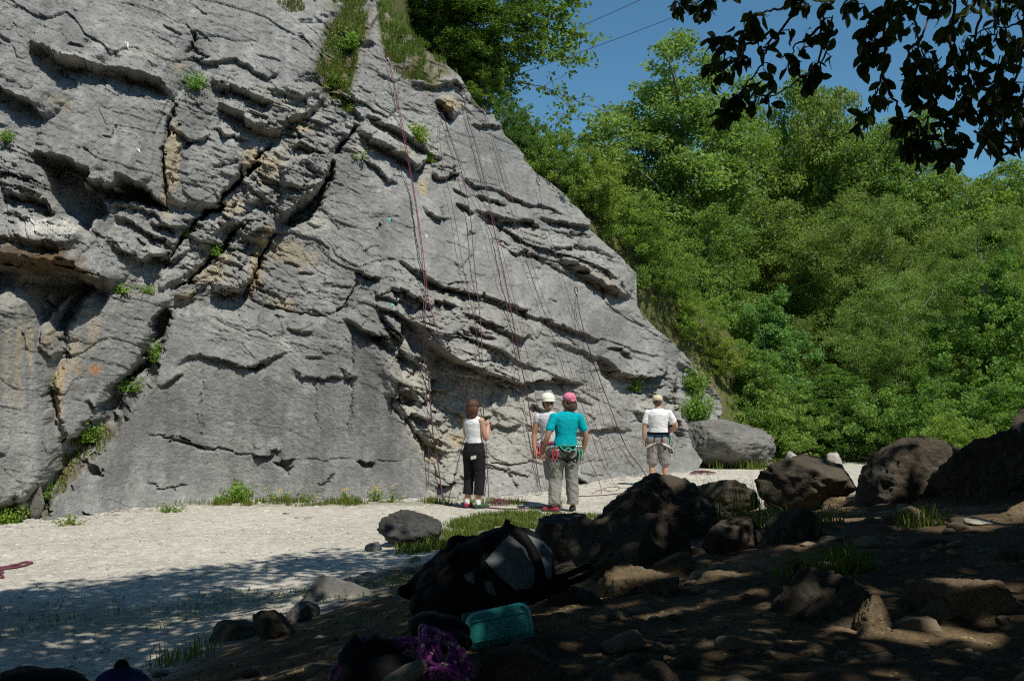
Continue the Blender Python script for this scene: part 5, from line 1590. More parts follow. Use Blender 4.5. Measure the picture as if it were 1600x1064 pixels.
# ================================================================== people
def cloth(name, col, rough=.85, var=.12, scale=18, bump=.3): return simple_mat(name, col, rough, var, scale, bump, 90, .15)
m_skin = simple_mat('skin', (.52, .30, .20), .55, .08, 12, .1, 90, .35)
m_skin_t = simple_mat('skin_tanned', (.40, .21, .13), .55, .1, 12, .1, 90, .35)
m_hair = simple_mat('hair_auburn', (.085, .035, .018), .5, .4, 60, .6, 140, .4)
m_hair_b = simple_mat('hair_brown', (.09, .06, .042), .6, .4, 60, .6, 140, .3)
m_white = cloth('white_cotton', (.80, .80, .80)); m_greytee = cloth('grey_white_cotton', (.62, .62, .63))
m_black = cloth('black_cotton', (.018, .018, .02)); m_teal = cloth('turquoise_cotton', (.0, .36, .42))
m_greyt = cloth('grey_trousers', (.27, .265, .235)); m_shorts = cloth('grey_shorts', (.27, .245, .235)); m_dshort = cloth('dark_shorts', (.09, .09, .10))
m_pink = cloth('pink_cotton', (.66, .20, .30)); m_tan = cloth('tan_cotton', (.60, .53, .34)); m_helm = simple_mat('helmet_shell', (.80, .78, .66), .35, .03, 8, 0, 60, .5)
m_web = cloth('webbing_black', (.015, .015, .017)); m_webt = cloth('webbing_green', (.08, .50, .36)); m_webp = cloth('webbing_pink', (.72, .06, .20)); m_webr = cloth('webbing_red', (.42, .05, .05))
m_webb = cloth('webbing_blue', (.03, .13, .28)); m_webw = cloth('webbing_white', (.72, .70, .62)); m_steel = simple_mat('steel', (.55, .56, .58), .3, .05); m_steel.node_tree.nodes['Principled BSDF'].inputs['Metallic'].default_value = .9
m_shoer = cloth('shoe_red', (.30, .04, .07)); m_shoeg = cloth('shoe_green', (.05, .10, .055)); m_shoed = cloth('shoe_dark', (.05, .05, .05)); m_shoegr = cloth('shoe_grey', (.22, .20, .17))
m_eye = simple_mat('eye', (.03, .02, .015), .2); m_lip = simple_mat('lips', (.45, .16, .13), .5); m_teeth = simple_mat('teeth', (.8, .78, .72), .4)

SPH = ICO[3]
class Blob(MB):
    def ball(s, c, r, sc=(1, 1, 1)):
        V, F = SPH; return s.add(V * r * np.array(sc) + np.array(c), F)
    def limb(s, pts, rads, n=14):
        P_ = np.array(smooth_path([tuple(p) for p in pts], 6)) if len(pts) > 2 else np.array(pts, float)
        m = len(P_); r_ = np.interp(np.linspace(0, 1, m), np.linspace(0, 1, len(rads)), rads)
        s.tube(P_, r_, n); s.ball(P_[0], r_[0]); s.ball(P_[-1], r_[-1]); return s
    def loft(s, rings, n=28):
        rg_ = np.array(rings, float); m0 = len(rg_)
        t = np.linspace(0, m0 - 1, (m0 - 1) * 6 + 1)
        rg_ = np.stack([np.interp(t, np.arange(m0), rg_[:, k]) for k in range(5)], 1)
        a = np.linspace(0, 2 * math.pi, n, endpoint=False)
        V = np.stack([rg_[:, 0:1] + rg_[:, 3:4] * np.cos(a), rg_[:, 1:2] + rg_[:, 4:5] * np.sin(a), np.repeat(rg_[:, 2:3], n, 1)], -1).reshape(-1, 3)
        m = len(rg_); i = np.arange(m - 1)[:, None] * n; j = np.arange(n)[None]; jn = (j + 1) % n
        F = np.stack([(i + j).ravel(), (i + jn).ravel(), (i + n + jn).ravel(), (i + n + j).ravel()], 1)
        V = np.concatenate([V, rg_[:1, :3], rg_[-1:, :3]]); j = np.arange(n); jn = (j + 1) % n
        F = np.concatenate([F, np.stack([j * 0 + m * n, jn, j, j], 1), np.stack([j * 0 + m * n + 1, (m - 1) * n + j, (m - 1) * n + jn, (m - 1) * n + jn], 1)])
        return s.add(V, F)
    def solid(s, name, mat, parent=None, vox=.007, smooth=3, wr=0.0, wf=(14, 14, 6), seed=0, loc=None, cut=None):
        o = s.build('tmp', mat)
        m = o.modifiers.new('r', 'REMESH'); m.mode = 'VOXEL'; m.voxel_size = vox; m.use_smooth_shade = True
        if smooth: q = o.modifiers.new('s', 'SMOOTH'); q.factor = .5; q.iterations = smooth
        dg = bpy.context.evaluated_depsgraph_get(); dg.update()
        me = bpy.data.meshes.new_from_object(o.evaluated_get(dg))
        bpy.data.objects.remove(o)
        n = len(me.vertices); co = np.empty(n * 3, np.float32); me.vertices.foreach_get('co', co); co = co.reshape(-1, 3)
        if wr:
            no = np.empty(n * 3, np.float32); me.vertices.foreach_get('normal', no); no = no.reshape(-1, 3)
            d = fbm3(co[:, 0] * wf[0] + seed, co[:, 1] * wf[1], co[:, 2] * wf[2] + .6 * co[:, 0] * wf[0], 3, seed, ridged=True)
            co = co + no * (d * wr)[:, None]
        if cut is not None: co = cut(co)
        if loc is not None: co = co - np.array(loc, np.float32)
        me.vertices.foreach_set('co', co.astype(np.float32).ravel()); me.update()
        me.name = name; me.materials.clear(); me.materials.append(mat)
        for p_ in me.polygons: p_.use_smooth = True
        o = bpy.data.objects.new(name, me); C.objects.link(o)
        if parent: o.parent = parent
        if loc is not None and parent is None: o.location = loc
        return o

def rot2(x, y, a): return x * math.cos(a) - y * math.sin(a), x * math.sin(a) + y * math.cos(a)
def add_hand(b, wrist, d, side, curl=.6, s=1.0):
    """palm, four fingers and a thumb; d = direction of the hand, side = direction the thumb leaves to"""
    d = Vector(d).normalized(); sd = Vector(side); sd = (sd - d * sd.dot(d)).normalized(); n = d.cross(sd)
    w = Vector(wrist); P_ = lambda a, c, e: tuple(w + d * a * s + sd * c * s + n * e * s)
    b.limb([P_(0, 0, 0), P_(.05, .004, 0), P_(.085, .004, 0)], [.024 * s, .030 * s, .030 * s])
    b.limb([P_(.04, -.022, 0), P_(.088, -.026, .002)], [.017 * s, .014 * s]); b.limb([P_(.04, .022, 0), P_(.09, .026, .002)], [.017 * s, .014 * s])
    for i, (c, L_) in enumerate([(.030, .072), (.010, .080), (-.011, .074), (-.031, .058)]):
        k = curl * (.8 + .15 * i)
        b.limb([P_(.085, c, 0), P_(.085 + L_ * .45, c * 1.1, L_ * .15 * k), P_(.085 + L_ * (.75 - .25 * k), c * 1.1, L_ * .45 * k), P_(.085 + L_ * (1 - .7 * k), c * 1.05, L_ * .75 * k)], [.0095 * s, .009 * s, .0085 * s, .0075 * s], 8)
    b.limb([P_(.02, .022, 0), P_(.045, .046, .010), P_(.075, .052, .022), P_(.098, .048, .034)], [.014 * s, .0115 * s, .010 * s, .008 * s], 8)

def head_parts(b, c, yaw, s=1.0):
    """c = head centre; yaw: 0 faces +y"""
    c = np.array(c)
    def W(x, y, z):
        X, Y_ = rot2(x, y, yaw); return (c[0] + X * s, c[1] + Y_ * s, c[2] + z * s)
    b.ball(W(0, -.012, .020), .094 * s, (.86, 1, 1.04)); b.ball(W(0, .022, -.035), .070 * s, (.88, 1, 1.05))
    b.ball(W(0, .050, -.078), .034 * s, (1, .9, .8))                       # chin
    b.limb([W(0, .086, .006), W(0, .106, -.028)], [.010 * s, .016 * s], 8)      # nose
    b.limb([W(-.036, .078, .022), W(.036, .078, .022)], [.011 * s, .011 * s], 8)   # brow
    b.limb([W(-.018, .088, -.058), W(.018, .088, -.058)], [.010 * s, .010 * s], 8) # mouth
    for k in (-1, 1):
        b.ball(W(k * .084, -.004, -.008), .026 * s, (.45, .8, 1.15))           # ears
        b.ball(W(k * .040, .066, -.020), .026 * s)                             # cheeks
    return W

def torso_rings(hx, hz, sx, sz, lean=(0, 0), w=1.0, d=1.0, grow=0.0, lo=None, hi=None):
    """pelvis centre x,z to neck base x,z"""
    T = [(0, .155, .105), (.16, .150, .098), (.36, .128, .090), (.60, .150, .102), (.80, .172, .104), (.91, .150, .088), (1.0, .072, .060)]
    out = []
    for t, rx, ry in T:
        if lo is not None and t < lo: continue
        if hi is not None and t > hi: continue
        out.append((hx + (sx - hx) * t, lean[0] + (lean[1] - lean[0]) * t, hz + (sz - hz) * t, rx * w + grow, ry * d + grow))
    return out

def person(name, label, px, py_feet, Yd, spec):
    s = spec
    x = (px - 800) / FPX * Yd
    root = empty(name, (x, Yd, gzf(x, Yd) + .0), s.get('rz', 0)); tag(root, label, 'person')
    b = Blob()
    b.loft(torso_rings(*s['pelvis'], *s['neck'], s.get('lean', (0, 0)), s.get('w', 1), s.get('d', 1)))
    b.ball((s['pelvis'][0], 0, s['pelvis'][1] - .01), .14, (1.05, .75, .7))
    nk = (s['neck'][0], s.get('lean', (0, 0))[1], s['neck'][1])
    b.limb([(nk[0], nk[1], nk[2] - .04), (s['head'][0], s['head'][1] - .01, s['head'][2] - .06)], [.062, .052])
    for a in ('armL', 'armR'): b.limb([(nk[0], nk[1], nk[2] - .01), (np.array(s[a][0]) * .75 + np.array([nk[0], nk[1], nk[2] - .06]) * .25), s[a][0]], [.045, .046, .050])
    W = head_parts(b, s['head'], s['yaw'], s.get('hs', 1.0))
    for a in ('armL', 'armR'):
        p = s[a]; b.limb(p[:3], [.054, .042, .036, .030][:3] if len(p) == 3 else [.054, .044, .040, .027])
        b.limb([p[0], p[1]], [.052, .041]); b.limb([p[1], p[2]], [.042, .026])
        add_hand(b, p[2], Vector(p[2]) * 0 + Vector(s[a + '_hand'][0]), s[a + '_hand'][1], s[a + '_hand'][2])
    for a in ('legL', 'legR'):
        p = s[a]; b.limb([p[0], p[1]], [.088, .056]); b.limb([p[1], ((np.array(p[1]) * .6 + np.array(p[2]) * .4)), p[2]], [.056, .058, .036])
        f = np.array(p[3]); an = np.array(p[2]); b.limb([an + [0, 0, -.03], an + f * .10 + [0, 0, -.055], an + f * .19 + [0, 0, -.065]], [.036, .034, .028])
    body = b.solid('body', s['skin'], root, .0065, 2)
    return root, W

def sleeve(b, p, t, r0, r1):
    a, c = np.array(p[0]), np.array(p[1]); e = a + (c - a) * t
    b.limb([a, e], [r0, r1])
def shirt(root, s, mat, grow=.016, sl=.55, lo=-.02, seed=1, wr=.006, name='t_shirt', arms=('armL', 'armR'), r=(.068, .064)):
    b = Blob(); R_ = torso_rings(*s['pelvis'], *s['neck'], s.get('lean', (0, 0)), s.get('w', 1), s.get('d', 1), grow)
    if lo > 0:
        R_ = [q for q in R_]
        h0, h1 = R_[0], R_[1]; R_ = R_[1:]
        R_[0] = (R_[0][0], R_[0][1], s['pelvis'][1] + (s['neck'][1] - s['pelvis'][1]) * lo, R_[0][3], R_[0][4])
    R_[-1] = (R_[-1][0], R_[-1][1], R_[-1][2] + .004, R_[-1][3] - .008, R_[-1][4] - .004)
    b.loft(R_)
    nk = s['neck']; nk = (nk[0], s.get('lean', (0, 0))[1], nk[1] - .02)
    for a in arms: b.limb([nk, np.array(s[a][0]) * .75 + np.array(nk) * .25 + [0, 0, -.01], s[a][0]] if sl > 0 else [nk, np.array(s[a][0]) * .6 + np.array(nk) * .4 + [0, 0, -.01]], [.050, .054, .060])
    if sl > 0:
        for a in arms: sleeve(b, s[a], sl, *r)
    else:
        for a in arms: b.ball(np.array(s[a][0]) + [(-.028 if s[a][0][0] > s['neck'][0] else .028), 0, .0], .055)
    return b.solid(name, mat, root, .007, 3, wr, (9, 9, 16), seed)
def trousers(root, s, mat, to=1.0, r=(.112, .088, .075), seed=2, wr=.009, name='trousers', top=.10, gr=.014):
    b = Blob(); hx, hz = s['pelvis']
    b.loft([(hx, 0, hz - .10, .150 + gr, .108 + gr), (hx, 0, hz - .02, .160 + gr, .112 + gr), (hx, 0, hz + top, .146 + gr, .098 + gr)])
    for a in ('legL', 'legR'):
        p = [np.array(q, float) for q in s[a][:3]]
        b.limb([p[0] + [0, 0, .0], p[1]], [r[0], r[1]])
        if to > 0:
            e = p[1] + (p[2] - p[1]) * to
            n_ = 8; V_ = [p[1] + (e - p[1]) * k / n_ for k in range(n_ + 1)]
            b.tube(V_, np.linspace(r[1], r[2], n_ + 1), 16)
        else:
            pass
    return b.solid(name, mat, root, .0075, 3, wr, (10, 10, 9), seed)
def shoe(root, an, f, mat, sole, s=1.0):
    b = Blob(); an = np.array(an, float); f = np.array(f, float); f[2] = 0; f /= np.linalg.norm(f)
    z0 = -an[2]
    b.limb([an + f * -.035 + [0, 0, z0 + .045], an + f * .07 + [0, 0, z0 + .045], an + f * .16 + [0, 0, z0 + .036]], [.042 * s, .042 * s, .036 * s])
    b.limb([an + [0, 0, -.03], an + [0, 0, z0 + .06]], [.041, .044])
    o = b.solid('shoe', mat, root, .007, 2, cut=lambda c: np.stack([c[:, 0], c[:, 1], np.maximum(c[:, 2], an[2] + z0 + .012)], 1))
    sb = Blob(); sb.limb([an + f * -.04 + [0, 0, z0 + .012], an + f * .165 + [0, 0, z0 + .012]], [.040, .040])
    sb.solid('sole', sole, o, .007, 1, cut=lambda c: np.stack([c[:, 0], c[:, 1], np.clip(c[:, 2], an[2] + z0 - .0, an[2] + z0 + .022)], 1))
    return o
def belt(root, s, z, mat, name='harness_belt', g=.024, w=.022, tilt=0):
    hx, hz = s['pelvis']; a = np.linspace(0, 2 * math.pi, 41)
    rx = .152 * s.get('w', 1) + g + .01; ry = .100 + g + .01
    mb = MB(); P_ = []
    for aa in a: P_.append((hx + rx * math.cos(aa), ry * math.sin(aa), z + tilt * math.cos(aa)))
    P_ = np.array(P_); 
    V = np.concatenate([P_ * [1, 1, 1] + [0, 0, w], P_ + [0, 0, -w], (P_ - [hx, 0, 0]) * [.95, .93, 1] + [hx, 0, -w], (P_ - [hx, 0, 0]) * [.95, .93, 1] + [hx, 0, w]])
    n = len(P_); F = []
    for k in range(3):
        for i in range(n - 1): F.append([k * n + i, k * n + i + 1, (k + 1) * n + i + 1, (k + 1) * n + i])
    mb.add(V, F); return mb.build(name, mat, root)
def leg_loop(root, c, r, mat, tilt=.05, w=.02):
    a = np.linspace(0, 2 * math.pi, 33)
    P_ = np.array([(c[0] + r * math.cos(t), c[1] + r * .92 * math.sin(t), c[2] + tilt * math.cos(t) - .02 * math.sin(t)) for t in a])
    return MB().tube(P_, .016, 8).build('leg_loop', mat, root)
def gear(root, c, mats, rng, n=4, L_=.14):
    """quickdraws and karabiners hanging from a gear loop"""
    for k in range(n):
        x, y, z = np.array(c) + [rng.uniform(-.05, .05), rng.uniform(-.05, .05), 0]
        m = mats[k % len(mats)]; l = L_ * rng.uniform(.7, 1.2)
        q = MB().tube(smooth_path([(x, y, z), (x + .01, y - .01, z - l * .5), (x - .005, y, z - l)], 4), .010, 6).build('sling', m, root)
        for zz in (z + .01, z - l - .035):
            a = np.linspace(0, 6.283, 17)
            MB().tube(np.array([(x + .022 * math.cos(t) * (1 + .2 * math.sin(t)), y, zz + .038 * math.sin(t)) for t in a]), .0055, 5, False).build('karabiner', m_steel, q)
rngp = np.random.default_rng(77)

# ---- woman in white vest and black capri trousers --------------------------------
S = dict(rz=-.6, pelvis=(0, .90), neck=(-.015, 1.40), head=(-.015, .01, 1.535), yaw=-.1, w=.90, d=.92, skin=m_skin, hs=.95,
  armL=[(-.155, 0, 1.335), (-.19, .08, 1.10), (-.07, .26, 1.13)], armL_hand=((.5, .6, .3), (0, 0, 1), .9),
  armR=[(.135, 0, 1.335), (.175, .06, 1.07), (.10, .22, 1.22)], armR_hand=((-.4, .6, .5), (0, -.3, 1), .9),
  legL=[(-.085, 0, .86), (-.105, .02, .47), (-.125, -.01, .085), (-.25, .95, 0)], legR=[(.085, 0, .86), (.09, .03, .47), (.075, 0, .085), (.45, .9, 0)])
r_, W = person('person', 'woman with auburn hair in white sleeveless top and black capri trousers, holding a rope', 741, 793, 16.85, S)
shirt(r_, S, m_white, .010, 0, .10, 3, .004, 'sleeveless_top')
trousers(r_, S, m_black, .66, (.105, .078, .074), 4)
hb = Blob(); hb.ball(W(0, -.02, .035), .100, (.96, 1.0, .98)); hb.ball(W(0, -.055, -.04), .088, (1.2, .8, 1.3)); hb.ball(W(-.05, -.03, -.10), .050, (.9, .8, 1.3)); hb.ball(W(.05, -.03, -.10), .050, (.9, .8, 1.3)); hb.ball(W(0, -.06, -.14), .072, (1.25, .7, .9)); hb.limb([W(.05, -.03, -.08), W(.06, -.035, -.17)], [.04, .022]); hb.limb([W(-.05, -.03, -.08), W(-.06, -.03, -.18)], [.04, .02])
hb.solid('hair', m_hair, r_, .006, 2, .006, (60, 60, 10), 3)
for a, mt_ in (('legL', m_shoer), ('legR', m_shoeg)):
    shoe(r_, S[a][2], S[a][3], mt_, m_shoed, .95)
    an = np.array(S[a][2]); Blob().limb([an + [0, 0, -.02], an + [0, 0, .035]], [.043, .044]).solid('sock', m_white, r_, .006, 1)
MB().tube([(.155, -.06, .80), (.19, .02, .80), (.235, .06, .79)], .012, 6).build('strap', m_web, r_)
V = np.array([[.035, -.135, .80], [.115, -.118, .82], [.118, -.118, .77], [.038, -.135, .75]])
MB().add(np.concatenate([V, V + [0, .012, 0]]), [[3, 2, 1, 0], [4, 5, 6, 7], [0, 1, 5, 4], [1, 2, 6, 5], [2, 3, 7, 6], [3, 0, 4, 7]]).build('pocket_patch', m_webw, r_, False)

# ---- man in turquoise ------------------------------------------------------------
S = dict(rz=.22, pelvis=(.0, .93), neck=(.03, 1.49), head=(.055, .03, 1.635), yaw=.7, w=1.06, d=1.05, skin=m_skin_t, lean=(0, .03),
  armL=[(-.18, 0, 1.41), (-.285, -.05, 1.13), (-.345, .06, .895)], armL_hand=((.10, .2, -1), (.6, .5, 0), .55),
  armR=[(.22, 0, 1.41), (.315, -.02, 1.13), (.275, .05, .88)], armR_hand=((-.1, .1, -1), (-.6, .5, 0), .7),
  legL=[(-.09, 0, .89), (-.14, .06, .49), (-.175, -.02, .09), (-.75, .5, 0)], legR=[(.09, 0, .89), (.11, .02, .49), (.125, .03, .09), (.15, 1, 0)])
r_, W = person('person', 'man in turquoise T-shirt, pink cap and grey trousers with climbing gear on his hips', 883, 797, 16.5, S)
shirt(r_, S, m_teal, .022, .62, -.02, 5, .005, r=(.063, .064))
trousers(r_, S, m_greyt, .93, (.118, .095, .084), 6, .014)
hb = Blob(); hb.ball(W(0, -.02, .025), .098, (.95, 1.0, .95)); hb.ball(W(0, -.06, -.05), .076, (1.15, .8, 1.0)); hb.ball(W(.05, -.02, -.06), .045); hb.ball(W(-.05, -.02, -.06), .045); hb.ball(W(0, -.07, -.085), .06, (1.3, .8, .8))
hb.solid('hair', m_hair_b, r_, .006, 2, .008, (50, 50, 14), 8)
cb = Blob(); cb.ball(W(0, -.022, .062), .103, (.97, 1.08, .82)); cb.limb([W(-.05, -.10, .02), W(0, -.12, .018), W(.05, -.10, .02)], [.018, .02, .018])
cp = cb.solid('cap', m_pink, r_, .006, 2, .004, (20, 20, 20), 2)
MB().tube([W(-.03, -.128, .03), W(0, -.134, .026), W(.03, -.128, .03)], .012, 6).build('cap_strap', m_pink, cp)
belt(r_, S, .985, m_webt, g=.030, w=.017); belt(r_, S, .955, m_web, 'harness_padding', .028, .016)
for k in (-1, 1): leg_loop(r_, (k * .10, 0, .78), .118, m_web, k * .05)
MB().tube(smooth_path([(-.10, -.13, .97), (-.06, -.15, .90), (.0, -.155, .83), (.06, -.15, .79), (.12, -.13, .74)], 5), .013, 6).build('harness_strap', m_web, r_)
MB().tube(smooth_path([(.12, -.13, .97), (.06, -.15, .90), (.0, -.155, .84), (-.08, -.14, .80)], 5), .012, 6).build('harness_strap', m_web, r_)
MB().tube(smooth_path([(-.12, -.15, .98), (-.06, -.165, .93), (.0, -.165, .96), (.08, -.165, .925), (.13, -.15, .97)], 5), .009, 6).build('gear_loop', m_webt, r_)
gear(r_, (-.19, -.06, .93), [m_webp, m_webr, m_webp, m_webr, m_webr], rngp, 6, .16); gear(r_, (.19, -.05, .93), [m_webt, m_web, m_steel], rngp, 5, .17)
shoe(r_, S['legL'][2], S['legL'][3], m_shoer, m_shoed); shoe(r_, S['legR'][2], S['legR'][3], m_shoed, m_shoed)

# ---- man in the white helmet, facing us behind him --------------------------------
S = dict(pelvis=(.05, .93), neck=(-.02, 1.475), head=(-.02, -.02, 1.61), yaw=math.pi + .25, w=1.0, skin=m_skin_t,
  armL=[(-.175, 0, 1.39), (-.235, .0, 1.12), (-.225, -.06, .88)], armL_hand=((.05, -.1, -1), (.5, -.5, 0), .5),
  armR=[(.165, 0, 1.39), (.21, .02, 1.12), (.20, -.05, .90)], armR_hand=((0, -.1, -1), (-.5, -.5, 0), .5),
  legL=[(-.03, 0, .89), (.04, .03, .49), (.06, .08, .09), (-.2, -1, 0)], legR=[(.11, 0, .89), (.125, -.05, .49), (.14, .0, .09), (.1, -1, 0)])
r_, W = person('person', 'smiling man in white helmet and pale shirt, facing us behind the turquoise shirt', 858, 795, 17.15, S)
shirt(r_, S, m_greytee, .016, .22, -.02, 7, .004, r=(.060, .058))
trousers(r_, S, m_greyt, .0, (.115, .10, .09), 8, name='shorts')
hb = Blob(); hb.ball(W(0, -.02, .02), .098, (.92, .95, .9)); hb.ball(W(0, -.05, -.03), .07)
hb.solid('hair', m_hair_b, r_, .006, 2)
cb = Blob(); cb.ball(W(0, -.010, .062), .124, (.95, 1.06, .86)); cb.limb([W(-.09, .05, .028), W(-.05, .115, .03), (W(0, .135, .032)), W(.05, .115, .03), W(.09, .05, .028)], [.016] * 5)
cb.solid('helmet', m_helm, r_, .006, 3, cut=lambda c: np.stack([c[:, 0], c[:, 1], np.maximum(c[:, 2], 1.61 + .022)], 1))
for k in (-1, 1):
    Blob().ball(W(k * .034, .084, .006), .011).build('eye', m_eye, r_)
    MB().tube([W(k * .084, .01, .03), W(k * .07, .03, -.05), W(0, .05, -.11)], .006, 6).build('chin_strap', m_web, r_)
MB().tube(smooth_path([W(-.030, .094, -.048), W(0, .102, -.058), W(.030, .094, -.048)], 4), .0055, 6).build('teeth', m_teeth, r_)
MB().tube(smooth_path([W(-.034, .090, -.050), W(0, .099, -.069), W(.034, .090, -.050)], 4), .006, 6).build('lips', m_lip, r_)
belt(r_, S, .99, m_webp, g=.026, w=.02)
for k in (-1, 1): leg_loop(r_, (-.02 + k * .10, 0, .80), .122, m_webp, k * .04)
gear(r_, (-.21, -.06, .95), [m_webp, m_webr], rngp, 3, .12)
shoe(r_, S['legL'][2], S['legL'][3], m_shoegr, m_shoed); shoe(r_, S['legR'][2], S['legR'][3], m_shoegr, m_shoed)

# ---- man in white T-shirt ----------------------------------------------------------
S = dict(rz=-.12, pelvis=(.0, .90), neck=(.0, 1.43), head=(-.01, .03, 1.565), yaw=-.05, w=1.10, d=1.05, skin=m_skin,  hs=.97,
  armL=[(-.195, 0, 1.355), (-.255, -.01, 1.09), (-.255, .02, .87)], armL_hand=((.02, .1, -1), (.3, .8, 0), .6),
  armR=[(.20, 0, 1.355), (.325, .02, 1.11), (.19, .17, 1.01)], armR_hand=((-.9, .5, -.1), (0, .4, 1), .8),
  legL=[(-.09, 0, .86), (-.115, .02, .47), (-.125, 0, .09), (-.2, 1, 0)], legR=[(.09, 0, .86), (.12, .03, .47), (.125, 0.02, .09), (.2, 1, 0)])
r_, W = person('person', 'man in white T-shirt, tan cap and grey shorts beyond the domed boulder', 1028, 768, 20.4, S)
shirt(r_, S, m_white, .024, .60, .12, 9, .005, r=(.064, .066))
trousers(r_, S, m_shorts, .12, (.122, .104, .100), 10, .012, name='shorts', top=.04)
hb = Blob(); hb.ball(W(0, -.018, .015), .095, (.92, .98, .9)); hb.ball(W(0, -.05, -.03), .06, (1.1, .8, .8))
hb.solid('hair', m_hair_b, r_, .006, 2)
cb = Blob(); cb.ball(W(0, -.012, .055), .103, (.95, 1.06, .80)); cb.limb([W(-.05, .10, .03), W(0, .16, .02), W(.05, .10, .03)], [.012, .014, .012])
cp = cb.solid('cap', m_tan, r_, .006, 2, cut=lambda c: np.stack([c[:, 0], c[:, 1], np.maximum(c[:, 2], 1.565 + .02)], 1))
MB().tube([W(-.045, -.098, .03), W(0, -.116, .028), W(.045, -.098, .03)], .009, 6).build('cap_opening', m_hair_b, cp)
belt(r_, S, .985, m_web, g=.034, w=.022); belt(r_, S, .945, m_webb, 'harness_padding', .028, .015)
for k in (-1, 1):
    leg_loop(r_, (k * .105, 0, .765), .128, m_webw, -k * .06)
    MB().tube(smooth_path([(k * .06, -.14, .95), (k * .075, -.155, .86), (k * .055, -.15, .77)], 4), .009, 6).build('harness_strap', m_web, r_)
MB().tube(smooth_path([(.15, -.10, .97), (.22, -.06, .90), (.25, -.03, .80), (.23, -.03, .70), (.26, -.03, .62), (.19, -.06, .66), (.10, -.12, .72)], 5), .012, 6).build('rope_sling', m_web, r_)
gear(r_, (.20, -.04, .93), [m_web, m_webt], rngp, 3, .14)
shoe(r_, S['legL'][2], S['legL'][3], m_shoegr, m_shoed); shoe(r_, S['legR'][2], S['legR'][3], m_shoegr, m_shoed)
# ================================================================== ropes on the cliff
m_rope = simple_mat('rope_burgundy', (.12, .05, .058), .8, .35, 70, .4, 200, .2)
m_rope_b = simple_mat('rope_bright', (.15, .048, .07), .8, .35, 70, .4, 200, .2)
m_rope_d = simple_mat('rope_faded', (.12, .06, .06), .8, .35, 70, .4, 200, .2)
def rope_path(pts, off=.07, n=6):
    """rope hanging in front of the rock from anchor to end; never sinks into it"""
    sp_ = smooth_path([(a[0], a[1], a[2] if len(a) > 2 else -1) for a in pts], n)
    dist, uv = [], []
    for px, py, Yo in sp_:
        uv.append((px, py))
        h, _ = hit(px, py); hn = h.y if h is not None else float(ybase(px, py))
        for dx in (-4, 4):
            h2, _ = hit(px + dx, py)
            if h2 is not None: hn = min(hn, h2.y)
        dist.append(hn - off)
    d = np.array(dist); k = len(d)
    # pull taut: running minimum then smooth
    dm = np.array([d[max(0, i - 2):i + 3].min() for i in range(k)])
    dm = np.convolve(np.pad(dm, 2, 'edge'), np.ones(5) / 5, 'valid')
    dm = np.minimum(dm, d)
    ends = [(i, p[2]) for i, p in zip(range(0, k + n, n), pts) if len(p) > 2]
    P_ = []
    for i, (px, py) in enumerate(uv): P_.append(at(px, py, dm[i]))
    return np.array(P_)
def rope(label, pts, r, mat, off=.07, tail=None, parent_parts=None, group='climbing ropes hanging on the cliff'):
    P_ = rope_path(pts, off)
    if tail is not None: P_ = np.concatenate([P_, np.array(smooth_path([tuple(P_[-1])] + [tuple(t) for t in tail], 6))[1:]])
    base = P_[0].copy()
    mb = MB().tube(P_ - base, r, 6)
    o = mb.build('rope', mat); o.location = base
    return tag(o, label, 'rope', group)
def G(px, py, dz=.012):
    b = gp(px, py); return (b[0], b[1], b[2] + dz)
def bolt(px, py, label):
    h = on_cliff(px, py, .03); root = empty('rope_anchor', tuple(h)); tag(root, label, 'anchor', 'rope anchors on the cliff')
    a = np.linspace(0, 6.283, 15)
    MB().tube(np.array([(.03 * math.cos(t), -.02, .045 * math.sin(t) - .03) for t in a]), .009, 6, False).build('karabiner', m_steel, root)
    MB().tube([(0, .05, .02), (0, -.03, .02)], .014, 8).build('bolt', m_steel, root)
    MB().tube(smooth_path([(-.02, 0, .02), (-.05, -.01, .10), (-.02, -.0, .16), (.02, 0, .08), (.0, -.02, -.02)], 4), .009, 6).build('sling', m_rope, root)
for px, py, lb in [(606, 94, 'highest rope anchor at the top of the thick red rope'), (690, 178, 'rope anchor of the thin double rope left of the top notch'), (724, 152, 'rope anchor just under the rocky top notch'),
                   (757, 178, 'rightmost high rope anchor near the crest shrubs'), (842, 288, 'rope anchor by the shaded patch on the crest'), (901, 460, 'low rope anchor on the smooth slab at the right')]:
    bolt(px, py, lb)
rope('thick red rope from the highest anchor, left strand', [(606,96),(614,130),(624,180),(634,235),(646,300),(656,370),(662,430),(667,470)], .008, m_rope_b)
rope('thick red rope from the highest anchor, right strand running to the hands of the woman', [(608,96),(617,135),(628,190),(638,245),(649,310),(659,380),(665,430),(670,470),(682,512),(694,545),(708,580),(724,616),(738,645)], .0075, m_rope_b,
     .07, [at(744, 668, 17.06), at(748, 676, 17.06)])
rope('red rope hanging straight from under the thick rope to the foot of the wall', [(666,468),(664,500),(667,545),(670,600),(674,650),(678,690),(683,715),(688,752)], .0095, m_rope, .06, [G(694,782), G(706,791)])
rope('slack rope loop low on the wall left of the woman', [(662,470),(661,520),(664,580),(668,650),(670,720),(669,762)], 0.0045, m_rope_d, .05)
rope('thin left strand from the double rope anchor', [(689,180),(687,215),(693,262),(706,318),(716,372),(726,430),(738,485),(748,545),(752,600)], 0.0049, m_rope_d)
rope('rope falling past the woman on her right to the coiled pile', [(692,180),(702,212),(720,265),(734,330),(740,400),(746,460),(752,520),(754,600),(756,650),(760,700),(762,745)], .008, m_rope, .07, [G(764,782)])
rope('thin strand crossing the middle beds', [(692,180),(712,235),(732,285),(752,330),(770,395),(785,450),(796,500),(806,560),(820,640),(830,700),(838,742)], 0.0053, m_rope_d, .07, [G(842,768)])
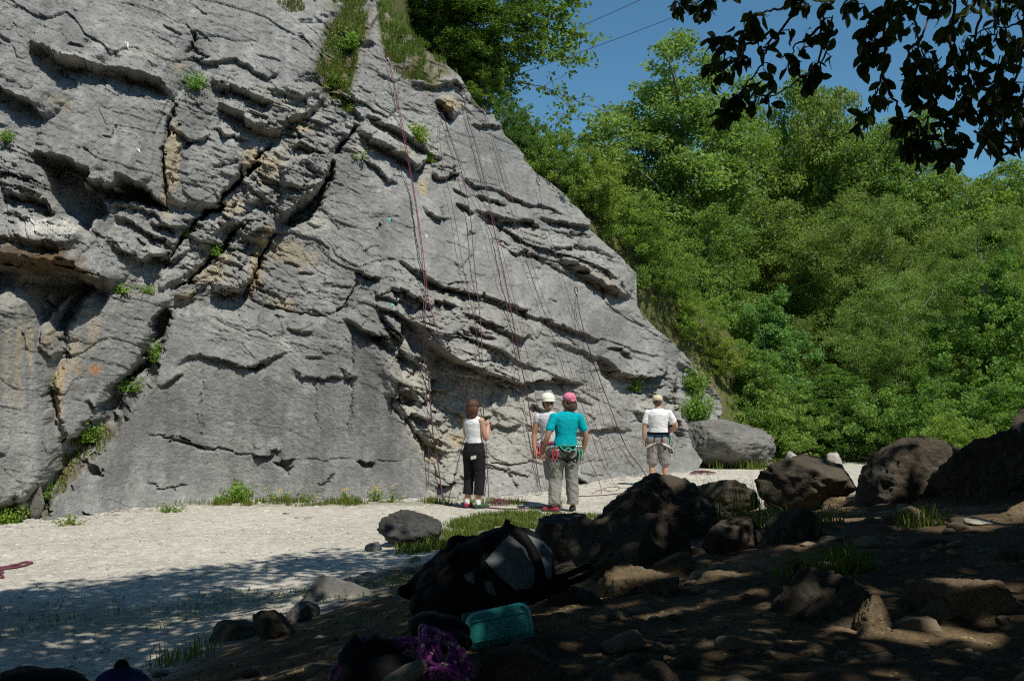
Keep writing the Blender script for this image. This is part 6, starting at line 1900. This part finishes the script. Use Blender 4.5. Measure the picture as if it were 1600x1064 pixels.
rope('dark red rope from the anchor under the top notch', [(724,154),(732,190),(745,235),(757,285),(768,340),(778,385),(790,440),(801,500),(812,560),(824,620),(834,690),(840,740)], .010, m_rope, .07, [G(846,770)])
rope('second strand beside the dark red rope', [(725,154),(735,192),(748,238),(760,290),(772,345),(784,390),(798,445),(812,505),(826,565),(838,625),(846,690),(850,735)], 0.0049, m_rope_d, .07, [G(856,768)])
rope('paired rope from the rightmost high anchor, left strand', [(757,180),(766,212),(780,260),(792,305),(806,355),(822,405),(840,460),(858,510),(876,565),(888,610),(900,655),(912,700)], 0.0056, m_rope, .07, [G(940,770), G(900,776)])
rope('paired rope from the rightmost high anchor, right strand', [(760,180),(770,214),(786,262),(800,310),(814,358),(830,408),(848,462),(868,512),(886,560),(902,610),(920,665),(936,712),(952,742)], 0.0049, m_rope_d, .07, [G(966,762), G(1010,764)])
rope('faint rope from the anchor by the shaded patch', [(842,290),(848,325),(858,365),(872,410),(886,455),(900,500),(914,545),(926,590),(938,640),(952,690),(968,722)], 0.0049, m_rope_d, .06)
rope('rope over the smooth slab reaching the ground left of the man in white', [(901,462),(908,500),(922,550),(940,600),(955,640),(966,670),(982,705),(1000,728)], .0095, m_rope_d, .06, [G(1012,748)])
rope('thin rope over the smooth slab left strand', [(900,462),(898,500),(906,550),(916,600),(926,645),(938,690),(950,728)], 0.0049, m_rope_d, .06)
# ropes lying on the ground
def ground_rope(label, pts, r, mat, group='ropes lying on the ground', wob=.03, seed=0):
    rg = np.random.default_rng(seed)
    P_ = np.array(smooth_path([G(px, py, r) for px, py in pts], 10))
    k = len(P_); w_ = fbm2(np.arange(k) / 9., np.zeros(k) + seed, 3, seed) * wob
    P_[:, 0] += w_; P_[:, 1] += w_ * 1.4; P_[:, 2] = gz(P_[:, 0], P_[:, 1]) + r
    base = P_[0].copy(); o = MB().tube(P_ - base, r, 6).build('rope', mat); o.location = base
    return tag(o, label, 'rope', group)
ground_rope('red rope lying along the ground from the wall to the man in turquoise', [(694,788),(720,793),(760,794),(800,796),(830,795),(862,792)], .010, m_rope_b, seed=1)
ground_rope('rope lying on the gravel right of the man in turquoise', [(898,776),(925,775),(950,774),(985,770)], .008, m_rope, seed=2)
ground_rope('curled rope end near the foot of the cliff', [(925,772),(938,766),(955,768),(968,764),(955,761),(944,764)], 0.0053, m_rope_d, seed=3)
ground_rope('loop of red rope on the gravel at the left border', [(-40,893),(0,889),(25,884),(42,880),(46,883),(30,888),(8,891),(-40,898)], .013, m_rope_b, seed=4)
ground_rope('small second rope bight at the left border under the loop', [(-30,896),(2,896),(7,900),(0,905),(-30,906)], .013, m_rope_b, seed=5)
def rope_pile(label, c, rx, ry, h, r, mat, n, seed, group=None, mat2=None, step=26):
    rg = np.random.default_rng(seed); P_ = []
    a = 0; 
    for k in range(n * step):
        a += 2 * math.pi / step * rg.uniform(.8, 1.2)
        q = k / step
        R_ = .55 + .45 * math.sin(q * 2.3 + seed) ; ox, oy = .35 * math.sin(q * 1.7 + seed), .35 * math.cos(q * 2.9)
        x = (math.cos(a) * R_ + ox) * rx * .8; y = (math.sin(a) * R_ * .9 + oy) * ry * .8
        rr_ = math.hypot(x / rx, y / ry)
        z = h * max(0.0, 1 - rr_ ** 1.6) * rg.uniform(.5, 1.0) + r + rg.uniform(0, 1) * r * 2
        P_.append((x, y, z))
    P_ = np.array(P_); K = np.ones(5) / 5
    for i in range(3): P_[:, i] = np.convolve(np.pad(P_[:, i], 2, 'edge'), K, 'valid')
    P_[:, 2] = np.maximum(P_[:, 2], r)
    o = MB().tube(np.array(smooth_path([tuple(p) for p in P_], 3)), r, 6).build('rope_pile', mat)
    o.location = c; return tag(o, label, 'rope pile', group)
c = gp(782, 789); rope_pile('coiled pile of red rope on the ground right of the woman', (c[0], c[1], c[2]), .22, .15, .11, .0065, m_rope_b, 9, 3)
c = gp(1098, 741); rope_pile('faded red rope pile on the gravel in front of the far boulder', (c[0], c[1], c[2]), .34, .25, .09, .008, m_rope, 9, 5)

# ---- chalk and paint marks / hold markers on the wall: small painted blobs
m_pt = simple_mat('paint_turquoise', (.12, .52, .45), .6, .2); m_pw = simple_mat('paint_white', (.75, .77, .72), .6, .1)
for px, py, m_, s_, lb in [(608, 344, m_pt, .055, 'turquoise painted route letter on the smooth rock left of the thick rope'), (612, 477, m_pt, .06, 'turquoise painted route mark beside the bed under the slab'), (783, 234, m_pt, .045, 'turquoise painted mark below the crest at the top right of the wall'),
      (832, 340, m_pt, .04, 'turquoise painted mark on the upper right beds'), (918, 381, m_pt, .04, 'turquoise painted mark near the right rim'), (951, 514, m_pt, .04, 'turquoise painted mark above the lower right overhang'),
      (198, 71, m_pw, .07, 'white painted route mark on the upper left slab'), (216, 236, m_pw, .05, 'white painted route mark above the left cavity'), (666, 370, m_pw, .05, 'white mark right of the thick rope'), (905, 586, m_pt, .04, 'turquoise painted mark above the man in turquoise')]:
    h, n_ = hit(px, py)
    if h is None: continue
    n_ = -n_ if n_.dot(CAM - h) < 0 else n_
    q = n_.to_track_quat('Z', 'Y').to_matrix().to_4x4()
    bm = bmesh.new(); rg = np.random.default_rng(int(px))
    stroke = smooth_path([(-.3, .9, 0), (-.5, .2, 0), (0, -.3, 0), (.5, .1, 0), (.2, .7, 0), (.1, -.2, 0), (.2, -1, 0)], 4)
    mb = MB().tube(np.array(stroke) * s_, s_ * .16, 5)
    o = mb.build('paint_mark', m_); o.matrix_world = Matrix.Translation(h + n_ * .012) @ q @ Matrix.Diagonal((1, 1, .2, 1))
    tag(o, lb, 'paint mark', 'painted marks on the wall')

# ---- overhead wires
m_wire = simple_mat('wire', (.05, .05, .055), .6)
for lb, p0, p1, Y0, Y1 in [('upper overhead wire crossing the sky', (700, 122), (1180, -88), 60, 52), ('lower overhead wire crossing the sky', (560, 196), (1240, -48), 60, 52)]:
    A_, B_ = at(*p0, Y0), at(*p1, Y1)
    t = np.linspace(0, 1, 40)[:, None]; P_ = A_ + (B_ - A_) * t; P_[:, 2] -= (4 * .35 * t * (1 - t))[:, 0]
    o = MB().tube(P_ - A_, .016, 5).build('overhead_wire', m_wire); o.location = A_; tag(o, lb, 'wire', 'overhead wires')

# ================================================================== gear in the foreground
m_pack = cloth('pack_black', (.012, .012, .014), .8, .3, 30, .5); m_pgrey = cloth('pack_grey', (.17, .19, .205), .8, .15, 20, .5)
m_strap = cloth('pack_strap', (.009, .009, .010), .6, .2)
root = empty('backpack', tuple(at(775, 965, 4.35))); tag(root, 'large black and grey hiking backpack lying on the stones', 'backpack')
O_ = np.array(root.location)
A3 = lambda px, py, Y: tuple(at(px, py, Y) - O_)
s1 = 1 / FPX * 4.3
b = Blob()
b.limb([A3(688, 926, 4.28), A3(735, 900, 4.3), A3(790, 872, 4.36), A3(830, 865, 4.42)], [38 * s1, 48 * s1, 50 * s1, 36 * s1], 20)
b.limb([A3(700, 935, 4.2), A3(780, 915, 4.25), A3(835, 900, 4.35)], [38 * s1, 46 * s1, 34 * s1], 20)
b.limb([A3(650, 918, 4.32), A3(700, 880, 4.38), A3(745, 858, 4.42)], [14 * s1, 22 * s1, 22 * s1], 16)   # lid
b.limb([A3(712, 850, 4.4), A3(760, 846, 4.42), A3(795, 832, 4.42)], [12 * s1, 12 * s1, 12 * s1])
b.limb([A3(660, 945, 4.2), A3(700, 958, 4.2), A3(760, 950, 4.2)], [20 * s1, 20 * s1, 22 * s1])
b.limb([A3(838, 918, 4.3), A3(880, 912, 4.3)], [20 * s1, 10 * s1])
pack = b.solid('pack_body', m_pack, root, .009, 4, .010, (12, 12, 12), 5)
pk = np.empty(len(pack.data.vertices) * 3, np.float32); pack.data.vertices.foreach_get('co', pk); pk = pk.reshape(-1, 3) + O_
PBVH = BVHTree.FromPolygons(pk.tolist(), [list(p.vertices) for p in pack.data.polygons])
def panel(name, poly, mat, parent, off=.008, bulge=.012, bvh=PBVH, org=O_):
    a = np.array(poly, float); x0, y0 = a.min(0); x1, y1 = a.max(0); N_ = 90
    gx, gy = np.meshgrid(np.linspace(x0, x1, N_), np.linspace(y0, y1, N_)); X_, Y_ = gx.copy(), gy.copy()
    d, s, t = poly_sd(gx, gy, poly, True); ins = inside(gx, gy, poly)
    V = np.zeros((N_, N_, 3)); ok = np.zeros((N_, N_), bool)
    for i in range(N_):
        for j in range(N_):
            h, n_ = hit(gx[i, j], gy[i, j], bvh)
            if h is not None: V[i, j] = list(h + (CAM - h).normalized() * (off + bulge * min(1, d[i, j] / 12))); ok[i, j] = True
    F = []
    for i in range(N_ - 1):
        for j in range(N_ - 1):
            c4 = [(i, j), (i + 1, j), (i + 1, j + 1), (i, j + 1)]
            if all(ok[q] for q in c4) and sum(ins[q] for q in c4) >= 2: F.append([q[0] * N_ + q[1] for q in c4])
    o = new_mesh(name, V.reshape(-1, 3) - org, F, mat, parent)
    bm = bmesh.new(); bm.from_mesh(o.data); bmesh.ops.delete(bm, geom=[v for v in bm.verts if not v.link_faces], context='VERTS'); bm.to_mesh(o.data); bm.free()
    m = o.modifiers.new('t', 'SOLIDIFY'); m.thickness = .006; m.offset = -1 if True else 1
    return o
panel('side_panel', [(755,880),(785,845),(796,836),(820,855),(834,885),(838,905),(830,918),(805,922),(785,905)], m_pgrey, root)
panel('side_panel', [(800,832),(826,836),(850,846),(862,860),(862,905),(846,900),(838,872),(826,852)], m_pgrey, root)
panel('side_panel', [(724,897),(740,892),(742,912),(730,906)], m_pgrey, root, bulge=.004)
panel('side_panel', [(752,905),(768,908),(776,930),(762,926)], m_pgrey, root, bulge=.004)
def strap(name, pts, w, mat=m_strap, parent=root, off=.02, bvh=PBVH, org=O_):
    sp_ = smooth_path([(a[0], a[1], 0) for a in pts], 5); P_ = []
    for px, py, _ in sp_:
        h, n_ = hit(px, py, bvh)
        if h is None: h = Vector(at(px, py, P_[-1][1] if P_ else 4.3))
        P_.append(np.array(h + (CAM - h).normalized() * off))
    P_ = np.array(P_); P_[1:-1] = (P_[:-2] + P_[1:-1] + P_[2:]) / 3
    T = np.gradient(P_, axis=0); vw = P_ - np.array(CAM); S_ = np.cross(T, vw); S_ /= np.linalg.norm(S_, axis=1)[:, None]
    a_, c_ = P_ + S_ * w / 2, P_ - S_ * w / 2; bk = vw / np.linalg.norm(vw, axis=1)[:, None] * .007
    V = np.stack([a_, c_, c_ + bk, a_ + bk], 1).reshape(-1, 3) - org; n = len(P_); F = []
    for i in range(n - 1):
        for k in range(4): F.append([i * 4 + k, i * 4 + (k + 1) % 4, (i + 1) * 4 + (k + 1) % 4, (i + 1) * 4 + k])
    F += [[0, 1, 2, 3], [(n - 1) * 4 + k for k in (3, 2, 1, 0)]]
    return MB().add(V, F).build(name, mat, parent)
strap('shoulder_strap', [(792,826),(815,840),(832,866),(842,895),(836,918)], .05)
strap('compression_strap', [(752,842),(754,870),(752,905),(748,930)], .022)
strap('compression_strap', [(755,880),(775,905),(792,926),(800,936)], .026)
strap('shoulder_strap', [(722,845),(705,880),(680,905),(650,925)], .03)
MB().tube([A3(783, 838, 4.36), A3(790, 822, 4.36), A3(794, 812, 4.36)], 5 * s1, 6).build('grab_handle', m_strap, root)
MB().tube(np.array([A3(720 + 6 * math.cos(t), 842 + 5 * math.sin(t), 4.34) for t in np.linspace(0, 6.283, 13)]), .004, 5, False).build('buckle', m_strap, root)
MB().tube([A3(708, 853, 4.36), A3(704, 842, 4.36), A3(716, 838, 4.36)], .008, 6).build('buckle', m_strap, root)
MB().tube(np.array(smooth_path([A3(848, 905, 4.3), A3(880, 900, 4.28), A3(905, 890, 4.28), A3(918, 884, 4.28), A3(924, 893, 4.28), A3(900, 906, 4.26), A3(868, 915, 4.26)], 5)), .013, 6).build('hip_belt', m_strap, root)
MB().tube(np.array(smooth_path([A3(660, 905, 4.3), A3(642, 915, 4.3), A3(626, 922, 4.28), A3(640, 930, 4.28), A3(662, 930, 4.28)], 5)), .016, 6).build('hip_belt', m_strap, root)

# teal plastic container lying on its side
m_box, nt, N, L, p = mat_new('teal_plastic')
p.inputs['Base Color'].default_value = (.045, .42, .38, 1); p.inputs['Roughness'].default_value = .38
p.inputs['Subsurface Weight'].default_value = .25; p.inputs['Subsurface Radius'].default_value = (.01, .03, .03); p.inputs['Subsurface Scale'].default_value = .3
m_boxd = simple_mat('teal_plastic_lid', (.015, .20, .18), .4, .05)
def rbox(dims, r, seg=5):
    bm = bmesh.new(); bmesh.ops.create_cube(bm, size=1)
    bmesh.ops.scale(bm, vec=dims, verts=bm.verts)
    bmesh.ops.bevel(bm, geom=bm.edges[:], offset=r, segments=seg, profile=.5, affect='EDGES')
    return bm
Yb_ = 3.95; cpos = at(780, 980, Yb_)
root = empty('food_container', tuple(cpos)); root.rotation_euler = (R(-14), R(-9), R(8)); tag(root, 'translucent teal plastic container lying in front of the backpack', 'container')
w_ = 104 / FPX * Yb_
o = bm_obj('tub', rbox((w_, .13, .140), .045, 8), m_box, root)
for v in o.data.vertices: v.co.x *= 1 - .10 * (v.co.z / .14 + .5) * 0 ; v.co.z *= 1 + .10 * v.co.x / w_
o = bm_obj('lid', rbox((w_ * 1.015, .016, .148), .0075, 3), m_boxd, root, loc=(0, .072, 0))
for k in (-1, 1): bm_obj('rib', rbox((w_ * .8, .006, .006), .002, 2), m_box, root, loc=(0, -.066, k * .035))
# stick under it
o = MB().tube([at(812, 1000, 3.8) , at(798, 1018, 3.72), at(790, 1030, 3.68)], .018, 8).build('stick', m_bark); tag(o, 'short dark stick under the teal container', 'stick')

# purple rope heap with a dark bag on it
m_pr, nt, N, L, p = mat_new('rope_purple_patterned')
tc = N.new('ShaderNodeTexCoord'); v1 = N.new('ShaderNodeTexVoronoi'); v1.inputs['Scale'].default_value = 95; L.new(tc.outputs['Object'], v1.inputs['Vector'])
sx = N.new('ShaderNodeSeparateColor'); L.new(v1.outputs['Color'], sx.inputs[0])
cr = N.new('ShaderNodeValToRGB'); cr.color_ramp.interpolation = 'CONSTANT'; e = cr.color_ramp.elements
e[0].color = (.24, .04, .27, 1); e[1].position = .46; e[1].color = (.45, .07, .33, 1)
q = e.new(.78); q.color = (.70, .50, .36, 1); q = e.new(.90); q.color = (.10, .03, .13, 1)
L.new(sx.outputs[0], cr.inputs[0]); L.new(cr.outputs[0], p.inputs['Base Color']); p.inputs['Roughness'].default_value = .8
def strands(label, items, r, name='rope_pile'):
    mb = MB(); rg = np.random.default_rng(9); org = at(items[0][0][0], items[0][0][1], 3.35)
    for pts in items:
        P_ = np.array(smooth_path([tuple(at(px + rg.normal() * 3.5, py + rg.normal() * 3.5, Y + rg.normal() * .015)) for px, py, Y in pts], 8))
        mb.tube(P_ - org, r, 8)
    o = mb.build(name, m_pr); o.location = org; return tag(o, label, 'rope pile')
it = []
for k in range(7):      # bundle folded over the top
    o_ = k * 7.0
    it.append([(655 + o_, 1090, 3.30), (652 + o_ * .95, 1040, 3.26), (655 + o_ * .8, 1005, 3.27), (662 + o_ * .62, 984 + k, 3.32), (684 + o_ * .3, 983 + k * 1.5, 3.36), (700 + o_ * .3, 1000 + k * 2, 3.33), (706 + o_ * .5, 1030, 3.28), (716 + o_ * .6, 1090, 3.24)])
for k in range(5):      # lower left bundle
    it.append([(640, 1085 - k * 5, 3.22), (660 + k * 2, 1052 - k * 4, 3.17), (690 + k * 4, 1042 + k * 3, 3.15), (720 + k * 4, 1056 + k * 3, 3.16), (735, 1085, 3.2)])
for k in range(6):      # peeping out on the left
    it.append([(512 + k * 8, 1090, 3.3), (520 + k * 8, 1050 - k * 2, 3.3), (545 + k * 8, 1022 - k * 1.5, 3.34), (580 + k * 7, 1006, 3.4), (625 + k * 6, 1010 - k * 2, 3.4), (650 + k * 4, 1000 + k * 4, 3.36)])
it.append([(700, 1000, 3.3), (716, 1012, 3.25), (728, 1034, 3.2), (736, 1050, 3.2), (728, 1064, 3.2)])
it.append([(640, 1010, 3.3), (632, 1030, 3.26), (645, 1046, 3.22), (662, 1040, 3.2), (672, 1020, 3.22)])
strands('heap of purple rope with pale flecks at the bottom border', it, .0066)
b = Blob(); org = at(585, 1040, 3.25)
for px, py, Y, r_, sc in [(560, 1030, 3.28, .055, (1, .8, .7)), (590, 1020, 3.3, .06, (1.1, .8, .8)), (600, 1060, 3.22, .07, (1, .8, .9)), (560, 1070, 3.22, .07, (1, .8, .9)), (628, 1050, 3.25, .05, (1, .8, 1)), (552, 1012, 3.3, .022, (1, 1, 1.6))]:
    b.ball(tuple(at(px, py, Y)), r_, sc)
o = b.solid('cloth_bag', m_pack, None, .008, 5, .012, (16, 16, 16), 4, tuple(org)); tag(o, 'crumpled black cloth bag lying on the purple rope', 'bag')
b = Blob(); org = at(640, 1050, 3.15)
b.limb([tuple(at(612, 1072, 3.12)), tuple(at(634, 1056, 3.14)), tuple(at(656, 1042, 3.15))], [.032, .030, .022])
o = b.solid('climbing_shoe', m_shoegr, None, .006, 3, .003, (20, 20, 20), 1, tuple(org)); tag(o, 'grey shoe lying on the purple rope at the bottom border', 'shoe')
# dark garment between rope and backpack
b = Blob(); org = at(705, 985, 3.6)
for px, py, Y, r_ in [(672, 978, 3.75, .06), (694, 978, 3.75, .06), (706, 985, 3.75, .05), (688, 1000, 3.7, .06), (712, 1004, 3.65, .05)]: b.ball(tuple(at(px, py, Y)), r_, (1.2, .9, .7))
o = b.solid('jacket', m_strap, None, .009, 5, .012, (14, 14, 14), 6, tuple(org)); tag(o, 'crumpled dark jacket between the backpack and the teal container', 'jacket')
# bags cut by the bottom border on the left
b = Blob(); org = at(65, 1075, 3.4)
for px, py, Y, r_, sc in [(45, 1085, 3.4, .10, (1.2, .9, .8)), (85, 1080, 3.4, .09, (1.2, .9, .8)), (62, 1062, 3.42, .05, (1.4, .9, .7)), (20, 1100, 3.35, .10, (1, 1, 1)), (108, 1100, 3.4, .09, (1, .9, .9))]: b.ball(tuple(at(px, py, Y)), r_, sc)
o = b.solid('dark_bag', m_pack, None, .009, 5, .010, (14, 14, 14), 7, tuple(org)); tag(o, 'black bag cut by the bottom left border', 'bag')
m_blue = cloth('blue_cloth', (.02, .03, .13), .8)
b = Blob(); org = at(190, 1070, 3.4)
for px, py, Y, r_, sc in [(190, 1082, 3.4, .085, (1.1, .9, .9)), (215, 1095, 3.38, .07, (1.2, .9, .9)), (165, 1095, 3.4, .06, (1.1, .9, .9))]: b.ball(tuple(at(px, py, Y)), r_, sc)
o = b.solid('blue_bag', m_blue, None, .009, 5, .008, (14, 14, 14), 8, tuple(org)); tag(o, 'dark blue stuff sack right of the black bag at the bottom left border', 'bag')
k_ = MB().tube(np.array(smooth_path([tuple(at(183, 1046, 3.4) - org), tuple(at(186, 1036, 3.4) - org), tuple(at(194, 1036, 3.4) - org), tuple(at(197, 1046, 3.4) - org)], 4)), .012, 6).build('drawcord', m_strap, o)
